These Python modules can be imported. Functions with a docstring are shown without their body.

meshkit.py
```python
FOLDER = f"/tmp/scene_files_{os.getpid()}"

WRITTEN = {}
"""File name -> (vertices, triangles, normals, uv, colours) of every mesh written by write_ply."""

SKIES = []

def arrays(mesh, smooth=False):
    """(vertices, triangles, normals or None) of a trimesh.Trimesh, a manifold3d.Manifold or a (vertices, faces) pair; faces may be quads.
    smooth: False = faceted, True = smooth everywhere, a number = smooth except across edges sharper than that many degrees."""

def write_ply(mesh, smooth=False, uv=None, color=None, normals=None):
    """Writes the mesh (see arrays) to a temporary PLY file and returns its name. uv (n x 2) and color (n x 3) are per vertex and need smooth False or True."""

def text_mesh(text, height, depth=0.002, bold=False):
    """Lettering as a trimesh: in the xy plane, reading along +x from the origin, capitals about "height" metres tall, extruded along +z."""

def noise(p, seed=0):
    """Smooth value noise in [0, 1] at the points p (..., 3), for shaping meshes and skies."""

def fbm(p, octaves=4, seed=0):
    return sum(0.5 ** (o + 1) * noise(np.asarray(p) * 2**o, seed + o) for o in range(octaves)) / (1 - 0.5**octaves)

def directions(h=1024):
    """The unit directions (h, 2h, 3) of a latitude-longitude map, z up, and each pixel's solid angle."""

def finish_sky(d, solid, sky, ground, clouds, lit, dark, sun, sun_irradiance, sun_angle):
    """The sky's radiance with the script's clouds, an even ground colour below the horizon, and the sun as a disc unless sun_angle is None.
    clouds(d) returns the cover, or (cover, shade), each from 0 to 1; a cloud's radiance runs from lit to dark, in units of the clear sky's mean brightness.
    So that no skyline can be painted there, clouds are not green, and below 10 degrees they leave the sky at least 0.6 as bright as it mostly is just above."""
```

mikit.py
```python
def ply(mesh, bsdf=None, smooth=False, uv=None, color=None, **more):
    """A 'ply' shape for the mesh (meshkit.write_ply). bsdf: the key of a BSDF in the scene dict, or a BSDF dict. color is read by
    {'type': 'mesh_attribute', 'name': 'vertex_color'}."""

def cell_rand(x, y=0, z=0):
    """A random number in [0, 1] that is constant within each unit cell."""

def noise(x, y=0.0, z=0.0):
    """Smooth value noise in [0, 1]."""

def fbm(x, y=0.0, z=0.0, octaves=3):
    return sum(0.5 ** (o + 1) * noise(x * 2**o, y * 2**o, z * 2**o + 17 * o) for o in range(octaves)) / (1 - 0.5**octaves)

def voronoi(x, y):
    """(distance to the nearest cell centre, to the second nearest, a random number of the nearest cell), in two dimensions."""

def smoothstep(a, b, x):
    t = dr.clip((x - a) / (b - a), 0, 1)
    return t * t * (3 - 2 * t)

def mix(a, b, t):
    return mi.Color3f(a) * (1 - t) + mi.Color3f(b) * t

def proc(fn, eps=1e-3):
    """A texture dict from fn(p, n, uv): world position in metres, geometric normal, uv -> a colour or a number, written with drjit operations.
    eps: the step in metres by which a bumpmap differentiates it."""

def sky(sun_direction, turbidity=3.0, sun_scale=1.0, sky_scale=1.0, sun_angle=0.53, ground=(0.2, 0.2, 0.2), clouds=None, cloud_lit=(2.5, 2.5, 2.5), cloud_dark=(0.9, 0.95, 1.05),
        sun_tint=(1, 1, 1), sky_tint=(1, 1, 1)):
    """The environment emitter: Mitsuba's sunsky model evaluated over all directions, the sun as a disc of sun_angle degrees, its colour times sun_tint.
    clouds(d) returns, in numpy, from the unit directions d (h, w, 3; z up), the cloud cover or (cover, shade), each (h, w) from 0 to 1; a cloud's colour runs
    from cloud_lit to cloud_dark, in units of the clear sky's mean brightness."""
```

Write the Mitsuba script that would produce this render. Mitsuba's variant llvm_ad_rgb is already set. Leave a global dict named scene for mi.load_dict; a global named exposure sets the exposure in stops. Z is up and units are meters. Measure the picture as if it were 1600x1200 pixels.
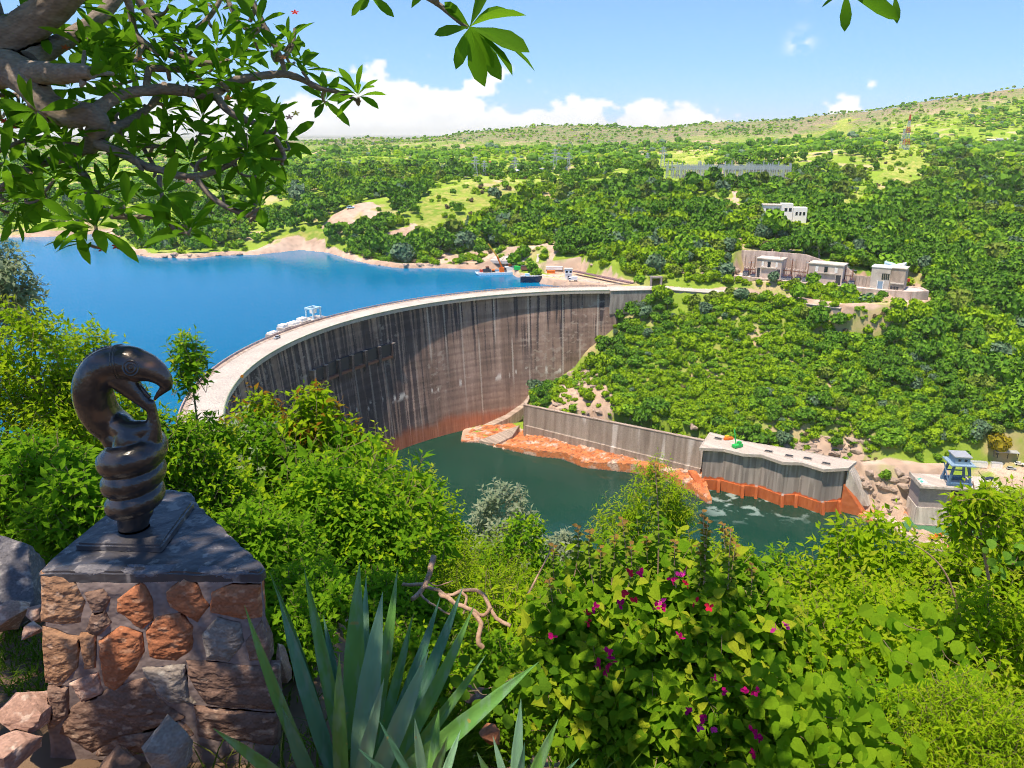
import math
import numpy as np, trimesh, shapely, shapely.geometry as sg, manifold3d as m3
import drjit as dr, mitsuba as mi, mikit
from mikit import proc, noise, fbm, voronoi, cell_rand, smoothstep, mix
from meshkit import fbm as nfbm, noise as nnoise
from scipy.interpolate import RBFInterpolator, RegularGridInterpolator

# ---------------------------------------------------------------- camera, sky, exposure
EYE = np.array([0.0, 0.0, 222.0])
FOCAL, PITCH = 1200.0, math.atan(388 / 1200)            # in pixels of the 1600 x 1200 photograph; looking north, tilted down
T = mi.ScalarTransform4f
scene, labels = {}, {}
scene['camera'] = {'type': 'perspective', 'fov_axis': 'x', 'fov': math.degrees(2 * math.atan(800 / FOCAL)), 'near_clip': 0.05, 'far_clip': 60000.0,
                   'to_world': T().look_at(origin=EYE.tolist(), target=(EYE + [0, math.cos(PITCH), -math.sin(PITCH)]).tolist(), up=[0, 0, 1])}
SUN = np.array([math.cos(math.radians(228)) * math.cos(math.radians(72.2)), math.sin(math.radians(228)) * math.cos(math.radians(72.2)), math.sin(math.radians(72.2))])


def cumulus(d):
    az = np.degrees(np.arctan2(d[..., 0], d[..., 1]))   # 0 = straight ahead, positive to the right
    el = np.degrees(np.arcsin(np.clip(d[..., 2], -1, 1)))
    q = np.stack([az * 0.55, el * 0.95, az * 0], -1)
    n = nfbm(q, 5, 3)
    n2 = nfbm(np.stack([az * 0.16, az * 0, el * 0.1], -1), 3, 9)
    side = np.exp(-((az + 9.0) / 7.5) ** 2) * 3.4 + np.exp(-((az + 1.0) / 4.0) ** 2) * 2.0 + np.exp(-((az - 9.5) / 5.0) ** 2) * 2.3 + np.exp(-((az - 22.5) / 1.9) ** 2) * 2.4 + np.exp(-((az + 24.0) / 8.0) ** 2) * 2.0
    far = np.clip((np.abs(az) - 36) / 20, 0, 1) * 4.0
    top = side + far * n2 + 0.1
    body = (top - el) * 0.55 + (n - 0.5) * 3.6
    cover = np.clip(body / 0.22, 0, 1) * (el > -1) * (el < 14)
    wisp = np.exp(-((az - 20.6) / 2.3) ** 2 - ((el - 8.7) / 0.5) ** 2) * np.clip((nfbm(q * 2.2, 4, 21) - 0.38) * 3, 0, 1) + np.exp(-((az - 19.0) / 0.7) ** 2 - ((el - 5.6) / 0.8) ** 2) * np.clip((nfbm(q * 2.2, 4, 23) - 0.35) * 4, 0, 1)
    veil = np.clip(1 - el / 5.0, 0, 1) ** 1.6 * 0.26
    shade = np.clip(0.55 - body * 0.28 + (nfbm(q * 1.7 + 5, 4, 31) - 0.5) * 1.3, 0, 1) * 0.42
    return np.maximum(np.maximum(cover * 0.97, veil), np.clip(wisp, 0, 1) * 0.8), shade * (cover > 0.3)


scene['sky'] = mikit.sky(SUN, turbidity=2.6, sun_scale=1.0, sky_scale=1.2, clouds=cumulus, cloud_lit=(2.6, 2.6, 2.6), cloud_dark=(1.6, 1.68, 1.8), ground=(0.1, 0.13, 0.06), sky_tint=(0.74, 0.88, 1.15))
exposure = 2.12

# ---------------------------------------------------------------- helpers
rng = np.random.default_rng(11)
_count = {}


def numbered(key):
    n = _count.get(key, 0)
    _count[key] = n + 1
    return key if n == 0 else f'{key}_{n:03d}'


def tag(key, label=None, category=None, group=None, kind=None):
    d = labels.setdefault(key, {})
    for k, v in (('label', label), ('category', category), ('group', group), ('kind', kind)):
        if v: d[k] = v
    return key


def thing(name, label=None, category=None, group=None, kind=None):
    return tag(numbered(name), label, category, group, kind)


def put(key, mesh, bsdf, smooth=False, **kw):
    scene[key] = mikit.ply(mesh, bsdf, smooth=smooth, **kw)
    return key


def part(parent, name, mesh, bsdf, smooth=False, label=None, kind=None, **kw):
    key = put(numbered(f'{parent}__{name}'), mesh, bsdf, smooth, **kw)
    if label or kind: tag(key, label, kind=kind)
    return key


def shape_group(name, mesh, bsdf, smooth=False, **kw):
    scene[name] = {'type': 'shapegroup', 'shape': mikit.ply(mesh, bsdf, smooth=smooth, **kw)}
    return name


def copy_of(key, group, m):
    scene[key] = {'type': 'instance', 'to_world': T(np.asarray(m, float).tolist()), 'source': {'type': 'ref', 'id': group}}
    return key


def ray(u, v):                                           # direction of the photograph's pixel (1600 x 1200)
    a, b = (u - 800) / FOCAL, (600 - v) / FOCAL
    return np.array([a, math.cos(PITCH) + b * math.sin(PITCH), b * math.cos(PITCH) - math.sin(PITCH)])


def at_z(u, v, z):
    d = ray(u, v)
    return EYE + (z - EYE[2]) / d[2] * d


def at_y(u, v, y):
    d = ray(u, v)
    return EYE + y / d[1] * d


def at_plane(u, v, a, b):                                # on the upright plane through plan points a and b
    d, e = ray(u, v), np.asarray(b, float)[:2] - np.asarray(a, float)[:2]
    n = np.array([-e[1], e[0]])
    return EYE + (n @ (np.asarray(a, float)[:2] - EYE[:2])) / (n @ d[:2]) * d


def box(x, y, z, sx, sy, sz, rz=0.0, bevel=0.0):        # centre x, y, bottom z
    m = trimesh.creation.box((sx, sy, sz))
    m.apply_transform(trimesh.transformations.rotation_matrix(rz, [0, 0, 1]))
    m.apply_translation((x, y, z + sz / 2))
    return m


def prism(pts, z0, z1):
    m = trimesh.creation.extrude_polygon(sg.Polygon(np.asarray(pts)[:, :2]), z1 - z0, engine='earcut')
    m.apply_translation((0, 0, z0))
    return m


def join(ms):
    return trimesh.util.concatenate(ms)


def bar(a, b, w, h=None):                                # square bar between two points
    a, b = np.asarray(a, float), np.asarray(b, float)
    L = np.linalg.norm(b - a)
    m = trimesh.creation.box((w, h or w, L))
    m.apply_translation((0, 0, L / 2))
    z = (b - a) / L
    x = np.cross([0, 1, 0] if abs(z[1]) < 0.9 else [1, 0, 0], z)
    x /= np.linalg.norm(x)
    M = np.eye(4)
    M[:3, 0], M[:3, 1], M[:3, 2], M[:3, 3] = x, np.cross(z, x), z, a
    m.apply_transform(M)
    return m


def tube(points, radii, sides=6, cap=True):
    p = np.asarray(points, float)
    r = np.broadcast_to(np.asarray(radii, float), (len(p),))
    t = np.gradient(p, axis=0)
    t /= np.linalg.norm(t, axis=1, keepdims=True) + 1e-12
    a = np.cross(t[0], [0.3, 0.2, 0.93])
    a /= np.linalg.norm(a)
    A = []
    for k in range(len(p)):
        a = a - t[k] * (a @ t[k])
        a /= np.linalg.norm(a) + 1e-12
        A.append(a)
    A = np.array(A)
    B = np.cross(t, A)
    ang = np.arange(sides) * 2 * np.pi / sides
    v = (p[:, None] + r[:, None, None] * (np.cos(ang)[None, :, None] * A[:, None] + np.sin(ang)[None, :, None] * B[:, None])).reshape(-1, 3)
    i, j = np.meshgrid(np.arange(len(p) - 1), np.arange(sides), indexing='ij')
    q = np.stack([i * sides + j, i * sides + (j + 1) % sides, (i + 1) * sides + (j + 1) % sides, (i + 1) * sides + j], -1).reshape(-1, 4)
    f = np.vstack([q[:, [0, 1, 2]], q[:, [0, 2, 3]]])
    if cap:
        n = len(v)
        v = np.vstack([v, p[:1], p[-1:]])
        j = np.arange(sides)
        e = (len(p) - 1) * sides
        f = np.vstack([f, np.stack([np.full(sides, n), (j + 1) % sides, j], 1), np.stack([np.full(sides, n + 1), e + j, e + (j + 1) % sides], 1)])
    return trimesh.Trimesh(v, f, process=False)


def spline(pts, n):
    """A smooth curve through the points (rows may hold a radius too)."""
    from scipy.interpolate import CubicSpline, PchipInterpolator
    p = np.asarray(pts, float)
    s = np.concatenate([[0], np.cumsum(np.linalg.norm(np.diff(p[:, :3], axis=0), axis=1))])
    o = np.linspace(0, s[-1], n)
    return np.column_stack([PchipInterpolator(s, p[:, k])(o) for k in range(p.shape[1])])


def unit(v):
    v = np.asarray(v, float)
    return v / (np.linalg.norm(v, axis=-1, keepdims=True) + 1e-12)


# ---------------------------------------------------------------- materials
def rgb(*c): return {'type': 'rgb', 'value': list(c)}


def mat(name, color, rough=0.6, spec=0.3, metal=0.0, **kw):
    c = proc(color) if callable(color) else rgb(*color)
    scene[name] = {'type': 'twosided', 'bsdf': {'type': 'principled', 'base_color': c, 'roughness': rough, 'specular': spec, 'metallic': metal, **kw}}
    return name


def bumped(name, color, height, rough=0.7, spec=0.3, eps=0.01, **kw):
    c = proc(color) if callable(color) else rgb(*color)
    scene[name] = {'type': 'twosided', 'bsdf': {'type': 'bumpmap', 'arbitrary': proc(height, eps=eps), 'scale': 1.0, 'bsdf': {'type': 'principled', 'base_color': c, 'roughness': rough, 'specular': spec, **kw}}}
    return name


scene['leaf'] = {'type': 'principledthin', 'base_color': {'type': 'mesh_attribute', 'name': 'vertex_color'}, 'roughness': 0.32, 'diff_trans': 1.0, 'eta': 1.4}
scene['petal'] = {'type': 'principledthin', 'base_color': {'type': 'mesh_attribute', 'name': 'vertex_color'}, 'roughness': 0.6, 'diff_trans': 0.8}
scene['far_leaf'] = {'type': 'twosided', 'bsdf': {'type': 'diffuse', 'reflectance': {'type': 'mesh_attribute', 'name': 'vertex_color'}}}
mat('tinted', (0.5, 0.5, 0.5))
scene['tinted'] = {'type': 'twosided', 'bsdf': {'type': 'principled', 'base_color': {'type': 'mesh_attribute', 'name': 'vertex_color'}, 'roughness': 0.7, 'specular': 0.25}}
mat('bark', lambda p, n, uv: mix((0.13, 0.105, 0.085), (0.30, 0.255, 0.215), fbm(p.x * 14, p.y * 14, p.z * 22, 4)) * (0.75 + 0.5 * noise(p.x * 60, p.y * 60, p.z * 120)), 0.85, 0.15)
mat('twig', lambda p, n, uv: mix((0.12, 0.10, 0.055), (0.26, 0.2, 0.13), noise(p.x * 20, p.y * 20, p.z * 20)), 0.85, 0.15)
mat('dead_wood', lambda p, n, uv: mix((0.28, 0.16, 0.10), (0.58, 0.42, 0.31), fbm(p.x * 30, p.y * 30, p.z * 30, 3)), 0.85, 0.15)
mat('white_paint', (0.78, 0.78, 0.77), 0.5)
mat('blue_paint', (0.09, 0.17, 0.29), 0.45)
mat('steel_blue', (0.22, 0.33, 0.45), 0.45)
mat('pale_blue_paint', (0.45, 0.66, 0.78), 0.45)
mat('orange_paint', (0.75, 0.16, 0.02), 0.4)
mat('yellow_paint', (0.75, 0.42, 0.03), 0.4)
mat('green_paint', (0.03, 0.45, 0.10), 0.4)
mat('red_paint', (0.55, 0.06, 0.04), 0.5)
mat('navy_paint', (0.03, 0.045, 0.09), 0.4)
mat('dark_steel', (0.045, 0.047, 0.055), 0.5)
mat('rust_brown', (0.20, 0.09, 0.06), 0.8)
mat('tile_red', (0.33, 0.085, 0.05), 0.7)
mat('galvanised', (0.42, 0.45, 0.49), 0.45, 0.5, 0.3)
mat('dark_glass', (0.02, 0.03, 0.04), 0.08, 0.8)
mat('rubber', (0.02, 0.02, 0.02), 0.8)
mat('insulator', (0.19, 0.13, 0.19), 0.4)


def concrete(name, a, b, scale=1.0):
    def f(p, n, uv):
        s = fbm((p.x + p.y) * 0.9 * scale, p.z * 0.12 * scale, 3.0, 3)
        g = noise(p.x * 3, p.y * 3, p.z * 3)
        return mix(a, b, dr.clip(s * 1.7 - 0.35, 0, 1)) * (0.88 + 0.24 * g)
    return mat(name, f, 0.85, 0.2)


concrete('concrete_pale', (0.36, 0.32, 0.28), (0.56, 0.52, 0.47))
concrete('concrete_grey', (0.19, 0.17, 0.16), (0.36, 0.32, 0.29))
concrete('concrete_warm', (0.25, 0.19, 0.15), (0.46, 0.38, 0.32))
concrete('deck_concrete', (0.38, 0.335, 0.295), (0.54, 0.48, 0.43), 0.3)
# ---------------------------------------------------------------- the lie of the land
LAKE, RIVER, CREST = 99.0, 6.0, 107.0
DAM = np.array([76.0, 380.0])                           # centre of the arch in plan
R_FACE, R_SLAB, R_UP, BATTER = 215.6, 211.8, 230.0, 0.10


def face_r(z): return R_FACE - BATTER * (104 - z)


def on_arc(deg, r): return np.array([DAM[0] + r * math.cos(math.radians(deg)), DAM[1] + r * math.sin(math.radians(deg))])


def on_face(u, v):
    d = ray(u, v)
    t = np.linspace(350, 900, 5000)
    P = EYE + t[:, None] * d
    g = np.hypot(P[:, 0] - DAM[0], P[:, 1] - DAM[1]) - face_r(P[:, 2])
    k = np.where((g[:-1] < 0) & (g[1:] >= 0))[0]
    return P[k[-1]]


ctl = []
ctl += [at_z(u, v, 107.5) for u, v in [(1137, 459), (1240, 470), (1060, 447), (1000, 447)]]
ctl += [at_z(u, v, 112) for u, v in [(1160, 434), (1300, 459), (1400, 452), (1430, 446)]]
ctl += [at_z(u, v, 34) for u, v in [(1345, 722), (1430, 724), (1250, 702), (1120, 672)]]
ctl += [np.array([11, 532, 33.0]), np.array([60, 508, 34.0]), np.array([120, 482, 36.0])]
ctl += [on_face(u, v) for u, v in [(842, 606), (874, 589), (900, 573), (910, 556), (940, 532), (965, 512), (1014, 479), (1030, 482)]]
ctl += [at_y(u, v, y) for u, v, y in [
    (960, 600, 531), (1080, 560, 535), (1060, 640, 500), (1200, 640, 478), (1200, 540, 530), (1330, 560, 515), (1330, 680, 445), (1450, 560, 505), (1600, 560, 495), (1600, 640, 455), (1600, 470, 560), (1480, 470, 575), (1590, 735, 405), (1500, 735, 410), (1750, 600, 480), (1750, 450, 600), (1900, 650, 430),
    (1160, 395, 632), (1300, 405, 615), (1400, 408, 628), (1225, 343, 770), (1080, 380, 700), (940, 400, 690), (1450, 400, 690), (1600, 400, 700),
    (1100, 297, 1010), (1000, 310, 1000), (1180, 318, 930), (1100, 340, 830), (870, 340, 950), (900, 300, 1080), (1050, 268, 1400), (1230, 268, 1380), (1130, 240, 1700), (1400, 262, 1300), (1412, 229, 1560), (1400, 330, 880), (1330, 335, 850), (1500, 300, 1150), (1600, 300, 1150), (1600, 245, 1600), (1500, 235, 1700),
    (700, 335, 930), (760, 281, 1110), (690, 292, 1100), (850, 290, 1130), (640, 378, 850), (800, 370, 800), (760, 395, 775), (845, 388, 730), (560, 322, 960), (520, 350, 920), (600, 330, 960), (610, 372, 860),
    (755, 272, 1500), (880, 268, 1450), (590, 264, 1450), (500, 262, 1650), (640, 240, 2300), (800, 240, 2300), (1000, 236, 2200), (450, 235, 2600), (420, 300, 1150), (300, 300, 1250), (150, 310, 1300), (30, 330, 1350), (450, 340, 1020), (350, 355, 960), (250, 360, 980),
    (-200, 330, 1300), (-200, 270, 2000), (150, 255, 2200), (0, 250, 2600), (300, 250, 2300),
    (1000, 224, 2700), (1250, 220, 2500), (1400, 214, 2200), (1600, 208, 2100), (1700, 220, 1900)]]
crest_pts = [(-400, 224, 4300), (-150, 224, 4200), (0, 226, 4200), (60, 222, 4300), (110, 219, 4400), (170, 221, 4400), (240, 226, 4200), (320, 224, 4300), (450, 222, 4300), (520, 224, 4200), (600, 223, 4000), (680, 221, 3900), (745, 219, 3900), (780, 203, 3700), (850, 197, 3600), (940, 198, 3550), (1000, 203, 3500), (1140, 193, 3500), (1250, 187, 3400), (1310, 181, 3300), (1345, 178, 3200), (1440, 163, 2950), (1530, 151, 2850), (1600, 140, 2800), (1750, 118, 2800), (2000, 110, 2800)]
ctl += [at_y(u, v, y) for u, v, y in crest_pts]
ctl += [at_y(u, v, y) * [1.35, 1.35, 0] + [0, 0, 120] for u, v, y in crest_pts]
ctl += [np.array([x, y, 100.0]) for x, y in [(-30000, 12000), (-20000, 40000), (0, 40000), (20000, 40000), (30000, 12000), (-9000, 9000), (9000, 11000), (0, 14000)]]
# this side of the gorge
ctl += [np.array(p, float) for p in [(0, 9, 214.5), (-9, 9, 215), (9, 9, 214), (0, 20, 205), (-20, 20, 206), (20, 20, 204), (0, 60, 176), (-30, 60, 180), (40, 60, 172), (0, 150, 118), (-60, 150, 122), (80, 150, 112), (0, 250, 58), (60, 250, 50), (0, 330, 16), (60, 320, 12), (-200, 100, 150), (-250, 200, 118),
         (-270, 290, 101), (-145, 305, 112), (-110, 330, 80), (-85, 350, 40), (-100, 400, 22), (-60, 250, 80), (200, 100, 146), (200, 200, 76), (180, 300, 16), (400, 100, 110), (400, 220, 20), (-20, -40, 224), (60, -40, 224), (-100, -40, 222), (-500, 150, 101), (-900, 100, 130), (900, 100, 80), (-1500, 200, 130), (1200, 400, 140), (300, 340, 5), (420, 330, 12)]]
ctl = np.array(ctl)
_rbf = RBFInterpolator(ctl[:, :2] / 400.0, ctl[:, 2], kernel='linear', smoothing=0.0)
_xy = lambda *uvz: [tuple(at_z(u, v, z)[:2]) for u, v, z in uvz]

arc_up = [tuple(on_arc(a, R_UP - 1)) for a in np.linspace(90, 214, 40)]
lake_poly = sg.Polygon(arc_up + [(-150, 285), (-300, 262), (-700, 200), (-1500, 260), (-2600, 700), (-2600, 1500), (-1600, 1420)]
    + _xy((-120, 366, 99), (30, 371, 99), (110, 368, 99), (170, 364, 99), (190, 386, 99), (203, 396, 99), (232, 402, 99), (300, 404, 99), (345, 399, 99), (400, 398, 99), (470, 390, 99), (512, 394, 99), (545, 404, 99), (580, 413, 99), (625, 420, 99), (690, 419, 99), (745, 421, 99), (790, 421, 99), (806, 432, 99), (846, 441, 99), (905, 449, 99), (960, 449, 99), (1000, 447, 99)))
lake_poly = lake_poly.buffer(0)
river_poly = sg.Polygon([tuple(on_arc(a, face_r(6) + 3)) for a in np.linspace(204, 123, 24)] + _xy((718, 688, 6), (745, 688, 6), (772, 698, 6), (800, 704, 6), (850, 712, 6), (880, 716, 6), (912, 730, 6), (985, 736, 6), (1035, 748, 6), (1078, 764, 6), (1100, 756, 6), (1200, 770, 6), (1320, 782, 6), (1342, 800, 6), (1395, 812, 6), (1430, 836, 6), (1470, 848, 6), (1530, 866, 6), (1640, 890, 6)) + [(420, 300), (420, 262), (230, 280), (60, 345), (-40, 372), (-80, 400)]).buffer(0)
pool_poly = sg.Polygon(_xy((1412, 824, 9), (1412, 800, 9), (1450, 790, 9), (1560, 800, 9), (1640, 815, 9), (1640, 868, 9), (1545, 858, 9), (1480, 840, 9))).buffer(0)


def axis(lo, hi, fine, d0, grow, cap, mid=None):
    """Grid lines: spacing d0 inside the fine span, growing outside it up to cap; never above 4 m inside the mid span."""
    out = list(np.arange(fine[0], fine[1] + 1e-6, d0))
    for s, end in ((1, hi), (-1, lo)):
        x, d = (fine[1] if s > 0 else fine[0]), d0
        side = []
        while s * x < s * end:
            d = min(d * grow, cap)
            if mid and mid[0] <= x <= mid[1]: d = min(d, 4.0)
            x += s * d
            side.append(x)
        out = out + side if s > 0 else side[::-1] + out
    return np.array(out)


GX = axis(-2700, 4200, (-4.6, 5), 0.28, 1.085, 60, (-420, 420))
_a = axis(-60, 360, (1.4, 8.0), 0.28, 1.085, 8)
_a = _a[_a < 356]
_b = axis(356, 7000, (356, 800), 4.0, 1.045, 70)
GY = np.concatenate([_a, _b[_b >= 356 + 1e-6], np.geomspace(7600, 40000, 14)])
GX = np.concatenate([-np.geomspace(30000, 3000, 12), GX, np.geomspace(4600, 30000, 12)])
gx, gy = np.meshgrid(GX, GY)


def near_ground(x, y):
    d = np.maximum(y - 4.0 + 1.75 * np.clip((x + 1.2) / 0.7, 0, 1) - 0.25 * np.clip(-x - 2.2, 0, 3), 0)
    front = np.clip((2.0 - y) / 1.0, 0, 1)
    return 222 - 2.95 + front * 1.25 - 0.06 * np.clip(x + 1, -2, 5) - 0.92 * d * d / (d + 0.9) + 0.10 * (nfbm(np.stack([x * 1.3, y * 1.3, x * 0], -1), 3, 5) - 0.5)


def land(x, y):
    x, y = np.asarray(x, float), np.asarray(y, float)
    sh = x.shape
    q = np.stack([x.ravel(), y.ravel()], 1)
    z = _rbf(q / 400.0).reshape(sh)
    far = np.clip((y - 380) / 300, 0, 1)
    z = z + far * ((nfbm(np.stack([x / 70, y / 70, x * 0], -1), 4, 2) - 0.5) * 11 + np.clip((y - 900) / 900, 0, 1) * np.clip((4200 - y) / 900, .12, 1) * (nfbm(np.stack([x / 330, y / 330, x * 0], -1), 3, 8) - 0.5) * 46)
    z = z + np.clip((y - 440) / 40, 0, 1) * np.clip((640 - y) / 60, 0, 1) * (nfbm(np.stack([x / 18, y / 18, x * 0], -1), 3, 4) - 0.5) * 5
    w = np.clip((np.hypot(x * 0.35, y) - 7) / 14, 0, 1) * 1.0
    w = w * w * (3 - 2 * w)
    z = near_ground(x, np.minimum(y, 26)) * (1 - w) + z * w
    for poly, level, k in ((lake_poly, LAKE, 0.55), (river_poly, RIVER, 0.7), (pool_poly, 9.0, 0.8)):
        sel = (y > 200) if poly is lake_poly else (y > 250) & (y < 600) & (x > -160) & (x < 440)
        pts = shapely.points(x[sel], y[sel])
        inside = shapely.contains(poly, pts)
        d = shapely.distance(poly.exterior, pts)
        zz = z[sel]
        lift = (d < 4) if poly is pool_poly else (d < 25) if poly is river_poly else (d < 40) & ((y[sel] > 615) | (x[sel] < -170))
        zz = np.where(inside, np.minimum(zz, level - 0.4 - k * np.minimum(d, 40) * 0.5), np.where(lift, np.maximum(zz, level + 0.5 + np.minimum(d * k, 3.0)), zz))
        # shelving banks: the land may not tower straight out of the water
        zz = np.where(~inside & (d < 60), np.minimum(zz, level + 2.5 + d * (0.75 if poly is lake_poly else 1.3)), zz)
        z[sel] = zz
    return z


GZ = land(gx, gy)


def flatten(poly, z, soft=6.0):
    """Levels the ground inside a plan polygon (a terrace, a yard)."""
    pts = shapely.points(gx, gy)
    d = shapely.distance(poly, pts)
    w = np.clip(1 - d / soft, 0, 1)
    GZ[:] = GZ * (1 - w) + w * z


# terraces the photograph shows: the transformer platform, the outlet's road, the dockside, the switchyard
PA, PB = at_z(1150, 432, 113), at_z(1352, 452, 113)
PD = unit(PB - PA); PN = np.array([-PD[1], PD[0], 0.0])
PL = float(np.linalg.norm(PB - PA))
platform_poly = sg.Polygon([tuple((PA + PD * s + PN * n)[:2]) for s, n in [(-3, 1), (PL * 0.5, 0), (PL, 0), (PL + 30, 6), (PL + 40, 16), (PL + 34, 28), (PL, 27), (0, 24), (-4, 20)]])
flatten(platform_poly, 112.6, 3.0)
flatten(sg.Polygon([tuple((PA + PD * s + PN * n)[:2]) for s, n in [(-6, -13), (PL * .6, -15), (PL + 34, -9), (PL + 40, 0), (PL, -2), (-6, -2)]]), 105.0, 3.0)
road_line = sg.LineString(_xy((1322, 722, 34), (1380, 722, 34), (1440, 724, 34), (1500, 730, 33), (1560, 742, 31), (1660, 755, 30)))
flatten(road_line.buffer(5), 33.2, 5.0)
yard_poly = sg.Polygon(_xy((1478, 745, 30), (1540, 728, 30), (1640, 728, 30), (1640, 770, 30), (1545, 775, 30)))
flatten(yard_poly, 30.5, 4.0)
dock_poly = sg.Polygon(_xy((845, 440, 101), (852, 424, 104), (905, 424, 104), (985, 441, 105), (1000, 446, 105), (965, 448, 104), (905, 447, 101)))
flatten(dock_poly, 103.2, 4.0)
approach_line = sg.LineString(_xy((960, 446, 107), (1040, 449, 107), (1137, 456, 107), (1240, 466, 108), (1320, 472, 110), (1400, 466, 112), (1440, 452, 113), (1425, 438, 113)))
flatten(approach_line.buffer(7), 107.0, 5.0)
flatten(sg.LineString(_xy((1240, 466, 108), (1320, 472, 110), (1400, 466, 112))).buffer(4), 108.5, 4.0)
switch_poly = sg.Polygon([tuple(at_y(u, v, y)[:2]) for u, v, y in [(1036, 262, 1290), (1060, 272, 1240), (1234, 272, 1240), (1234, 262, 1420), (1040, 250, 1420)]])
flatten(switch_poly, 153.5, 40.0)
rock_zone = sg.Polygon(_xy((720, 690, 6), (775, 697, 6), (838, 712, 6), (915, 730, 6), (985, 737, 6), (1040, 750, 6), (1078, 766, 6), (1108, 786, 6), (1330, 790, 6)) + [(196, 430), (122, 478), (9.5, 531.5), tuple(on_face(836, 606)[:2])] + [tuple(on_arc(a, 212)) for a in np.linspace(109, 150, 12)])
_in = shapely.contains(rock_zone.buffer(2), shapely.points(gx, gy))
GZ[_in] = np.minimum(GZ[_in], 7.0)
_hf = RegularGridInterpolator((GY, GX), GZ, bounds_error=False, fill_value=0.0)


def H(x, y):
    q = _hf(np.stack([np.atleast_1d(np.asarray(y, float)), np.atleast_1d(np.asarray(x, float))], -1))
    return float(q[0]) if np.ndim(x) == 0 else q


def hit(u, v, t0=300.0, t1=7000.0):
    """Where the line of sight through the photograph's pixel first meets the ground."""
    d = ray(u, v)
    t = np.geomspace(t0, t1, 6000)
    P = EYE + t[:, None] * d
    k = np.where(P[:, 2] < H(P[:, 0], P[:, 1]))[0]
    return P[k[0]] if len(k) else EYE + t1 * d


def ground_poly(*uv): return sg.Polygon([tuple(hit(u, v)[:2]) for u, v in uv]).buffer(0)
def ground_line(w, *uv): return sg.LineString([tuple(hit(u, v)[:2]) for u, v in uv]).buffer(w)


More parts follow.
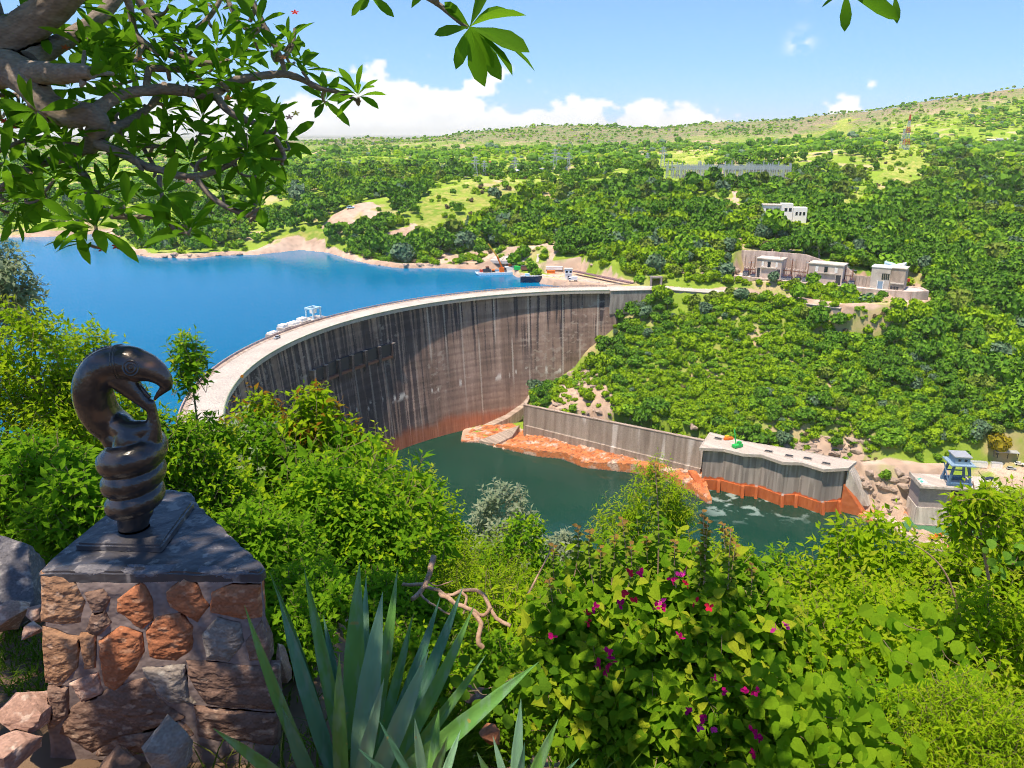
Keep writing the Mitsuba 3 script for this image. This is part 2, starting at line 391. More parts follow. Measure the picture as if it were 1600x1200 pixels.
# clearings: (polygon, bare weight, grass weight)
bare = [ground_poly((517, 352), (535, 334), (560, 321), (583, 323), (600, 335), (580, 345), (555, 352)).buffer(9),
        ground_line(8.0, (575, 318), (592, 330), (612, 343), (640, 352), (634, 362), (612, 368), (596, 376)),
        ground_poly((672, 416), (690, 398), (730, 396), (800, 392), (845, 385), (905, 364), (880, 380), (858, 395), (850, 418), (790, 422), (740, 420)).buffer(5),
        ground_poly((390, 394), (430, 375), (470, 372), (505, 378), (505, 392), (440, 391)),
        ground_line(5.0, (195, 390), (235, 400), (300, 402), (350, 397), (400, 394)), ground_line(4.0, (30, 368), (110, 366), (170, 362)),
        ground_line(5.0, (545, 401), (580, 411), (625, 418), (680, 416)),
        dock_poly.buffer(4), platform_poly, road_line.buffer(4.5), yard_poly, approach_line.buffer(6),
        ground_line(2.5, (1148, 300), (1150, 322), (1152, 345)), ground_line(2.2, (1433, 310), (1408, 345), (1403, 380)),
        ground_poly((1100, 268), (1100, 272), (1232, 272), (1232, 266)),
        ground_poly((860, 640), (872, 605), (905, 580), (930, 590), (960, 640), (940, 668), (900, 655)),
        ground_poly((1340, 726), (1420, 730), (1430, 800), (1425, 835), (1350, 810)), ground_poly((1545, 745), (1600, 730), (1640, 740), (1640, 800), (1560, 790)),
        ground_poly((1230, 690), (1330, 690), (1360, 716), (1240, 700)), ground_poly((1150, 372), (1240, 382), (1240, 392), (1150, 390))]
grass = [ground_poly((645, 375), (668, 335), (700, 290), (760, 279), (850, 276), (870, 284), (800, 300), (760, 320), (735, 350), (700, 352), (660, 372)).buffer(10),
         ground_poly((1392, 264), (1396, 229), (1430, 229), (1436, 264)).buffer(14), ground_poly((1320, 330), (1360, 295), (1398, 266), (1432, 270), (1400, 295), (1355, 325)).buffer(8),
         ground_poly((1235, 215), (1290, 190), (1345, 178), (1340, 205), (1290, 222)),
         ground_poly((1030, 262), (1038, 236), (1120, 236), (1120, 262)), ground_poly((430, 371), (475, 364), (510, 364), (508, 372), (440, 376)),
         ground_line(4, (545, 268), (590, 266), (610, 268)), ground_poly((1000, 600), (1020, 560), (1130, 545), (1180, 560), (1160, 620), (1060, 640))]
pts = shapely.points(gx, gy)
wob = (nfbm(np.stack([gx / 14, gy / 14, gx * 0], -1), 3, 6) - 0.5) * 16
B, G = np.zeros_like(gx), np.zeros_like(gx)
for p in bare: B = np.maximum(B, np.clip(0.5 - (shapely.distance(p, pts) + wob * 0.5 - 1) / 6, 0, 1))
for p in grass: G = np.maximum(G, np.clip(0.6 - (shapely.distance(p, pts) + wob) / 10, 0, 1))
for poly, s in ((lake_poly, 9), (river_poly, 14)): B = np.maximum(B, np.clip(1 - (shapely.distance(poly, pts) - wob * 0.3) / s, 0, 1) * (gy > 200))
_bare = RegularGridInterpolator((GY, GX), B, bounds_error=False, fill_value=0.0)
_grass = RegularGridInterpolator((GY, GX), G, bounds_error=False, fill_value=0.0)


def earth(p, n, uv):
    d = dr.sqrt(p.x * p.x + p.y * p.y)
    k = dr.select(d < 60, 1.0, dr.select(d < 400, 0.2, 0.05))
    a = fbm(p.x * k, p.y * k, p.z * k, 4)
    c = noise(p.x * 0.02, p.y * 0.02, 0.0)
    f = noise(p.x * k * 5, p.y * k * 5, p.z * k * 5)
    near = mix((0.10, 0.065, 0.04), (0.23, 0.16, 0.105), a) * (0.7 + 0.6 * f)
    hill = smoothstep(2300, 2900, p.y)
    wood = mix(mix((0.13, 0.24, 0.02), (0.28, 0.36, 0.05), a), (0.42, 0.34, 0.19), smoothstep(0.58, 0.78, a * 0.6 + c * 0.5))
    wood = mix(wood, mix((0.10, 0.17, 0.045), (0.22, 0.175, 0.12), smoothstep(.35, .65, a * .6 + f * .4 + smoothstep(600, 2200, p.x) * .12)), hill)
    lawn = mix((0.16, 0.25, 0.03), (0.34, 0.33, 0.09), smoothstep(0.3, 0.75, f * 0.5 + a * 0.5))
    clay = mix((0.34, 0.22, 0.15), (0.56, 0.45, 0.36), a) * (0.8 + 0.4 * f)
    cut = a * 0.5 + 0.25
    out = mix(wood, lawn, smoothstep(cut - 0.15, cut + 0.15, uv.y))
    out = mix(out, clay, smoothstep(cut - 0.12, cut + 0.12, uv.x))
    return mix(near, out, smoothstep(14, 60, d))


mat('earth_surface', earth, 0.95, 0.1)
ny, nx = gx.shape
i, j = np.meshgrid(np.arange(ny - 1), np.arange(nx - 1), indexing='ij')
quads = np.stack([i * nx + j, i * nx + j + 1, (i + 1) * nx + j + 1, (i + 1) * nx + j], -1).reshape(-1, 4)
put('ground', (np.stack([gx.ravel(), gy.ravel(), GZ.ravel()], 1), quads), 'earth_surface', smooth=True, uv=np.stack([B.ravel(), G.ravel()], 1))
tag('ground', 'wooded hills and gorge sides falling to the lake and the river', kind='structure')

# ---------------------------------------------------------------- water
def ripple(s, amp): return lambda p, n, uv: (fbm(p.x * s, p.y * s * 0.7, 0.0, 3) - 0.5) * amp
def lake_colour(p, n, uv): return mix((0.0, 0.118, 0.255), (0.0, 0.138, 0.29), noise(p.x * 0.006, p.y * 0.012, 0))
def river_colour(p, n, uv):
    near = noise(p.x * 0.02, p.y * 0.03, 0.0)
    boil = smoothstep(0.55, 0.74, fbm(p.x * 0.16 + 2 * noise(p.x * 0.05, p.y * 0.05), p.y * 0.22, 0.0, 4)) * smoothstep(105, 130, p.x) * smoothstep(395, 425, p.y)
    return mix(mix((0.004, 0.036, 0.024), (0.008, 0.048, 0.032), near), (0.36, 0.48, 0.45), boil * 0.6)


def water(name, colour, h, alpha, spec=0.3):
    scene[name] = {'type': 'twosided', 'bsdf': {'type': 'bumpmap', 'arbitrary': proc(h, eps=0.1), 'scale': 1.0, 'bsdf': {'type': 'principled', 'base_color': proc(colour), 'roughness': alpha, 'specular': spec}}}


water('lake_water', lake_colour, ripple(0.35, 0.16), 0.13, 0.06)
water('river_water', river_colour, ripple(0.4, 0.10), 0.10)
water('pool_water', lambda p, n, uv: mix((0.05, 0.16, 0.07), (0.06, 0.18, 0.085), noise(p.x * 0.1, p.y * 0.1, 0)), ripple(0.6, 0.03), 0.10)
def sheet(poly, z):
    g = max(poly.geoms, key=lambda a: a.area) if hasattr(poly, 'geoms') else poly
    v, f = trimesh.creation.triangulate_polygon(g, engine='earcut')
    return trimesh.Trimesh(np.column_stack([v, np.full(len(v), z)]), f, process=False)


put('lake', sheet(lake_poly.buffer(14).difference(sg.Polygon([tuple(on_arc(a, R_UP - 2)) for a in np.linspace(60, 240, 90)])), LAKE), 'lake_water')
tag('lake', 'deep blue lake held back by the dam', kind='structure')
put('river', sheet(river_poly.buffer(12), RIVER), 'river_water')
tag('river', 'dark green river pool below the dam', kind='structure')
put('intake_pool', sheet(pool_poly.buffer(3), 9.0), 'pool_water')
tag('intake_pool', 'small green pool in front of the gate house', kind='structure')
# ---------------------------------------------------------------- the dam
JOINT0, JOINT = 92.2, 3.75


def dam_colour(p, n, uv):
    phi = dr.atan2(-(p.y - 380.0), -(p.x - 76.0)) * (180 / math.pi) + 180.0
    s = phi * 3.73                                        # metres along the face
    j = (phi - JOINT0) / JOINT
    cell = dr.floor(j + 0.5)
    off = dr.abs(j - cell) * JOINT * 3.73
    fine = noise(s * 1.6, p.z * 0.10, 1.0)
    wide = fbm(s * 0.16, p.z * 0.018, 2.0, 4)
    drip = fbm(s * 0.55, p.z * 0.02, 7.0, 3)
    lift = 0.78 + 0.44 * noise(s * 0.03, p.z * 0.62, 4.0)
    spots = noise(s * 0.9, p.z * 0.9, 11.0)
    c = mix((0.17, 0.115, 0.095), (0.40, 0.285, 0.24), dr.clip(wide * 1.3 - 0.2 + 0.25 * (fine - 0.5), 0, 1))
    painted_shade = smoothstep(124, 136, phi + 7 * (noise(s * 0.25, p.z * .01, 8.0) - .5) + .06 * (p.z - 50))   # shade on the left half of the face, darkened into the colour
    dark = smoothstep(0.52 - .22 * painted_shade, 0.66 - .14 * painted_shade, drip) * dr.maximum(painted_shade * .95, smoothstep(30, 95, p.z + 26 * (noise(s * 0.12, 3.0, 1.0) - 0.5)))  # dark drip stains towards the crest, plus the painted shade on the left
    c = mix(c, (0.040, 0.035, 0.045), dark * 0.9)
    c = c * lift * (0.9 + 0.2 * spots)
    lime = smoothstep(0.62, 0.70, fbm(s * 0.30, p.z * 0.5, 23.0, 3)) * smoothstep(0.45, 0.75, noise(s * 0.05, p.z * 0.045, 5.0))
    c = mix(c, (0.42, 0.36, 0.32), lime * 0.45)
    streak = smoothstep(0.75, 0.12, off / (0.8 + 1.1 * noise(cell * 3.1, p.z * 0.07, 2.0))) * smoothstep(0.22, 0.55, noise(cell * 7.3, p.z * 0.035, 0.0)) * (0.55 + 0.45 * noise(cell * 5.7, 1.5, 0.0))
    c = mix(c, (0.56, 0.49, 0.44), streak * 0.85 * (1 - .6 * painted_shade))
    leak = smoothstep(0.70, 0.80, noise(s * 0.35, p.z * 0.10 + 30, 3.0)) * smoothstep(4.0, 0.0, dr.abs(p.z - 46 + 4 * noise(s * 0.06, 1.0, 2.0)))
    c = mix(c, (0.70, 0.66, 0.62), leak * 0.8)
    wet = smoothstep(22, 13, p.z + 5 * (noise(s * 0.08, 2.0, 6.0) - 0.5) + 3 * (fine - 0.5))
    c = mix(c, mix((0.30, 0.085, 0.04), (0.46, 0.16, 0.08), fine), wet * 0.8)
    return c


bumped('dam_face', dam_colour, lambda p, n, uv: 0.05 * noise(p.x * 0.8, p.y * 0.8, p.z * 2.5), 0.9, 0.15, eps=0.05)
bumped('slab_top', lambda p, n, uv: mix((0.34, 0.31, 0.275), (0.48, 0.44, 0.395), fbm(p.x * 0.12, p.y * 0.12, 0.0, 4)) * (0.9 + 0.2 * noise(p.x * 1.5, p.y * 1.5, 0)), lambda p, n, uv: 0.01 * noise(p.x * 2, p.y * 2, 0), 0.9, 0.15, eps=0.02)


def ring(a0, a1, r0, r1, z0, z1, n=4):
    """A curved slab between two radii of the arch."""
    a = np.radians(np.linspace(a0, a1, n + 1))
    c, s = np.cos(a), np.sin(a)
    V = []
    for r, z in ((r0, z0), (r1, z0), (r1, z1), (r0, z1)):
        V.append(np.stack([DAM[0] + r * c, DAM[1] + r * s, np.full(n + 1, z)], 1))
    V = np.concatenate(V)
    F, k = [], n + 1
    for i in range(n):
        for e in range(4):
            a_, b_ = e * k, ((e + 1) % 4) * k
            F.append([a_ + i, a_ + i + 1, b_ + i + 1, b_ + i])
    F = np.array(F)
    F = np.vstack([F[:, [0, 1, 2]], F[:, [0, 2, 3]], [[0, k, 2 * k], [0, 2 * k, 3 * k], [n, 3 * k + n, 2 * k + n], [n, 2 * k + n, k + n]]])
    return trimesh.Trimesh(V, F[:, ::-1], process=False)


def face_block(a0, a1, gap=0.05):
    g = math.degrees(gap / 210)
    a = np.radians(np.linspace(a0 + g, a1 - g, 4))
    z = np.concatenate([np.linspace(-4, 104.6, 12)])
    A, Z = np.meshgrid(a, z)
    r = face_r(Z)
    front = np.stack([DAM[0] + r * np.cos(A), DAM[1] + r * np.sin(A), Z], -1)
    back = np.stack([DAM[0] + (r + 1.0) * np.cos(A), DAM[1] + (r + 1.0) * np.sin(A), Z], -1)
    m, n = A.shape
    V = np.vstack([front.reshape(-1, 3), back.reshape(-1, 3)])
    i, j = np.meshgrid(np.arange(m - 1), np.arange(n - 1), indexing='ij')
    q = [np.stack([i * n + j, i * n + j + 1, (i + 1) * n + j + 1, (i + 1) * n + j], -1).reshape(-1, 4)]
    o = m * n
    k = np.arange(m - 1)
    q.append(np.stack([k * n, (k + 1) * n, (k + 1) * n + o, k * n + o], 1))
    q.append(np.stack([k * n + n - 1, k * n + n - 1 + o, (k + 1) * n + n - 1 + o, (k + 1) * n + n - 1], 1))
    return V, np.vstack(q)


dam = thing('arch_dam', 'huge curved concrete arch dam with streaked brown face', 'dam')
core = []
for a0 in np.arange(88, 214, 3.0):
    A = np.radians(np.linspace(a0, min(a0 + 3.0, 214), 3))
    ringz = []
    for z, rr in ((-4, None), (104.6, None)):
        pass
    zz = np.array([-4.0, 104.6])
    f = np.array([[[DAM[0] + (face_r(z) + 0.35) * math.cos(t), DAM[1] + (face_r(z) + 0.35) * math.sin(t), z] for t in A] for z in zz])
    b = np.array([[[DAM[0] + R_UP * math.cos(t), DAM[1] + R_UP * math.sin(t), z] for t in A] for z in zz])
    V = np.concatenate([f.reshape(-1, 3), b.reshape(-1, 3)])
    Q = []
    for i in range(2):
        Q += [[i, i + 1, 4 + i, 3 + i], [6 + i, 9 + i, 10 + i, 7 + i], [3 + i, 4 + i, 10 + i, 9 + i]]
    core.append((V, np.array(Q)))
V = np.concatenate([c[0] for c in core]); off = np.cumsum([0] + [len(c[0]) for c in core])
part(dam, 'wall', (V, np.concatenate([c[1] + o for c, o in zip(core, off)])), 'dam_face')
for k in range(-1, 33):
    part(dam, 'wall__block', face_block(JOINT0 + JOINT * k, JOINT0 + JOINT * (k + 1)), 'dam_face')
for a in np.arange(90, 214, 2): part(dam, 'road_slab', ring(a + .008, a + 1.992, R_SLAB, R_UP + 0.2, 104.9, CREST, 2), 'slab_top')
part(dam, 'crest_beam', join([ring(a, a + 4, R_SLAB + .3, R_UP, 104.8, CREST - .05, 3) for a in np.arange(90, 214, 4)]), 'concrete_grey')
mat('kerb_green', (0.20, 0.24, 0.17), 0.8)
part(dam, 'downstream_kerb', join([ring(a, a + 4, R_SLAB - 0.15, R_SLAB + 0.35, CREST + 0.003, CREST + 0.55, 3) for a in np.arange(90, 214, 4)]), 'kerb_green')
concrete('parapet_concrete', (0.34, 0.25, 0.22), (0.46, 0.36, 0.32))
par = part(dam, 'parapet', join([ring(a, a + 4, R_UP - 0.1, R_UP + 0.45, CREST + 0.003, CREST + 0.5, 3) for a in np.arange(90, 214, 4)] + [ring(a, a + 4, R_UP - 0.05, R_UP + 0.4, CREST + 1.0, CREST + 1.3, 3) for a in np.arange(90, 214, 4)]), 'parapet_concrete')
posts = [box(*on_arc(a, R_UP + 0.17), CREST + 0.5, 0.5, 0.5, 0.5, math.radians(a)) for a in np.arange(90.2, 214, 0.62)]
part(dam, 'parapet__post', join(posts), 'parapet_concrete', kind='stuff')
part(dam, 'walkway', join([ring(a, a + 4, R_UP - 2.6, R_UP - 0.12, CREST + 0.003, CREST + 0.16, 3) for a in np.arange(90, 214, 4)]), 'concrete_warm')

# the six sluices: a pier on each side, a lintel ledge and a steel gate between them
gate_px = [(485, 579), (505, 570), (524, 562), (545, 555), (566, 548), (588, 541), (611, 535)]
gates = [on_face(u, v) for u, v in gate_px]
g_deg = [math.degrees(math.atan2(g[1] - DAM[1], g[0] - DAM[0])) % 360 for g in gates]
zt = float(np.mean([g[2] for g in gates]))
step = (g_deg[0] - g_deg[-1]) / 6
for k in range(7):
    a = g_deg[-1] + k * step
    m = [ring(a - 0.32, a + 0.32, face_r(zt) - 3.2 + 0.10 * q * 0.1, face_r(zt) + 2, zt - 9.5 - 3.0 * q, zt - 9.5 - 3.0 * (q - 1) if q else zt, 2) for q in (0,)]
    foot = [ring(a - 0.30, a + 0.30, face_r(zt) - 3.0 + 0.6 * q, face_r(zt) + 2, zt - 9.5 - 2.2 * (q + 1), zt - 9.5 - 2.2 * q, 2) for q in range(6)]
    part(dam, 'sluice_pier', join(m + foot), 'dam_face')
    part(dam, 'pier_cap', ring(a - 0.34, a + 0.34, face_r(zt) - 3.3, face_r(zt) - 1.2, zt + 0.003, zt + 0.3, 2), 'concrete_warm')
for k in range(6):
    a = g_deg[-1] + k * step
    part(dam, 'sluice_gate', ring(a + 0.33, a + step - 0.33, face_r(zt) - 0.9, face_r(zt) + 1.5, zt - 8.6, zt - 0.8, 3), 'dark_steel')
    part(dam, 'sluice_sill', ring(a + 0.33, a + step - 0.33, face_r(zt) - 2.8, face_r(zt) + 2.2, zt - 10.6, zt - 8.9, 3), 'rust_brown')
    part(dam, 'gate_head', ring(a + 0.33, a + step - 0.33, face_r(zt) - 1.6, face_r(zt) + 1.5, zt - 0.75, zt - .1, 3), 'dark_steel')
# sloping footing along the foot of the dam on the far side
foot_px = [(702, 686), (745, 669), (790, 648), (815, 631), (838, 606)]
fp = np.array([on_face(u, v) for u, v in foot_px])
ms = []
for a, b in zip(fp[:-1], fp[1:]):
    o = unit(np.append(DAM - (a + b)[:2] / 2, 0))
    q = [a + o * 7, b + o * 7, b - o * 3, a - o * 3]
    hull = trimesh.convex.convex_hull(np.vstack([q, [x - [0, 0, 9] for x in q]]))
    ms.append(hull)
part(dam, 'footing', join(ms), 'concrete_warm')
end_ = on_face(836, 606)
ends = [np.array([9.5, 532.0]), end_[:2] - [1.0, 1.0]]
part(dam, 'end_wall', trimesh.convex.convex_hull([[e[0] + q, e[1] + q * .6, z_] for e, zt_ in zip(ends, (34.0, end_[2] + 1)) for q in (-1.2, 1.2) for z_ in (2, zt_)]), 'concrete_warm')
fp2 = np.array([at_z(775, 694, 8), at_z(800, 682, 11), at_z(812, 664, 16), at_z(790, 672, 12), at_z(748, 688, 8)])
part(dam, 'toe_slab', trimesh.convex.convex_hull(np.vstack([fp2, fp2 - [0, 0, 7]])), 'concrete_warm')

# the road leaving the dam on the far side, on its wall
cl = np.array(approach_line.coords)
cl = np.array([p for p in cl if p[0] < 240])
cl = np.vstack([[on_arc(90, (R_SLAB + R_UP) / 2)], [p for p in cl if p[0] > 85]])
buf = sg.LineString(cl).buffer(8.0, cap_style='flat', join_style='round')
abut = thing('road_embankment', 'grey concrete wall carrying the road from the far end of the dam', 'wall')
part(abut, 'retaining_wall', prism(np.array(buf.exterior.coords), 88, 106.6), 'concrete_grey')
part(abut, 'road_deck', prism(np.array(sg.LineString(cl).buffer(8.6, cap_style='flat').exterior.coords), 106.603, 107.02), 'slab_top')

# things on the crest
o = thing('gantry_crane', 'pale blue gantry crane standing on the dam crest', 'crane')
c = at_z(493, 500, CREST); ang = math.atan2(c[1] - DAM[1], c[0] - DAM[0])
def on_crest(r, s, z, sx, sy, sz, a=None):                # r: metres upstream of the parapet, s: along the crest
    aa = (ang if a is None else a) + s / R_UP
    return box(DAM[0] + (R_UP + r) * math.cos(aa), DAM[1] + (R_UP + r) * math.sin(aa), z, sx, sy, sz, aa)
for s_ in (-3.4, 3.4):
    for r_ in (2.0, 8.0): part(o, 'leg', on_crest(r_, s_, CREST + 1.3, 0.7, 0.8, 6.2), 'pale_blue_paint')
part(o, 'top_beam', join([on_crest(r_, 0, CREST + 7.503, 0.9, 8.4, 1.0) for r_ in (2.0, 8.0)] + [on_crest(5.0, s_, CREST + 7.506, 6.8, 0.9, 0.9) for s_ in (-3.4, 3.4)]), 'pale_blue_paint')
part(o, 'hoist', on_crest(5, 0, CREST + 4.6, 3.0, 3.4, 2.6), 'white_paint')
part(o, 'rail_base', on_crest(5, 0, CREST - 0.6, 8.4, 15, 1.9), 'concrete_pale')
for i, (u, v, w, l, h) in enumerate([(432, 519, 5, 9, 1.6), (447, 512, 6, 7, 3.4), (462, 506, 7, 10, 2.6), (476, 502, 6, 8, 3.6)]):
    cc = at_z(u, v + 4, CREST); aa = math.atan2(cc[1] - DAM[1], cc[0] - DAM[0])
    k = thing('intake_platform', ['low pale intake platform on the dam crest, leftmost of four', 'flat topped pale intake platform second from the left on the crest', 'longest pale intake platform on the dam crest', 'pale intake platform beside the blue gantry crane'][i], 'platform')
    part(k, 'slab', on_crest(w / 2 + 0.6, 0, CREST - 3, w, l, 3 + h * 0.6, aa), 'concrete_pale')
    part(k, 'hood', on_crest(w / 2 + 0.9, 0.6, CREST + h * 0.6 + 0.003, w * 0.7, l * 0.7, h * 0.5, aa), 'white_paint')


def car(key, c, rz, colour, s=1.0):
    M = T().translate(list(map(float, c))).rotate([0, 0, 1], math.degrees(rz)).scale(s)
    M = np.array(M.matrix)
    def mv(m): m = m.copy(); m.apply_transform(M); return m
    body = trimesh.convex.convex_hull([(x, y, z) for x, y in ((-2.15, .8), (-2.15, -.8), (2.15, .8), (2.15, -.8)) for z in (.35, .8)] + [(x, y, .95) for x in (-2.0, 1.9) for y in (-.74, .74)])
    cab = trimesh.convex.convex_hull([(x, y, .9) for x in (-1.9, 1.1) for y in (-.74, .74)] + [(x, y, 1.5) for x in (-1.5, .4) for y in (-.6, .6)])
    part(key, 'body', mv(body), colour)
    part(key, 'window', mv(cab), 'dark_glass')
    part(key, 'roof', mv(box(-.55, 0, 1.503, 1.9, 1.2, .05)), colour)
    for x in (-1.35, 1.35):
        for y in (-.78, .78):
            w = trimesh.creation.cylinder(.34, .22, sections=12); w.apply_transform(trimesh.transformations.rotation_matrix(math.pi / 2, [1, 0, 0])); w.apply_translation((x, y, .34))
            part(key, 'wheel', mv(w), 'rubber')


c = at_z(433, 529, CREST + 0.02)
car(thing('car', 'small grey car driving along the dam crest road', 'car'), c, math.atan2(c[1] - DAM[1], c[0] - DAM[0]) + math.pi / 2, 'galvanised', 1.15)

# ---------------------------------------------------------------- training wall and outlet block
w0, w1 = np.array([9.5, 532.0]), at_z(1100, 690, 35)[:2]
wd = unit(w1 - w0); wn = np.array([-wd[1], wd[0]])
tw = thing('training_wall', 'long grey concrete wall between the orange rocks and the green hillside', 'wall')
L = float(np.linalg.norm(w1 - w0)); nseg = 9


def wall_colour(p, n, uv):
    s = (p.x - w0[0]) * wd[0] + (p.y - w0[1]) * wd[1]
    st = fbm(s * 0.5, p.z * 0.03, 1.0, 3)
    c = mix((0.21, 0.17, 0.145), (0.39, 0.33, 0.285), dr.clip(st * 1.2 - 0.1 + 0.3 * (noise(s * 0.06, p.z * 0.05, 3.0) - 0.5), 0, 1))
    c = mix(c, (0.60, 0.56, 0.53), smoothstep(0.66, 0.78, noise(s * 0.22, p.z * 0.02, 9.0)) * 0.7)
    return c * (0.88 + 0.24 * noise(s * 2, p.z * 2, 0.0))


mat('wall_concrete', wall_colour, 0.88, 0.15)
for k in range(nseg):
    a, b = w0 + wd * (L * k / nseg + 0.03), w0 + wd * (L * (k + 1) / nseg - 0.03)
    zt_ = 33.4 + 1.8 * (k + 0.5) / nseg
    prof = [(-0.2, zt_), (1.6, zt_), (1.6, 2.0), (-2.6, 2.0)]
    vv = np.array([[*(e + wn * q), z] for e in (a, b) for q, z in prof])
    part(tw, 'wall_panel', trimesh.convex.convex_hull(vv), 'wall_concrete')
part(tw, 'coping', trimesh.convex.convex_hull([[*(e + wn * q), z + h] for e, z in ((w0, 33.3), (w1, 35.2)) for q in (-0.5, 1.9) for h in (0.12, 0.7)]), 'concrete_warm')
low = trimesh.convex.convex_hull([[*(e + wn * q), z + h] for e, z in ((w0 + wd * 2, 19.0), (w1, 17.0)) for q in (-3.2, 0.0) for h in (-9.0, 0.0)])
part(tw, 'ledge', low, 'wall_concrete')

front = [at_z(u, v, 35)[:2] for u, v in [(1098, 699), (1131, 700.5), (1162, 708), (1190, 709.5), (1224, 721), (1253, 721.5), (1287, 732), (1322, 730)]]
back = [at_z(u, v, 35)[:2] for u, v in [(1332, 722), (1250, 706), (1161, 691), (1112, 678)]]
body = sg.Polygon(front + [b for b in back])


def outlet_colour(p, n, uv):
    s = p.x * 0.82 - p.y * 0.55
    c = mix((0.22, 0.19, 0.178), (0.39, 0.345, 0.315), fbm(s * 0.5, p.z * 0.06, 0.0, 4))
    c = c * (0.8 + 0.35 * smoothstep(0.3, 0.7, noise(s * 1.1, p.z * 0.06, 2.0)))
    edge = p.z + 1.6 * (noise(s * 0.7, 1.0, 1.0) - 0.5) + 1.2 * (noise(s * 0.1, 1.0, 5.0) - 0.5)
    rust = mix((0.36, 0.075, 0.02), (0.54, 0.17, 0.06), fbm(s * 0.8, p.z * 0.2, 3.0, 3))
    return mix(c, rust, smoothstep(14.4, 13.6, edge))


mat('outlet_concrete', outlet_colour, 0.85, 0.2)
ob = thing('outlet_block', 'zigzag fronted grey concrete power station outlet with orange stained base', 'building')
part(ob, 'wall', prism(np.array(body.buffer(-0.6, join_style='mitre').exterior.coords), 0, 33.4), 'outlet_concrete')
slab = sg.Polygon(np.array(body.exterior.coords)).buffer(1.7, join_style='mitre')
part(ob, 'deck', prism(np.array(slab.exterior.coords), 33.403, 35.0), 'deck_concrete')
skirt = body.buffer(0.25, join_style='mitre')
part(ob, 'base_step', prism(np.array(skirt.exterior.coords), 0, 13.0), 'outlet_concrete')
kerb = slab.difference(slab.buffer(-0.5, join_style='mitre'))
part(ob, 'deck_kerb', prism(np.array(slab.exterior.coords), 35.003, 35.3) if False else trimesh.creation.extrude_polygon(kerb, 0.35, engine='earcut').apply_translation((0, 0, 35.003)), 'concrete_pale')
fr = np.array(front)
for k in range(7):
    a, b = fr[k], fr[k + 1]
    d = unit(b - a); n_ = np.array([d[1], -d[0]])
    l_ = np.linalg.norm(b - a)
    for e in ((0.12, 0.88) if k % 2 == 0 else ()):
        q = a + d * l_ * e + n_ * 0.6
        part(ob, 'fin', trimesh.convex.convex_hull([[*(q + d * s + n_ * t), z] for s in (-0.9, 0.9) for t, z in ((0, 0), (3.4, 0), (0, 14.0), (1.2, 13.0), (3.0, 6.0))]), 'outlet_concrete')
# orange sloping wing walls either side
r0, r1 = at_z(1336, 762, 13), at_z(1348, 808, 6.0)
mat('rust_stain', lambda p, n, uv: mix((0.36, 0.08, 0.02), (0.54, 0.18, 0.07), fbm(p.x * 0.4, p.y * 0.4, p.z * 0.4, 3)), 0.8)
part(ob, 'wing_wall', trimesh.convex.convex_hull([[*(fr[-1]), 24], [*(fr[-1] + [2.5, 2]), 24], [*(fr[-1]), 0], [r1[0], r1[1], 8], [r1[0], r1[1], 0], [r1[0] + 3, r1[1] + 2, 8], [r1[0] + 3, r1[1] + 2, 0], [*(fr[-1] + [3, 2.5]), 0]]), 'rust_stain')
part(ob, 'side_ramp', trimesh.convex.convex_hull([[*(fr[-1] + [1.2, 0]), 34.2], [*(fr[-1] + [6.5, 5.0]), 34.2], [*(fr[-1] + [1.2, 0]), 12], [r1[0] + 4, r1[1] + 4, 11], [r1[0] + 10, r1[1] + 8, 12], [*(fr[-1] + [8, 5]), 10]]), 'concrete_pale')
l0, l1, l2 = at_z(1075, 737, 14), at_z(1107, 783, 6.2), at_z(1070, 770, 6.5)
part(ob, 'wing_wall', trimesh.convex.convex_hull([[l0[0], l0[1], 15], [l0[0] + 5, l0[1] + 1, 15], [fr[0][0] - 0.5, fr[0][1] - 0.3, 15], [l1[0], l1[1], 6.3], [l1[0] + 2, l1[1] + 1, 6.3], [l0[0], l0[1], 0], [l1[0], l1[1], 0], [fr[0][0], fr[0][1], 0]]), 'rust_stain')

# on the deck: two small cranes, hatches
def deck_at(u, v): return at_z(u, v, 35.4)
o = thing('mobile_crane', 'small green crane on the outlet deck', 'crane')
c = deck_at(1152, 698)
part(o, 'chassis', box(c[0], c[1], 35.4, 6.5, 3.2, 1.7, 0.5), 'green_paint')
part(o, 'cab', box(c[0] + 1.2, c[1] + .4, 37.103, 2.2, 2.0, 1.7, 0.5), 'green_paint')
part(o, 'jib', bar((c[0] - 1, c[1], 37.0), (c[0] - 2.6, c[1] + 1, 47.0), 0.6), 'green_paint')
for s_ in (-2, 2):
    for q in (-1.3, 1.3): part(o, 'wheel', box(c[0] + s_ * .88 - q * .48, c[1] + s_ * .48 + q * .88, 35.02, 1.2, .5, 1.2, .5), 'rubber')
o = thing('gantry_trolley', 'orange lifting trolley on the outlet deck beside the green crane', 'trolley')
c = deck_at(1138, 686)
part(o, 'bogie', box(c[0], c[1], 35.3, 6, 2.2, 1.2, 0.3), 'orange_paint')
part(o, 'winch', box(c[0] - 1, c[1], 36.503, 2.4, 1.8, 1.3, 0.3), 'yellow_paint')
for i, (u, v) in enumerate([(1122, 685), (1201, 705), (1233, 712), (1262, 716), (1291, 724)]):
    c = deck_at(u, v)
    k = thing('deck_hatch', ['dark deck hatch at the left end of the outlet deck', 'dark deck hatch on the outlet deck right of the green crane', 'dark hatch in the middle of the outlet deck', 'dark hatch on the right half of the outlet deck', 'dark hatch nearest the right end of the outlet deck'][i], 'hatch')
    part(k, 'frame', box(c[0], c[1], 35.004, 5.0, 3.2, 0.5, -0.5), 'concrete_grey')
    part(k, 'cover', box(c[0], c[1], 35.507, 4.2, 2.4, 0.2, -0.5), 'dark_steel')

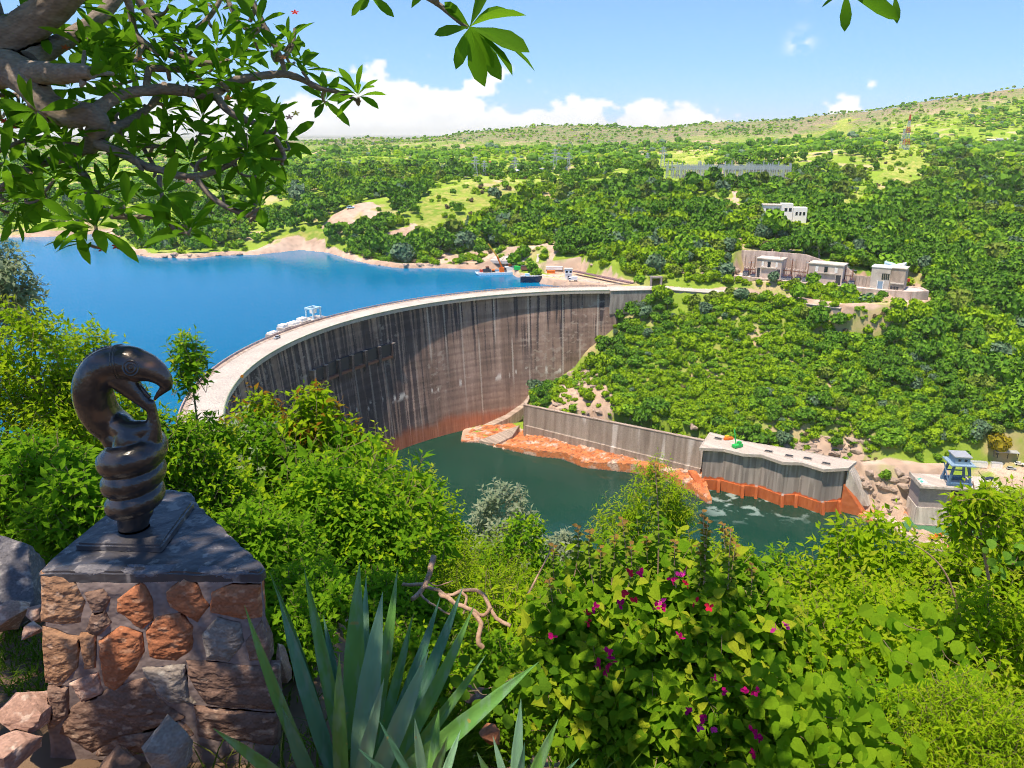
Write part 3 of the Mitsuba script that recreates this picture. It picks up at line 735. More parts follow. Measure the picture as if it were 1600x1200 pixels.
# ---------------------------------------------------------------- orange rocks at the waterline
def rock_sheet(poly, base_fn, amp, cell, seed, step=1.1):
    x0, y0, x1, y1 = poly.bounds
    X, Y = np.meshgrid(np.arange(x0, x1, step), np.arange(y0, y1, step))
    r = np.random.default_rng(seed)
    n = max(8, int((x1 - x0) * (y1 - y0) / cell ** 2))
    c = np.column_stack([r.uniform(x0, x1, n), r.uniform(y0, y1, n)])
    from scipy.spatial import cKDTree
    w = np.stack([X + 3 * (nfbm(np.stack([X / 5, Y / 5, X * 0], -1), 3, seed) - .5), Y * 1.5 + 3 * (nfbm(np.stack([X / 5, Y / 5, X * 0 + 9], -1), 3, seed) - .5)], -1)
    c[:, 1] *= 1.5
    d, k = cKDTree(c).query(w.reshape(-1, 2), 2)
    edge = np.clip((d[:, 1] - d[:, 0]) / 1.6, 0, 1).reshape(X.shape)
    hgt, tx, ty = r.uniform(-.5, 1, n)[k[:, 0]].reshape(X.shape), r.normal(0, .12, n)[k[:, 0]].reshape(X.shape), r.normal(0, .12, n)[k[:, 0]].reshape(X.shape)
    cc = c[k[:, 0]].reshape(*X.shape, 2)
    P = shapely.points(X, Y)
    ins = shapely.contains(poly, P)
    dist = shapely.distance(poly.exterior, P)
    Z = base_fn(X, Y) + (amp * hgt + (X - cc[..., 0]) * tx + (Y - cc[..., 1] / 1.5) * ty) * np.clip(dist / 3, 0, 1) + edge * 0.9 - 0.6 + (nfbm(np.stack([X / 2, Y / 2, X * 0], -1), 3, seed) - .5) * .7
    strata = np.floor(Z / .9 + nfbm(np.stack([X / 9, Y / 9, X * 0], -1), 2, seed)) * .9
    Z = .45 * Z + .55 * strata
    Z = np.where(ins, Z, RIVER - 3)
    ny_, nx_ = X.shape
    i, j = np.meshgrid(np.arange(ny_ - 1), np.arange(nx_ - 1), indexing='ij')
    q = np.stack([i * nx_ + j, i * nx_ + j + 1, (i + 1) * nx_ + j + 1, (i + 1) * nx_ + j], -1).reshape(-1, 4)
    keep = ins.ravel()[q].sum(1) >= 1
    return np.stack([X.ravel(), Y.ravel(), Z.ravel()], 1), q[keep]


def rock_colour(p, n, uv):
    a = fbm(p.x * 0.35, p.y * 0.35, p.z * 0.5, 4)
    o_ = mix((0.38, 0.11, 0.045), (0.62, 0.26, 0.10), a)
    w_ = mix((0.36, 0.24, 0.18), (0.66, 0.50, 0.40), noise(p.x * 0.9, p.y * 0.9, p.z))
    c = mix(o_, w_, smoothstep(0.50, 0.64, fbm(p.x * 0.16 + 7, p.y * 0.22, p.z * 0.2, 4)))
    c = mix(c, (0.22, 0.12, 0.09), smoothstep(.60, .68, fbm(p.x * .5, p.y * .9, p.z * 1.4, 3)) * .7)
    return mix((0.20, 0.14, 0.13), c, smoothstep(6.3, 7.3, p.z + noise(p.x, p.y, 0.0))) * (0.85 + 0.3 * noise(p.x * 3, p.y * 3, p.z * 3))


mat('orange_rock', rock_colour, 0.85, 0.2)
rk = sg.Polygon([tuple(on_arc(a, 203)) for a in (113, 117, 121)] + _xy((722, 690, 6), (752, 691, 6), (775, 697, 6), (800, 703, 6), (838, 712, 6), (880, 716, 6), (915, 730, 6), (985, 737, 6), (1040, 750, 6), (1078, 766, 6), (1108, 786, 6)) + [tuple(w1 + wn * 1.2 - wd * 1), tuple(w0 + wn * 1.2 + wd * 2)]).buffer(1.5)
def apron(X, Y):
    P = shapely.points(X, Y)
    dw = (X - w0[0]) * (-wn[0]) + (Y - w0[1]) * (-wn[1])
    left = np.clip(((X - w0[0]) * wd[0] + (Y - w0[1]) * wd[1] + 30) / 45, .12, 1)
    return 6.5 + np.clip(1 - dw / 38, 0, 1) * 7.5 * left
rv, rq = rock_sheet(rk, apron, 1.1, 5.5, 3, .8)
put('rock_apron', (rv, rq), 'orange_rock'); tag('rock_apron', 'broken orange and pale rock sloping into the river', kind='structure')
rk2 = sg.Polygon(_xy((1346, 812, 6), (1338, 770, 14), (1345, 738, 24), (1372, 742, 24), (1405, 745, 22), (1418, 760, 18), (1420, 800, 11), (1416, 826, 9), (1432, 842, 8), (1480, 852, 8), (1545, 868, 8), (1600, 880, 8), (1620, 905, 7), (1545, 890, 6), (1470, 862, 6), (1425, 845, 6), (1385, 822, 6))).buffer(1.0)
def bank(X, Y):
    z = np.maximum(H(X, Y), 7.5)
    return np.minimum(z, 7.5 + np.clip(shapely.distance(river_poly, shapely.points(X, Y)), 0, 60) * 0.42) + 0.6
rv, rq = rock_sheet(rk2, bank, 1.3, 6.0, 8)
def rock_colour2(p, n, uv):
    a = fbm(p.x * 0.35, p.y * 0.35, p.z * 0.5, 4)
    o_ = mix((0.50, 0.15, 0.06), (0.62, 0.25, 0.12), a)
    w_ = mix((0.30, 0.23, 0.18), (0.62, 0.51, 0.42), noise(p.x * 0.9, p.y * 0.9, p.z))
    return mix(w_, o_, smoothstep(0.46, 0.58, fbm(p.x * 0.10 + 3, p.y * 0.14, 0.0, 4) - (p.x - 225) * 0.008)) * (0.85 + 0.3 * noise(p.x * 3, p.y * 3, p.z * 3))
mat('bank_rock', rock_colour2, 0.85, 0.2)
put('river_bank', (rv, rq), 'bank_rock'); tag('river_bank', 'pale broken rock bank with an orange patch beside the outlet', kind='structure')
# ---------------------------------------------------------------- the gate house in the small pool
def windows_on(key, a, b, z0, z1, n, w, bsdf='dark_glass', d=0.12, name='window'):
    """n window panes set in frames on the upright face from a to b (plan)."""
    a, b = np.asarray(a, float)[:2], np.asarray(b, float)[:2]
    L, t = np.linalg.norm(b - a), unit(b - a)
    for k in range(n):
        q = a + t * L * (k + 0.5) / n
        f = part(key, name, box(q[0], q[1], z0, w, 2 * d, z1 - z0, math.atan2(t[1], t[0])), bsdf)


gh_a, gh_b = at_z(1428, 818, 9)[:2], at_z(1478, 821, 9)[:2]
gd = unit(gh_b - gh_a); gn = np.array([-gd[1], gd[0]])
GT = at_plane(1440, 757, gh_a, gh_b)[2]                    # top of the concrete
def gp(s, n): return gh_a + gd * s + gn * n
W1 = float(np.linalg.norm(gh_b - gh_a))
gh = thing('gate_house', 'tall grey concrete intake block with a dark slot, standing in the small green pool', 'building')


def gate_conc(p, n, uv):
    s = p.x * gd[0] + p.y * gd[1]
    c = mix((0.27, 0.23, 0.24), (0.40, 0.36, 0.35), fbm(s * 0.4, p.z * 0.1, 0.0, 4)) * (0.9 + 0.2 * noise(s * 2, p.z * 3, 1.0))
    return c


mat('gate_concrete', gate_conc, 0.85, 0.2)
GD = 15.0
def rect(s0, s1, n0, n1): return np.array([gp(s0, n0), gp(s1, n0), gp(s1, n1), gp(s0, n1)])
for s0, s1 in ((0, W1), (W1 + 7, 2 * W1 + 7)):
    part(gh, 'block', prism(rect(s0 + .4, s1 - .4, 0.8, GD), 0, GT - 1.6), 'gate_concrete')
    lower = trimesh.convex.convex_hull(np.vstack([np.column_stack([rect(s0, s1, -1.2, GD + .02), np.full(4, 9.0 - 3)]), np.column_stack([rect(s0, s1, 0.3, GD + .02), np.full(4, 9 + (GT - 9) * .42)])]))
    part(gh, 'lower_pier', lower, 'concrete_pale')
    part(gh, 'footing', prism(rect(s0 + .6, s1 - .6, -1.9, 2), 7.5, 9.5), 'concrete_grey')
part(gh, 'slot_back', prism(rect(W1 - .5, W1 + 7.5, 12, GD - .3), 0, GT - 1.7), 'gate_concrete')
part(gh, 'slot_gate', prism(rect(W1 - .3, W1 + 7.3, 3, 3.8), GT - 11, GT - 7), 'yellow_paint')
part(gh, 'roof_slab', prism(rect(-1, 2 * W1 + 8, -1.8, GD + 1), GT - 1.597, GT - .2), 'concrete_pale')
part(gh, 'roof_deck', prism(rect(-.4, 2 * W1 + 7.4, -1.2, GD + .4), GT - .197, GT + .05), 'deck_concrete')
part(gh, 'parapet', join([prism(rect(-1, -.5, -1.8, GD + 1), GT - .19, GT + 1.0)]), 'concrete_pale')
part(gh, 'boom', prism(rect(W1 - 1, W1 + 8, -2.4, -1.6), 8.8, 9.5), 'yellow_paint')
gt_ = thing('gantry_tower', 'blue steel gantry tower with a cabin on top of the intake block', 'tower')
s0, s1 = W1 - 3.0, W1 + 9
CAB = at_plane(1497, 722, gp(0, 6), gp(10, 6))[2]
for s_, t_ in ((s0, s0 + 2.2), (s1, s1 - 2.2)):
    for n_ in (0.6, 9.5): part(gt_, 'leg', bar((*gp(s_, n_), GT + .05), (*gp(t_, n_ * .8 + 1), CAB), 1.1), 'blue_paint')
for n_ in (0.6, 9.5):
    part(gt_, 'brace', bar((*gp(s0 + 1.1, n_ * .9 + .5), (GT + CAB) / 2), (*gp(s1 - 1.1, n_ * .9 + .5), (GT + CAB) / 2), .6), 'blue_paint')
for a_, b_ in (((s0, .6), (s0, 9.5)), ((s1, .6), (s1, 9.5))):
    part(gt_, 'brace', bar((*gp(*a_), GT + 2), (*gp(*b_), CAB - 2), .45), 'blue_paint')
part(gt_, 'base_beam', join([bar((*gp(s0 - .5, n_), GT + 1.0), (*gp(s1 + .5, n_), GT + 1.0), 1.5) for n_ in (.6, 9.5)]), 'blue_paint')
part(gt_, 'platform', prism(rect(s0 - .5, s1 + .5, -1, 12), CAB, CAB + .6), 'steel_blue')
cabin = part(gt_, 'cabin', prism(rect(s0 + 2.0, s1 - 2.0, 1.5, 10), CAB + .603, CAB + 4.6), 'steel_blue')
for q in (.3, .7):
    c = gp(s0 + 2.0 + (s1 - s0 - 4.0) * q, 1.5)
    part(gt_, 'cabin__window', box(c[0], c[1], CAB + 2.2, 1.5, .2, 1.3, math.atan2(gd[1], gd[0])), 'dark_glass')
part(gt_, 'cabin__roof', prism(rect(s0 + 1.3, s1 - 1.3, .8, 10.8), CAB + 4.603, CAB + 5.2), 'galvanised')
o = thing('tarpaulin', 'crumpled green and white tarpaulin on the left corner of the intake block roof', 'tarpaulin')
c = gp(2.5, 5)
X, Y = np.meshgrid(np.linspace(-1.7, 1.7, 14), np.linspace(-3.0, 3.0, 18))
Z = np.clip(1.3 * nfbm(np.stack([X * .8, Y * .8, X * 0], -1), 3, 4) * np.clip(1.8 - np.abs(X), 0, 1) * np.clip(3.1 - np.abs(Y), 0, 1), .03, 2)
i, j = np.meshgrid(np.arange(17), np.arange(13), indexing='ij')
mat('tarp', lambda p, n, uv: mix((0.10, 0.42, 0.36), (0.62, 0.66, 0.62), smoothstep(.4, .6, noise(p.x * .5, p.y * .5, 0.0))), .5)
put(o, (np.stack([X.ravel() + c[0], Y.ravel() + c[1], Z.ravel() + GT + .06], 1), np.stack([i * 14 + j, i * 14 + j + 1, (i + 1) * 14 + j + 1, (i + 1) * 14 + j], -1).reshape(-1, 4)), 'tarp', True)
o = thing('steel_trestle', 'small navy steel trestle at the right end of the intake block roof', 'trestle')
c = gp(2 * W1 + 3, 6)
for q in (-1.3, 1.3): part(o, 'leg', bar((c[0] + q, c[1], GT + .05), (c[0] + q * 2.0, c[1], GT + 4.2), .5), 'navy_paint')
part(o, 'tray', box(c[0], c[1], GT + 3.0, 5.2, 2.2, .7, .3), 'navy_paint')
o = thing('excavator', 'small orange excavator on the rock bank in front of the green pool', 'excavator')
c = at_z(1459, 843, 9.5); c[2] = 9.8
part(o, 'track', box(c[0], c[1] - 1.0, 9.4, 3.8, .8, 1.1), 'rubber'); part(o, 'track', box(c[0], c[1] + 1.0, 9.4, 3.8, .8, 1.1), 'rubber')
part(o, 'body', box(c[0] - .3, c[1], 10.503, 3.4, 2.4, 1.4), 'yellow_paint')
part(o, 'cab', box(c[0] + .7, c[1] - .5, 11.906, 1.3, 1.2, 1.3), 'orange_paint')
part(o, 'boom', join([bar((c[0] + 1, c[1] + .4, 11.5), (c[0] + 3.6, c[1] + .4, 13.2), .5), bar((c[0] + 3.6, c[1] + .4, 13.2), (c[0] + 4.6, c[1] + .4, 10.6), .4)]), 'orange_paint')
# yard: containers, shed, cars
for i, (u, v, l, txt, bs) in enumerate([(1527, 729, 10, 'long white container in the yard right of the gantry tower', 'white_paint'), (1556, 731, 6, 'short pale container under the yellow topped tree', 'white_paint')]):
    c = hit(u, v); z = float(H(c[0], c[1]))
    k = thing('container', txt, 'container')
    part(k, 'body', box(c[0], c[1], z, l, 2.8, 3.2, -.2), bs)
    for q in np.arange(-l / 2 + .5, l / 2, .7): part(k, 'rib', box(c[0] + q * math.cos(-.2) + 1.42 * math.sin(-.2), c[1] + q * math.sin(-.2) - 1.42 * math.cos(-.2), z + .2, .3, .12, 2.8, -.2), bs)
    part(k, 'roof', box(c[0], c[1], z + 3.203, l + .2, 3.0, .15, -.2), 'galvanised')
c = hit(1570, 716); z = float(H(c[0], c[1]))
o = thing('shed', 'open grey roofed shed against the hillside above the yard', 'shed')
part(o, 'roof', box(c[0], c[1], z + 4.0, 13, 6, .35, -.2), 'galvanised')
for q in (-5.5, 0, 5.5): part(o, 'post', box(c[0] + q, c[1] - 2.2 - q * .2, z, .35, .35, 4.0), 'dark_steel')
for i, (u, v, bs) in enumerate([(1580, 734, 'galvanised'), (1592, 727, 'white_paint')]):
    c = hit(u, v); c[2] = float(H(c[0], c[1])) + .05
    car(thing('car', ['silver car parked in the yard at the right edge', 'white car parked further back in the yard at the right edge'][i], 'car'), c, -.3, bs, 1.2)

# ---------------------------------------------------------------- the transformer platform on the hillside
def pf(s, n): return (PA + PD * s + PN * n)[:2]
def ps(u, v, n):                                         # (s, z) on the upright plane n metres behind the platform's front edge
    q = at_plane(u, v, pf(0, n), pf(1, n)); return float((q - PA) @ PD), float(q[2])
prz = math.atan2(PD[1], PD[0])
def pbox(s0, s1, n0, n1, z0, z1): return prism([pf(s0, n0), pf(s1, n0), pf(s1, n1), pf(s0, n1)], z0, z1)
mat('platform_wall', lambda p, n, uv: mix((0.36, 0.28, 0.245), (0.60, 0.50, 0.44), dr.clip(1.6 * fbm((p.x * PD[0] + p.y * PD[1]) * 0.5, p.z * 0.05, 1.0, 4) - .3, 0, 1)) * (0.88 + .24 * noise(p.x * 2, p.y * 2, p.z * 2)), 0.88, 0.15)
pw = thing('platform_wall', 'stained concrete retaining wall in front of the hillside transformer platform', 'wall')
edge = np.array(platform_poly.exterior.coords)[:7]
for k in range(6):
    for q in range(3 if k in (1, 2) else 1):
        nq = 3 if k in (1, 2) else 1
        a, b = edge[k] + (edge[k + 1] - edge[k]) * q / nq, edge[k] + (edge[k + 1] - edge[k]) * (q + 1) / nq
        t_ = unit(b - a); o_ = np.array([t_[1], -t_[0]])
        part(pw, 'wall_panel', prism([a + o_ * .8 + t_ * .04, b + o_ * .8 - t_ * .04, b - o_ * 1.2 - t_ * .04, a - o_ * 1.2 + t_ * .04], 101, 113.6), 'platform_wall')
pl_ = thing('platform_floor', 'pale concrete floor of the hillside transformer platform', 'floor')
put(pl_, prism(np.array(platform_poly.buffer(-.9).exterior.coords), 105, 113.0), 'deck_concrete')
BN = 22.0
rw = thing('back_wall', 'tall ribbed concrete retaining wall cut into the hill behind the transformers', 'wall')
tops = [ps(u, v, BN) for u, v in [(1158, 391), (1200, 393), (1258, 398), (1290, 409), (1322, 417), (1334, 428)]]
prof = [(tops[0][0] - 2, 100)] + tops + [(tops[-1][0] + 1, 100)]
zt2 = lambda s: float(np.interp(s, [t[0] for t in tops], [t[1] for t in tops]))
ss = np.linspace(tops[0][0], tops[-1][0], 23)
for a, b in zip(ss[:-1], ss[1:]):
    v_ = [[*pf(s, n), z] for s in (a + .04, b - .04) for n, z in ((BN, 104), (BN + 3, 104), (BN + 3, zt2(s)), (BN + 1.4, zt2(s)))]
    part(rw, 'wall_panel', trimesh.convex.convex_hull(v_), 'platform_wall')
for s in ss[1:-1:2]:
    part(rw, 'rib', trimesh.convex.convex_hull([[*pf(s + d, n), z] for d in (-.35, .35) for n, z in ((BN - .9, 112), (BN + 1.5, 112), (BN + 1.5, zt2(s) - 4), (BN + .6, zt2(s) - 4))]), 'concrete_warm')


concrete('portal_concrete', (0.42, 0.34, 0.30), (0.62, 0.53, 0.47))


def portal(u0, u1, vt, vb, txt, win):
    s0, z0 = ps(u0, vb, 5); s1, _ = ps(u1, vb, 5); _, z1 = ps((u0 + u1) / 2, vt, 5)
    k = thing('portal_building', txt, 'building')
    part(k, 'wall', pbox(s0, s1, 5, 19, 113.0, z1 - .8), 'portal_concrete')
    part(k, 'roof', pbox(s0 - .5, s1 + .5, 4.4, 19.5, z1 - .797, z1), 'concrete_pale')
    h = z1 - 113
    for f0, f1, g0, g1 in win: part(k, 'window', pbox(s0 + (s1 - s0) * f0, s0 + (s1 - s0) * f1, 4.8, 5.2, 113 + h * g0, 113 + h * g1), 'dark_glass')
    part(k, 'door', pbox(s0 + (s1 - s0) * .04, s0 + (s1 - s0) * .16, 4.85, 5.2, 113.05, 113 + h * .5), 'dark_steel')
    part(k, 'door', pbox(s0 + (s1 - s0) * .82, s0 + (s1 - s0) * .96, 4.85, 5.2, 113.05, 113 + h * .5), 'dark_steel')
    part(k, 'canopy', pbox(s0 + (s1 - s0) * .2, s0 + (s1 - s0) * .8, 3.6, 5.003, 113 + h * .52, 113 + h * .57), 'concrete_pale')
    for f in (.2, .76): part(k, 'panel', pbox(s0 + (s1 - s0) * f, s0 + (s1 - s0) * (f + .08), 4.85, 5.1, 113 + h * .6, 113 + h * .85), 'white_paint')
    return s0, s1, z1


portal(1180, 1219, 404, 437, 'left of the two concrete portal buildings on the transformer platform', [(.44, .56, .58, .85)])
portal(1260, 1314, 412, 449, 'right and larger concrete portal building on the transformer platform', [(.46, .56, .58, .85)])
bw_ = thing('bay_wall', 'row of tan concrete bay walls behind the transformers, between the portal buildings', 'wall')
for u0, u1, vt in [(1162, 1179, 418), (1220, 1240, 420), (1240, 1259, 422), (1315, 1334, 428)]:
    s0, _ = ps(u0, 440, 13); s1, _ = ps(u1, 440, 13); z1 = ps((u0 + u1) / 2, vt, 13)[1]
    part(bw_, 'panel', pbox(s0, s1, 13, 14, 113.0, z1), 'portal_concrete')
    for f in np.linspace(0, 1, 4): part(bw_, 'buttress', pbox(s0 + (s1 - s0) * f - .35, s0 + (s1 - s0) * f + .35, 11.4, 12.997, 113.0, z1 + .8), 'portal_concrete')
    part(bw_, 'beam', pbox(s0, s1, 11.2, 11.39, z1 - 1.4, z1 - .8), 'rust_brown')
for i, (u0, u1, vt, vb) in enumerate([(1160, 1168, 420, 430), (1172, 1180, 425, 433), (1219, 1226, 429, 441), (1227, 1235, 429, 442), (1241, 1249, 429, 444), (1252, 1260, 430, 445), (1313, 1320, 437, 448), (1324, 1333, 435, 450)]):
    s0, _ = ps(u0, vb, 6); s1, _ = ps(u1, vb, 6); _, z1 = ps(u0, vt, 6)
    k = thing('transformer', f"dark finned power transformer on the hillside platform, {('leftmost of the eight', 'second from the left', 'third from the left', 'fourth from the left', 'fourth from the right', 'third from the right', 'second from the right', 'rightmost of the eight')[i]}", 'transformer', group='transformers on the hillside platform')
    part(k, 'tank', pbox(s0, s1, 6, 11, 113.2, z1 - 1.8), 'navy_paint')
    for f in np.linspace(.08, .92, 5): part(k, 'radiator_fin', pbox(s0 + (s1 - s0) * f - .18, s0 + (s1 - s0) * f + .18, 5.2, 5.997, 113.5, z1 - 2.4), 'galvanised')
    for f in (.2, .5, .8): part(k, 'bushing', trimesh.creation.cylinder(.28, 2.2, sections=8).apply_translation((*pf(s0 + (s1 - s0) * f, 8), z1 - .7)), 'insulator')
    part(k, 'conservator', pbox(s0 + .2, s1 - .2, 9.5, 10.8, z1 - 1.6, z1 - .6), 'rust_brown')
for i, (u, vt) in enumerate([(1217, 402), (1236, 404), (1262, 408), (1320, 415), (1332, 420), (1172, 408)]):
    s0, z0 = ps(u, 430, 12); _, z1 = ps(u, vt, 12)
    k = thing('line_post', ['rusty steel post right of the left portal building on the platform', 'rusty steel post in the middle of the back wall', 'rusty steel post at the left edge of the larger portal building', 'rusty steel post right of the larger portal building', 'rightmost rusty steel post on the platform', 'leftmost rusty steel post on the platform'][i], 'post', group='steel posts on the transformer platform')
    part(k, 'mast', pbox(s0 - .35, s0 + .35, 12, 12.7, 113.0, z1), 'rust_brown')
    part(k, 'arm', pbox(s0 - 2.4, s0 + 2.4, 12.1, 12.5, z1 - 1.2, z1 - .7), 'galvanised')
k = thing('low_wall', 'low concrete blast wall between the transformers and the right hand building', 'wall')
s0, _ = ps(1330, 448, 9); s1, _ = ps(1358, 450, 9); z1 = ps(1345, 431, 9)[1]
for q in range(5): part(k, 'wall_panel', pbox(s0 + (s1 - s0) * q / 5 + .1, s0 + (s1 - s0) * (q + 1) / 5 - .1, 9, 10.2, 113.0, z1), 'concrete_warm')
k = thing('control_building', 'pale block shaped building with a glazed corner at the right end of the platform', 'building')
s0, _ = ps(1358, 450, 8); sm, _ = ps(1388, 449, 8); s1, _ = ps(1412, 447, 8); z1 = ps(1372, 418, 8)[1]; z2 = ps(1400, 420, 8)[1]
part(k, 'wall', pbox(s0, sm, 8, 20, 113.0, z1), 'concrete_pale')
part(k, 'roof', pbox(s0 - .4, sm + .4, 7.6, 20.4, z1 + .003, z1 + .7), 'white_paint')
part(k, 'right_wing', pbox(sm + .003, s1, 9, 22, 113.0, z2), 'concrete_warm')
part(k, 'right_wing__roof', pbox(sm + .5, s1 + .5, 8.4, 22.5, z2 + .003, z2 + .6), 'concrete_pale')
for q in range(4): part(k, 'window', pbox(sm - 5.5 + q * 1.35, sm - 4.4 + q * 1.35, 7.85, 8.2, 113 + (z1 - 113) * .45, 113 + (z1 - 113) * .75), 'dark_glass')
part(k, 'door', pbox(sm - 7.5, sm - 3.8, 7.85, 8.2, 113.05, 113 + (z1 - 113) * .36), 'steel_blue')
for q in (0, 3.9): part(k, 'column', pbox(sm - 7.9 + q, sm - 7.4 + q, 6.6, 7.2, 113.0, 113 + (z1 - 113) * .4), 'white_paint')
for q in range(3): part(k, 'louvre', pbox(sm + 1.2 + q * 2.0, sm + 2.8 + q * 2.0, 8.85, 9.2, 113.6, 115.4), 'dark_steel')
part(k, 'fascia', pbox(sm + .6, s1 - .2, 8.0, 9.003, 117.6, 118.4), 'concrete_pale')
c0 = ps(1384, 412, 24); c1 = ps(1412, 412, 24)
k = thing('pavilion', 'white and pale green roofed pavilion behind the control building', 'building')
part(k, 'wall', pbox(c0[0], c1[0], 24, 32, 113, c0[1] - 1.2), 'white_paint')
part(k, 'roof', trimesh.convex.convex_hull([[*pf(s, n), z] for s, z in ((c0[0] - 1, c0[1] + 1.4), ((c0[0] + c1[0]) / 2, c0[1] - .9), ) for n in (23, 33)] + [[*pf(s, n), c0[1] - 1.19] for s in (c0[0] - 1, (c0[0] + c1[0]) / 2) for n in (23, 33)]), 'pale_blue_paint')
part(k, 'roof', trimesh.convex.convex_hull([[*pf(s, n), z] for s, z in (((c0[0] + c1[0]) / 2 + .05, c0[1] - .9), (c1[0] + 1, c0[1] + 1.2)) for n in (23, 33)] + [[*pf(s, n), c0[1] - 1.19] for s in ((c0[0] + c1[0]) / 2 + .05, c1[0] + 1) for n in (23, 33)]), 'white_paint')
k = thing('truck', 'small blue and red truck parked at the right tip of the platform', 'truck')
c = at_z(1412, 441, 113.4)
part(k, 'load_bed', box(c[0], c[1], 113.9, 4.2, 2.4, 1.9, .2), 'blue_paint'); part(k, 'cab', box(c[0] + 3.4, c[1] + .7, 113.7, 2.2, 2.2, 2.3, .2), 'red_paint')
for q in (-1.2, 1.2, 3.4):
    for e in (-1.1, 1.1): part(k, 'wheel', box(c[0] + q - e * .2, c[1] + q * .2 + e, 113.02, .9, .35, .9, .2), 'rubber')
k = thing('tunnel_portal', 'square tunnel mouth in a concrete frame beside the road at the end of the dam', 'tunnel')
c = at_y(1025, 441, 612); z = 107.0
part(k, 'frame', join([box(c[0] - 4, c[1], z - 2, 1.2, 3, 8.5), box(c[0] + 4, c[1], z - 2, 1.2, 3, 8.5), box(c[0], c[1], z + 6.503, 9.4, 3, 1.4)]), 'concrete_grey')
part(k, 'lining', join([box(c[0] - 3.6, c[1] + 6, z - 2, .5, 11, 8.4), box(c[0] + 3.6, c[1] + 6, z - 2, .5, 11, 8.4), box(c[0], c[1] + 6, z + 6.2, 7.6, 11, .4), box(c[0], c[1] + 11.3, z - 2, 6.6, .4, 8.1)]), 'concrete_grey')

# ---------------------------------------------------------------- white house on the hill, far roofs
c = hit(1226, 346); yaw = -.18
k = thing('white_house', 'white flat roofed building among the trees above the platform', 'building')
z = float(H(c[0], c[1]))
sc_ = np.linalg.norm(c - EYE) / FOCAL                     # metres per pixel there
def wbox(u0, u1, v0, v1, d0, d1): return box(c[0] + ((u0 + u1) / 2 - 1226) * sc_ , c[1] + (d0 + d1) / 2 + ((u0 + u1) / 2 - 1226) * sc_ * yaw, z + (346 - v0) * sc_, (u1 - u0) * sc_, d1 - d0, (v0 - v1) * sc_, yaw)
part(k, 'left_wing', wbox(1196, 1220, 348, 324, 0, 9), 'white_paint')
part(k, 'left_wing__roof', wbox(1195, 1221, 323.9, 322.5, -.8, 9.6), 'concrete_pale')
part(k, 'tower', wbox(1220.2, 1236, 350, 321, -2, 9), 'white_paint')
part(k, 'right_wing', wbox(1236.2, 1255, 352, 326, -3, 8), 'white_paint')
for i in range(4): part(k, 'left_wing__window', wbox(1199 + i * 5, 1203 + i * 5, 335, 328, -.2, .3), 'dark_glass')
for i in range(2): part(k, 'tower__window', wbox(1223 + i * 6, 1227 + i * 6, 332, 327, -2.2, -1.7), 'dark_glass')
for i in range(3): part(k, 'right_wing__window', wbox(1238 + i * 5, 1241 + i * 5, 337, 332, -3.2, -2.7), 'dark_glass')
far = [(567, 264, 30, 'tile_red', 'long low house with a red roof on the far wooded slope, left one'), (586, 263, 16, 'tile_red', 'small house with a red roof beside the long red roofed house'), (174, 268, 18, 'tile_red', 'red roofed house seen through the branches at the left'), (764, 257, 12, 'tile_red', 'red roofed house near the middle pylon'),
       (724, 276, 16, 'galvanised', 'grey roofed house left of the leaning pylon'), (748, 272, 14, 'white_paint', 'white roofed house below the leaning pylon'), (775, 273, 26, 'galvanised', 'grey shed roof right of the leaning pylon'), (803, 271, 22, 'white_paint', 'pale roof halfway between the pylons'), (845, 269, 22, 'galvanised', 'grey roof left of the twin pylons'), (880, 267, 16, 'white_paint', 'pale roof under the twin pylons'),
       (1545, 222, 22, 'white_paint', 'pale house under the right hand hill'), (1565, 221, 18, 'galvanised', 'grey roofed house under the right hand hill'), (1530, 226, 16, 'white_paint', 'small pale house left of the others under the right hand hill'), (1582, 224, 16, 'galvanised', 'small grey house at the far right under the hill'), (1120, 232, 20, 'galvanised', 'grey roof behind the switchyard'), (1300, 232, 20, 'white_paint', 'pale roof in the trees right of the switchyard')]
for u, v, w, roof, txt in far:
    q = hit(u, v); zz = float(H(q[0], q[1])); w *= np.linalg.norm(q - EYE) / FOCAL * .75
    k = thing('house', txt, 'house')
    part(k, 'wall', box(q[0], q[1], zz - 1, w, 9, 5.5), 'concrete_pale')
    part(k, 'roof', trimesh.convex.convex_hull([(q[0] + a * (w / 2 + .6), q[1] + b, zz + 4.51 + h) for a in (-1, 1) for b, h in ((-5.5, 0), (5.5, 0), (0, 2.6))]), roof)
    for f in (-.3, 0, .3): part(k, 'window', box(q[0] + f * w, q[1] - 4.55, zz + 1.2, w * .12, .2, 1.6), 'dark_glass')

# ---------------------------------------------------------------- switchyard and pylons
def lattice(key, x, y, z, h, w0_, w1_, bsdf, n=7, name='frame', th=.35):
    ms = []
    lv = np.linspace(0, 1, n + 1)
    for e, (a, b) in enumerate(((-1, -1), (1, -1), (1, 1), (-1, 1))):
        ms.append(bar((x + a * w0_, y + b * w0_, z), (x + a * w1_, y + b * w1_, z + h), th))
        a2, b2 = ((1, -1), (1, 1), (-1, 1), (-1, -1))[e]
        for q in range(n):
            r_, s_ = w0_ + (w1_ - w0_) * lv[q], w0_ + (w1_ - w0_) * lv[q + 1]
            ms.append(bar((x + a * r_, y + b * r_, z + h * lv[q]), (x + a2 * s_, y + b2 * s_, z + h * lv[q + 1]), th * .6))
    return part(key, name, join(ms), bsdf)


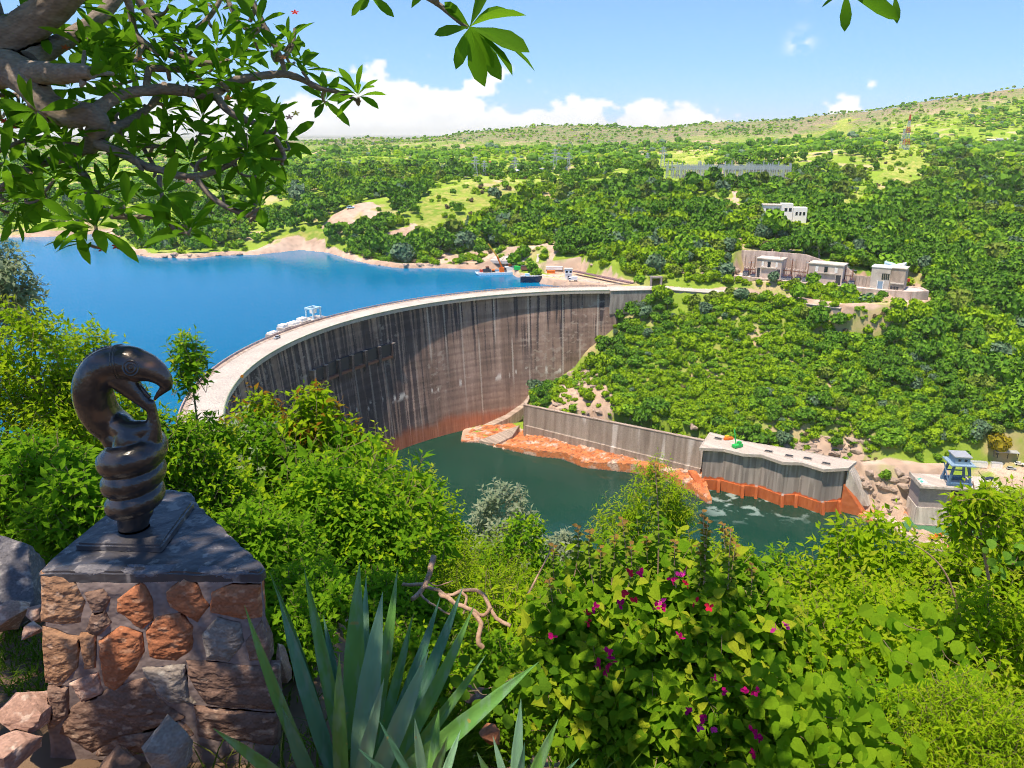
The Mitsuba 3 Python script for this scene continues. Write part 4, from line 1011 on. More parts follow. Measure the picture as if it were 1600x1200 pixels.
swz = 153.5
rows = [(1252, 1042, 1236, 19), (1290, 1066, 1234, 16), (1330, 1058, 1232, 15), (1372, 1050, 1230, 14), (1410, 1044, 1226, 12)]
names = ['nearest row of grey steel gantries in the switchyard', 'second row of grey steel gantries in the switchyard', 'middle row of grey steel gantries in the switchyard', 'fourth row of grey steel gantries in the switchyard', 'hindmost row of grey steel gantries in the switchyard']
for (yy, u0, u1, n), txt in zip(rows, names):
    k = thing('switchyard_gantry', txt, 'gantry')
    xs = np.linspace(at_y(u0, 260, yy)[0], at_y(u1, 260, yy)[0], n)
    for i, x in enumerate(xs):
        part(k, 'column', join([bar((x + e, yy, swz - 3), (x + e * .3, yy, swz + 20 + (i % 3 == 0) * 7), .8) for e in (-1.1, 1.1)] + [bar((x - 1 + .1 * q, yy, swz + q * 4), (x + 1 - .1 * q, yy, swz + q * 4 + 4), .5) for q in range(5)]), 'galvanised')
    part(k, 'beam', join([bar((xs[0], yy, swz + h), (xs[-1], yy, swz + h), .8) for h in (17.5, 19.5)]), 'galvanised')
    for i, x in enumerate((xs[:-1] + xs[1:]) / 2):
        part(k, 'insulator', join([bar((x + q, yy, swz + 12), (x + q, yy, swz + 17.2), .5) for q in (-3, 0, 3)]), 'insulator')
        part(k, 'breaker', join([box(x + q, yy - 5, swz, 1.0, 1.0, 6) for q in (-3, 0, 3)]), 'insulator')
k = thing('boundary_wall', 'low white wall along the front of the switchyard', 'wall')
for i in range(12):
    a, b = at_y(1092 + i * 12, 272, 1238), at_y(1103.5 + i * 12, 272, 1238)
    part(k, 'wall_panel', box((a[0] + b[0]) / 2, 1238, swz - 2, b[0] - a[0], .8, 5.2), 'white_paint')


def pylon(u, vt, vb, txt, bsdf='galvanised', wide=1.0, ground_y=None, th=.65):
    q = hit(u, vb) if ground_y is None else at_y(u, vb, ground_y)
    z = float(H(q[0], q[1])); top = at_y(u, vt, q[1])[2]; h = top - z
    k = thing('pylon', txt, 'pylon')
    lattice(k, q[0], q[1], z - 1, h, h * .11 * wide, h * .018, bsdf, th=th)
    for f, w in ((.62, .22), (.76, .18), (.9, .13)):
        part(k, 'crossarm', join([bar((q[0] - h * w * wide, q[1], z + h * f), (q[0] + h * w * wide, q[1], z + h * f), th * 1.2), bar((q[0] - h * w * wide, q[1], z + h * f), (q[0], q[1], z + h * (f + .06)), th), bar((q[0] + h * w * wide, q[1], z + h * f), (q[0], q[1], z + h * (f + .06)), th)]), bsdf)
    return q, z, h


tops_ = []
for u, vt, vb, txt in [(743, 243, 277, 'leaning grey lattice pylon left of the middle of the far plateau'), (757, 250, 275, 'slim grey pylon just right of the leaning one'), (805, 244, 276, 'lone grey pylon between the two pairs on the plateau'), (867, 231, 268, 'tall grey pylon, left of the twin pylons on the plateau'), (888, 237, 266, 'grey pylon, right of the twin pylons on the plateau'), (1011, 238, 258, 'grey pylon at the left end of the switchyard'), (1035, 228, 262, 'tall grey pylon at the left corner of the switchyard'), (1298, 232, 248, 'small grey pylon right of the switchyard')]:
    tops_.append(pylon(u, vt, vb, txt))
q = at_y(1415, 230, 1560); z = float(H(q[0], q[1])); h = at_y(1417, 178, 1560)[2] - z
k = thing('lattice_mast', 'tall red and white lattice mast at the top of the cleared strip', 'mast')
for i in range(6):
    f0, f1 = i / 6, (i + 1) / 6
    w = lambda f: 4.2 * (1 - f) ** 1.1 + .8
    lattice(k, q[0], q[1], z + h * f0 - 1, h / 6, w(f0), w(f1), ('galvanised', 'red_paint')[i % 2], 3, 'section', .6)
q2 = at_y(1409, 232, 1580); z2_ = float(H(q2[0], q2[1]))
k = thing('lattice_mast', 'shorter grey lattice mast just left of the red and white mast', 'mast')
lattice(k, q2[0], q2[1], z2_ - 1, h * .62, 4.0, .7, 'galvanised', 8, 'frame', .5)

# ---------------------------------------------------------------- lakeside works: barge, boat, slip, kiosk
c = at_z(783, 428, LAKE)
k = thing('barge', 'flat grey work barge moored by the far shore of the lake', 'barge')
def bg(x, y): return c + [x * .98 - y * .18, y + x * .18, 0]
def bbox(x0, x1, y0, y1, z0, z1): return prism([bg(x0, y0), bg(x1, y0), bg(x1, y1), bg(x0, y1)], z0, z1)
part(k, 'hull', trimesh.convex.convex_hull([[*bg(x, y)[:2], z] for x, z in ((-24, LAKE + 1.9), (-21, LAKE - .5), (17, LAKE - .5), (18, LAKE + 1.9)) for y in (-5, 5)]), 'pale_blue_paint')
part(k, 'deck', bbox(-22, 17, -4.6, 4.6, LAKE + 1.903, LAKE + 2.1), 'galvanised')
part(k, 'deckhouse', bbox(4, 17, 0, 4.4, LAKE + 2.103, LAKE + 6.3), 'white_paint')
part(k, 'engine_box', bbox(-17, -10, -2, 2, LAKE + 2.103, LAKE + 5), 'dark_steel')
part(k, 'bow_rail', bbox(-20, -16, 2, 3, LAKE + 2.103, LAKE + 4.4), 'red_paint')
k = thing('deck_crane', 'orange crane with a raised jib on the barge deck', 'crane')
b0 = bg(1, -1)
part(k, 'house', bbox(-1.8, 2.6, -2.4, 1.4, LAKE + 2.103, LAKE + 6), 'orange_paint')
t0, t1, t2 = b0 + [0, 0, 5.5], at_plane(777, 401, b0, b0 + [1, .18, 0]), at_plane(763, 381, b0, b0 + [1, .18, 0])
part(k, 'jib', bar(t0, t1, 1.5), 'orange_paint'); part(k, 'jib_tip', bar(t1 + [-.1, 0, .1], t2, 1.0), 'yellow_paint')
part(k, 'cable', bar(t2, t2 - [0, 0, 9], .25), 'dark_steel')
part(k, 'counterweight', bbox(2.7, 4.6, -2.4, 1, LAKE + 3.2, LAKE + 5.8), 'dark_steel')
for i, (x, bs) in enumerate([(-13, 'rust_brown'), (-7.5, 'orange_paint'), (9, 'orange_paint')]):
    kk = thing('winch', ['brown winch near the bow of the barge', 'orange winch in front of the crane house on the barge', 'orange machine on the deckhouse end of the barge'][i], 'winch')
    z = LAKE + (6.31 if i == 2 else 5.01 if i == 0 else 2.11)
    part(kk, 'frame', bbox(x - 1.6, x + 1.6, -1.5 + 2.6 * (i == 2), 1.2 + 2 * (i == 2), z, z + .6), 'dark_steel')
    d = trimesh.creation.cylinder(1.1, 3.0, sections=14); d.apply_transform(trimesh.transformations.rotation_matrix(math.pi / 2, [0, 1, 0])); d.apply_translation(bg(x, 1.9 if i == 2 else 0) + [0, 0, z - LAKE + 1.7])
    part(kk, 'drum', d, bs)
c = at_z(829, 441, LAKE)
k = thing('boat', 'dark hulled boat drawn up against the paved slip', 'boat')
prof = [(-9, 2.8, 0.4), (-8, 3.4, 2.6), (0, 3.6, 3.2), (6, 2.6, 3.2), (10, .2, 3.1)]
hv = [[c[0] + x, c[1] + s_ * w * f, LAKE + z] for x, w, _ in prof for s_ in (-1, 1) for f, z in ((1, 5.0 + x * .06), (.55, -.8))]
part(k, 'hull', trimesh.convex.convex_hull(hv), 'navy_paint')
part(k, 'deck', prism([(c[0] + x, c[1] + s_ * w * .9) for s_, seq in ((-1, prof), (1, prof[::-1])) for x, w, _ in seq], LAKE + 5.6, LAKE + 5.75), 'galvanised')
part(k, 'wheelhouse', box(c[0] - 3, c[1], LAKE + 5.753, 4, 3.4, 2.0), 'pale_blue_paint')
# paved slip with ribs
k = thing('slipway', 'sloping pale paved bank on the lake side of the dam end', 'slipway')
e0, e1 = [at_z(u, v, LAKE + .2) for u, v in ((842, 441), (905, 447))]
f0, f1 = [at_z(u, v, 104.2) for u, v in ((847, 428), (938, 441))]
for i in range(9):
    a, b = i / 9, (i + 1) / 9 - .008
    q = [e0 + (e1 - e0) * a, e0 + (e1 - e0) * b, f0 + (f1 - f0) * b, f0 + (f1 - f0) * a]
    part(k, 'slab', trimesh.convex.convex_hull([x + d for x in q for d in (np.array([0, 0, 0]), np.array([0, 0, -3.0]))]), 'deck_concrete')
k = thing('kiosk', 'small white two storey kiosk on the dockside', 'building')
c = at_z(888, 436, 103.4)
part(k, 'ground_floor', box(c[0], c[1], 102, 5.4, 5, 6.2), 'white_paint')
part(k, 'upper_floor', box(c[0], c[1], 108.203, 6.2, 5.8, 4.0), 'white_paint')
part(k, 'roof', box(c[0], c[1], 112.206, 7.2, 6.8, .5), 'concrete_pale')
for q in (-1.7, 1.7): part(k, 'window', box(c[0] + q, c[1] - 2.85, 109.3, 1.9, .3, 1.7), 'dark_glass')
part(k, 'door', box(c[0], c[1] - 2.5, 103.3, 1.6, .3, 3.2), 'dark_steel')
k = thing('truck', 'white truck parked beside the dockside kiosk', 'truck')
c = at_z(896, 439, 103.6)
part(k, 'cab', box(c[0] - 3, c[1], 104.3, 2.2, 2.3, 2.5), 'white_paint'); part(k, 'load_box', box(c[0] + .8, c[1], 104.4, 5, 2.4, 2.9), 'white_paint'); part(k, 'windscreen', box(c[0] - 3.2, c[1] - 1.17, 105.5, 1.4, .1, .9), 'dark_glass')
for q in (-3, 1, 2.4):
    for e in (-1, 1): part(k, 'wheel', box(c[0] + q, c[1] + e, 103.35, .95, .3, .95), 'rubber')
for i, (u, v, l, w, h, bs, txt) in enumerate([(811, 421, 9, 4, 3, 'green_paint', 'green container on the lake shore by the barge'), (826, 421, 14, 5, 3.4, 'rust_brown', 'brown container on the lake shore left of the slip'), (861, 427, 7, 3, 2.6, 'orange_paint', 'orange container on the dockside'), (866, 421, 15, 4, 2.6, 'white_paint', 'long white roofed shelter at the back of the dockside')]):
    q = hit(u, v); zz = float(H(q[0], q[1]))
    k = thing('container', txt, 'container')
    part(k, 'body', box(q[0], q[1], zz - .3, l, w, h, -.15), bs); part(k, 'roof', box(q[0], q[1], zz + h - .297, l + .3, w + .3, .25, -.15), bs if i != 1 else 'dark_steel')
k = thing('dock_wall', 'long dark purple wall behind the dockside road', 'wall')
a, b = at_z(898, 424, 106), at_z(1000, 445, 106); mat('mauve', (.17, .11, .12), .8)
for i in range(8):
    p0, p1 = a + (b - a) * i / 8, a + (b - a) * ((i + 1) / 8 - .004)
    part(k, 'wall_panel', bar([p0[0], p0[1], 106.2], [p1[0], p1[1], 106.2], .8, 4.6), 'mauve')
k = thing('bulkhead', 'low dark concrete bulkhead at the lake edge beside the dam end', 'wall')
a, b = at_z(905, 446, 101), at_z(968, 444, 104)
for i in range(4): part(k, 'wall_panel', bar(a + (b - a) * i / 4 + [0, 0, -.5], a + (b - a) * (i / 4 + .245) + [0, 0, -.5], 1.2, 4.0), 'concrete_grey')
k = thing('shore_apron', 'sloping pale concrete apron behind the barge', 'ramp')
q = [hit(u, v) for u, v in ((766, 408), (842, 411), (845, 398), (772, 402))]
for i in range(4):
    f = lambda s: q[0] + (q[1] - q[0]) * s; g = lambda s: q[3] + (q[2] - q[3]) * s
    part(k, 'slab', trimesh.convex.convex_hull([x + [0, 0, d] for x in (f(i / 4), f(i / 4 + .242), g(i / 4 + .242), g(i / 4)) for d in (.9, -2)]), 'deck_concrete')
q = hit(548, 326); car(thing('truck', 'pale blue vehicle parked on top of the bare earth mound', 'truck'), [q[0], q[1], float(H(q[0], q[1])) + .1], .2, 'pale_blue_paint', 2.2)
# ---------------------------------------------------------------- far trees
def quads_at(c, n, size, r, aspect=1.0):
    """Leaf clumps: bent squares at c facing roughly n."""
    n = unit(n)
    a = unit(np.cross(n, unit(r.normal(size=n.shape))))
    b = np.cross(n, a)
    s = np.broadcast_to(size, (len(c),))[:, None]
    k = n * s * 0.35
    v = np.stack([c - a * s - b * s * aspect - k, c + a * s - b * s * aspect + k * .3, c + a * s + b * s * aspect - k, c - a * s + b * s * aspect + k * .3], 1)
    i = np.arange(len(c))[:, None] * 4
    return v.reshape(-1, 3), np.vstack([i + [0, 1, 2], i + [0, 2, 3]])


def crown(seed, R, h0, h1, lobes, clumps, size, pal, core=True, spiky=0.0):
    r = np.random.default_rng(seed)
    hc = (h0 + h1) / 2
    L = []
    for k in range(lobes):
        a = 2 * np.pi * (k + r.uniform(0, .6)) / lobes
        d = R * r.uniform(.3, .62) * (k > 0)
        L.append((d * math.cos(a), d * math.sin(a), hc + (h1 - h0) * r.uniform(-.16, .26), R * r.uniform(.42, .62)))
    L = np.array(L)
    k = r.choice(lobes, clumps, p=L[:, 3] ** 2 / (L[:, 3] ** 2).sum())
    d = unit(r.normal(size=(clumps, 3)) + [0, 0, .35])
    rad = L[k, 3] * r.uniform(.8, 1.12 + spiky, clumps)
    c = L[k, :3] + d * rad[:, None] * [1, 1, .8]
    v, f = quads_at(c, d + r.normal(size=d.shape) * .55, size * r.uniform(.6, 1.3, clumps), r)
    t = np.clip(r.normal(.5, .28, clumps) + (r.uniform(-.2, .2, lobes))[k], 0, 1)[:, None]
    col = np.repeat(np.asarray(pal[0]) * (1 - t) + np.asarray(pal[1]) * t, 4, axis=0)
    if core:
        for x, y, z, q in L:
            s = trimesh.creation.icosphere(1, q * .84)
            sv = np.array(s.vertices) * [1, 1, .8] * (1 + r.uniform(-.12, .12, (len(s.vertices), 1))) + [x, y, z]
            f = np.vstack([f, np.array(s.faces) + len(v)])
            v = np.vstack([v, sv])
            col = np.vstack([col, np.tile(np.asarray(pal[0]) * .6 + np.asarray(pal[1]) * .4, (len(sv), 1))])
    return v, f, col


def trunk_mesh(seed, h, r0):
    r = np.random.default_rng(seed + 900)
    p = [(0, 0, -1.5)] + [(r.normal(0, .12) * z, r.normal(0, .12) * z, z) for z in np.linspace(.5, h, 4)]
    return tube(p, np.linspace(r0 * 1.3, r0 * .4, 5), 5, False)


DARK = ((0.060, 0.165, 0.018), (0.145, 0.30, 0.028))
MID = ((0.105, 0.25, 0.018), (0.215, 0.39, 0.028))
LIME = ((0.165, 0.310, 0.012), (0.290, 0.440, 0.018))
OLIVE = ((0.130, 0.215, 0.025), (0.24, 0.31, 0.05))
BLUEISH = ((0.085, 0.165, 0.085), (0.17, 0.26, 0.15))
DRY = ((0.13, 0.10, 0.05), (0.24, 0.20, 0.12))
GOLD = ((0.17, 0.16, 0.012), (0.36, 0.29, 0.02))
kinds = [('dark', DARK, 5.0, 1.5, 8.5, 7), ('dark', DARK, 4.2, 2.5, 9.0, 5), ('mid', MID, 4.6, 1.2, 7.5, 7), ('mid', MID, 3.6, 1.0, 6.0, 5), ('lime', LIME, 3.4, .4, 4.6, 6), ('lime', LIME, 4.4, 1.0, 6.6, 8), ('olive', OLIVE, 4.2, 1.4, 6.8, 6), ('blueish', BLUEISH, 4.4, 1.2, 7.2, 6), ('scrub', LIME, 2.6, -.3, 2.4, 5), ('scrub', MID, 2.4, -.3, 2.6, 5), ('dry', DRY, 1.8, -.2, 2.4, 4)]
for q, (nm, pal, R, h0, h1, lb) in enumerate(kinds):
    v, f, col = crown(100 + q, R, h0, h1, lb, 430 if nm not in ('scrub', 'dry') else 190, R * .142, pal, spiky=.30)
    shape_group(f'crown_shape_{q}', (v, f), 'far_leaf', color=col)
    shape_group(f'trunk_shape_{q}', trunk_mesh(q, (h0 + h1) * .5, .35), 'bark')
    v, f, col = crown(200 + q, R, h0, h1, 5, 105, R * .225, pal, core=False)
    s = trimesh.creation.icosphere(1, 1.0); r_ = np.random.default_rng(q)
    sv = np.array(s.vertices) * [R * .62, R * .62, (h1 - h0) * .36] * (1 + r_.uniform(-.2, .2, (len(s.vertices), 1))) + [0, 0, (h0 + h1) / 2]
    f = np.vstack([f, np.array(s.faces) + len(v)]); v = np.vstack([v, sv]); col = np.vstack([col, np.tile(np.mean(pal, 0), (len(sv), 1))])
    shape_group(f'mid_tree_shape_{q}', (v, f), 'far_leaf', color=col)
    s = trimesh.creation.icosphere(1, 1.0); sv = np.array(s.vertices); lo = sv[:, 2] > -.75
    sv = sv * [R * .95, R * .95, (h1 - h0) * .5] * (1 + r_.uniform(-.28, .28, (len(sv), 1))) + [0, 0, (h0 + h1) / 2]
    shape_group(f'small_tree_shape_{q}', (sv, np.array(s.faces)[lo[s.faces].all(1)]), 'far_leaf', color=np.tile(pal[0], (len(sv), 1)) + (np.asarray(pal[1]) - pal[0]) * r_.uniform(0, 1, (len(sv), 1)))

built = [platform_poly.buffer(6), dock_poly.buffer(3), yard_poly.buffer(2), road_line.buffer(5), approach_line.intersection(sg.box(-500, 0, 205, 2000)).buffer(8.6), approach_line.buffer(5.5), switch_poly.buffer(5), sg.box(at_y(1030, 260, 1200)[0], 1130, at_y(1240, 260, 1200)[0], 1260), slab.buffer(4), sg.LineString([w0, w1]).buffer(3.5), rock_zone,
         sg.Polygon([pf(-6, 14), pf(tops[-1][0] + 2, 18), pf(tops[-1][0] + 2, 28), pf(-6, 28)]), sg.Point(c_[0], c_[1]).buffer(1) if (c_ := hit(1226, 346)) is not None else None,
         sg.Polygon(rect(-4, 2 * W1 + 12, -14, GD + 3)), lake_poly.buffer(3), river_poly.buffer(4), pool_poly.buffer(3), sg.Polygon([tuple(on_arc(a, 204.5)) for a in np.linspace(89, 215, 30)] + [tuple(on_arc(a, 235)) for a in np.linspace(215, 89, 30)])]
hide = shapely.union_all([b for b in built if b is not None])
wh = hit(1226, 346)


def frustum(x, y, z, m=60):
    fw = y * math.cos(PITCH) - (z - EYE[2]) * math.sin(PITCH)
    up = y * math.sin(PITCH) + (z - EYE[2]) * math.cos(PITCH)
    u, v = 800 + FOCAL * x / fw, 600 - FOCAL * up / fw
    return u, v, fw


def seen(x, y, z):
    """True where no hill stands between the place and the camera (with some slack)."""
    ok = np.ones(len(x), bool)
    for s in np.linspace(.35, .985, 40):
        ok &= EYE[2] + (z + 9 - EYE[2]) * s > H(x * s, y * s) - .5
    return ok


def scatter(y0, y1, gap, seed, thin=True):
    r = np.random.default_rng(seed)
    X, Y = [], []
    y = y0
    half = lambda y: .76 * y + 40
    n = int((y1 - y0) / gap)
    for row in np.arange(y0, y1, gap):
        x = np.arange(-half(row), half(row), gap)
        X.append(x + r.uniform(-.48, .48, len(x)) * gap); Y.append(row + r.uniform(-.48, .48, len(x)) * gap)
    x, y = np.concatenate(X), np.concatenate(Y)
    keep = ~shapely.contains(hide, shapely.points(x, y)) & (np.hypot((x - wh[0]) * 1.25, y - wh[1] + 26) > 38)
    x, y = x[keep], y[keep]
    z = H(x, y)
    u, v, fw = frustum(x, y, z)
    keep = (u > -90) & (u < 1690) & (v < 905) & (z > 4)
    x, y, z, u, v, fw = (a[keep] for a in (x, y, z, u, v, fw))
    b, g = _bare(np.stack([y, x], -1)), _grass(np.stack([y, x], -1))
    keep = (r.uniform(size=len(x)) > np.clip(b * (1.25 if thin else .85), 0, .97)) & (r.uniform(size=len(x)) > np.clip(g * 1.5 - .1, 0, np.where(y > 820, .96, .93)) * thin)
    x, y, z, u, v, fw, b, g = (a[keep] for a in (x, y, z, u, v, fw, b, g))
    k = seen(x, y, z)
    return [a[k] for a in (x, y, z, u, v, fw, b, g)]


def kind_for(x, y, b, g, r):
    n = len(x)
    a = nfbm(np.stack([x / 45, y / 45, x * 0], -1), 3, 12)
    d = nfbm(np.stack([x / 160, y / 160, x * 0], -1), 3, 15)
    t = a + r.normal(0, .13, n) + (d - .5) * .6
    k = np.select([t < .37, t < .46, t < .56, t < .65, t < .74], [r.integers(0, 2, n), r.integers(1, 3, n), r.integers(2, 4, n), r.integers(4, 7, n), r.choice([4, 5, 8], n)], r.choice([8, 8, 9, 4, 6], n))
    k = np.where(r.uniform(size=n) < .055, 7, k)
    scrubby = (b > .12) | (g > .2)
    k = np.where(scrubby & (r.uniform(size=n) < .8), r.choice([8, 8, 9, 10], n), k)
    mid = (x > 40) & (x < 200) & (y > 480) & (y < 560)
    k = np.where(mid & (r.uniform(size=n) < .62), r.choice([8, 8, 8, 4, 9], n), k)
    return k


def place_m(x, y, z, s, a, tilt=0):
    M = np.eye(4)
    c_, s_ = math.cos(a) * s, math.sin(a) * s
    M[:3, :3] = [[c_, -s_, 0], [s_, c_, 0], [0, 0, s]]
    M[2, 2] *= .78 + .55 * ((x * 7.13 + y * 3.71) % 1.0)
    M[:3, 3] = x, y, z
    return M


r = np.random.default_rng(77)
x, y, z, u, v, fw, b, g = scatter(400, 820, 5.2, 1)
extra = [a[(e_[0] > 15) & (e_[0] < 420) & (e_[1] < 575)] for e_ in [scatter(440, 590, 3.1, 6, False)] for a in e_]
n_tree = len(x)
x, y, z, u, v, fw, b, g = (np.concatenate(q) for q in zip((x, y, z, u, v, fw, b, g), extra))
k = kind_for(x, y, b, g, r)
k[n_tree:] = r.choice([8, 8, 8, 9, 9, 4], len(x) - n_tree)
s = np.clip(np.exp(r.normal(-.2, .36, len(x))), .38, 1.75) * np.where(y > 640, 1.42, 1.18)
s[n_tree:] *= 1.22
front_ = shapely.contains(sg.Polygon([pf(-6, -22), pf(PL + 30, -18), pf(PL + 40, 4), pf(PL, 0), pf(-4, 0)]), shapely.points(x, y))
k[front_] = r.choice([8, 8, 9], front_.sum()); s[front_] *= np.where(r.uniform(size=front_.sum()) < .6, .16, .42)
near_dam = (np.hypot(x - DAM[0], y - DAM[1]) < R_UP + 12) & (y < 600)
s = np.where(near_dam, s * .7, s)
size = np.array([q[2] for q in kinds])[k] * s / fw
score = size * ((u > 5) & (u < 1595) & (v > 5) & (v < 850) & (k != 10))
score *= ~((v > 845 - np.abs(u - 1250) * .1) & (u > 1100))
best = set(np.argsort(-score)[:286].tolist())
desc = {'dark': ('dense dark green tree on the far gorge side', 'dense dark green trees on the far gorge side'), 'mid': ('mid green bushy tree on the far gorge side', 'mid green trees on the far gorge side'), 'lime': ('bright yellow green tree on the far gorge side', 'bright green trees on the far gorge side'),
        'olive': ('olive green loose tree on the far gorge side', 'olive green trees on the far gorge side'), 'blueish': ('pale bluish tree on the far gorge side', 'pale bluish trees on the far gorge side'), 'scrub': ('low bright bush on the far gorge side', 'low bushes on the far gorge side'), 'dry': ('dry bush on the far gorge side', 'dry bushes')}
for i in range(len(x)):
    M = place_m(x[i], y[i], z[i] - .3, s[i], r.uniform(0, 6.28))
    if i in best:
        nm = kinds[k[i]][0]
        where = ('on the slope between the training wall and the dam road' if y[i] < 585 and x[i] < 170 else 'on the slope above the outlet block road' if y[i] < 585 and x[i] < 290 else 'on the right hand slope above the yard' if y[i] < 585 else 'on the bluff above the far end of the dam' if x[i] < 190 else 'around the transformer platform' if y[i] < 660 and x[i] < 330 else 'right of the transformer platform' if x[i] >= 330 else 'on the hill behind the transformer platform')
        sz = 'large ' if s[i] > .98 else 'small ' if s[i] < .72 else ''
        txt = sz + desc[nm][0].replace('on the far gorge side', where)
        key = thing('hillside_bush' if nm == 'scrub' else 'hillside_tree', txt, 'bush' if nm == 'scrub' else 'tree', txt + ' (alike)')
        copy_of(f'{key}__crown', f'crown_shape_{k[i]}', M)
        if nm != 'scrub': copy_of(f'{key}__trunk', f'trunk_shape_{k[i]}', M)
    else:
        copy_of(numbered('forest__001') if False else f"forest__{i:05d}", f'crown_shape_{k[i]}', M)
tag('forest', 'mixed woodland of green trees and scrub covering the far hills', kind='stuff')
base = len(x)
for y0, y1, gap, grp, seed in ((820, 1500, 8.4, 'mid_tree_shape', 2), (1500, 2500, 12.0, 'small_tree_shape', 3), (2500, 4600, 15.5, 'small_tree_shape', 4)):
    x, y, z, u, v, fw, b, g = scatter(y0, y1, gap, seed)
    k = kind_for(x, y, b, g, r)
    open_ = .6 * nfbm(np.stack([x / 150, y / 150, x * 0], -1), 4, 40) + .4 * nfbm(np.stack([x / 40, y / 40, x * 0], -1), 3, 41)
    keep = (r.uniform(size=len(x)) < np.clip((.60 - open_) * 5 + (y < 1050) * .45 - (y > 2500) * .1, .10, 1)) & (r.uniform(size=len(x)) < (.75 if y0 < 2000 else .6))
    s = np.exp(r.normal(-.05, .30, len(x))) * (1.38 if y0 < 1000 else 1.3 if y0 < 2000 else .95)
    for i in np.where(keep)[0]:
        copy_of(f'forest__{base:05d}', f'{grp}_{k[i]}', place_m(x[i], y[i], z[i] - .3, s[i], r.uniform(0, 6.28)))
        base += 1

# trees that stand out one by one
for u, v, sc, q, name, txt in [(1553, 712, 1.25, None, 'yellow_tree', 'rounded yellow topped tree above the yard at the right'), (1158, 470, 1.15, 7, 'pale_tree', 'pale grey green tree at the bend of the road below the platform'), (1043, 484, .95, 1, 'dark_tree', 'lone dark tree standing against the wall at the end of the dam'),
                               (938, 540, .95, 5, 'spreading_tree', 'flat topped light green tree close to the dam face halfway up the slope'), (1245, 470, 1.6, 3, 'round_tree', 'big round mid green tree in front of the platform wall'), (1125, 672, 1.0, 0, 'dark_tree', 'dark round tree just above the left end of the outlet deck'), (985, 652, 1.15, 2, 'round_tree', 'round green tree above the training wall'), (1030, 650, 1.2, 0, 'dark_tree', 'dark green tree above the middle of the training wall'), (852, 632, .8, 3, 'round_tree', 'round bush like tree at the top corner of the training wall'), (1520, 690, 1.1, 7, 'pale_tree', 'pale bluish tree left of the yellow topped tree')]:
    p = hit(u, v)
    key = thing(name, txt, 'tree')
    M = place_m(p[0], p[1], float(H(p[0], p[1])) - .3, sc, u * .37)
    if q is None:
        vv, ff, cc_ = crown(333, 5.4, 1.0, 9.0, 7, 420, .85, GOLD)
        put(f'{key}__crown', (vv, ff), 'far_leaf', color=cc_); scene[f'{key}__crown']['to_world'] = T(M.tolist())
        q = 0
    else: copy_of(f'{key}__crown', f'crown_shape_{q}', M)
    copy_of(f'{key}__trunk', f'trunk_shape_{q}', M)
print('forest', base)

# bare rock ledges breaking through the scrub
def boulder(seed, r3, n=2):
    r = np.random.default_rng(seed)
    p = unit(r.normal(size=(16, 3))) * r.uniform(.75, 1.1, (16, 1)) * r3
    m = trimesh.convex.convex_hull(p)
    for _ in range(n): m = m.subdivide()
    vv = np.array(m.vertices)
    nn = nfbm(vv / max(r3) * 2.2 + seed, 3, seed) - .5
    return trimesh.Trimesh(vv * (1 + .16 * nn[:, None]), m.faces, process=False)


mat('pale_rock', lambda p, n, uv: mix((0.22, 0.165, 0.13), (0.50, 0.40, 0.33), fbm(p.x * .6, p.y * .6, p.z * .9, 4)) * (.85 + .3 * noise(p.x * 3, p.y * 3, p.z * 4)), .9, .15)
for q in range(4): shape_group(f'ledge_shape_{q}', boulder(40 + q, np.array([3.4, 2.4, 1.6]) * (1 + .2 * q), 1), 'pale_rock')
r = np.random.default_rng(5)
spots = [(885 + r.uniform(-25, 60), 600 + r.uniform(-20, 55)) for _ in range(26)] + [(1270 + r.uniform(-60, 90), 695 + r.uniform(-14, 14)) for _ in range(30)] + [(1130 + r.uniform(-70, 30), 425 + r.uniform(-18, 14)) for _ in range(26)] + [(945 + r.uniform(-40, 60), 400 + r.uniform(-18, 14)) for _ in range(10)] + [(1400 + r.uniform(-60, 20), 765 + r.uniform(-30, 30)) for _ in range(40)] + [(1060 + r.uniform(-60, 120), 650 + r.uniform(-30, 20)) for _ in range(16)] + [(600 + r.uniform(-60, 80), 414) for _ in range(22)] + [(300 + r.uniform(-100, 190), 400 + r.uniform(-3, 1)) for _ in range(26)] + [(1585 + r.uniform(-30, 30), 800 + r.uniform(-30, 25)) for _ in range(14)] + [(990 + r.uniform(-30, 40), 296 + r.uniform(-6, 8)) for _ in range(9)]
for i, (u, v) in enumerate(spots):
    p = hit(u, v)
    copy_of(f'rock_ledge__{i:03d}', f'ledge_shape_{i % 4}', place_m(p[0], p[1], float(H(p[0], p[1])) - .2, r.uniform(.45, 1.25), r.uniform(0, 6.3)))
tag('rock_ledge', 'pale rock ledges and boulders breaking through the far slopes', kind='stuff')
# ---------------------------------------------------------------- pedestal and statue
C = EYE
mat('mortar', lambda p, n, uv: mix((0.14, 0.105, 0.095), (0.29, 0.235, 0.215), fbm(p.x * 9, p.y * 9, p.z * 9, 4)) * (.8 + .4 * noise(p.x * 70, p.y * 70, p.z * 70)), .92, .1)
scene['mortar'] = {'type': 'twosided', 'bsdf': {'type': 'bumpmap', 'arbitrary': proc(lambda p, n, uv: .012 * fbm(p.x * 22, p.y * 22, p.z * 22, 4), eps=.002), 'scale': 1.0, 'bsdf': scene['mortar']['bsdf']}}


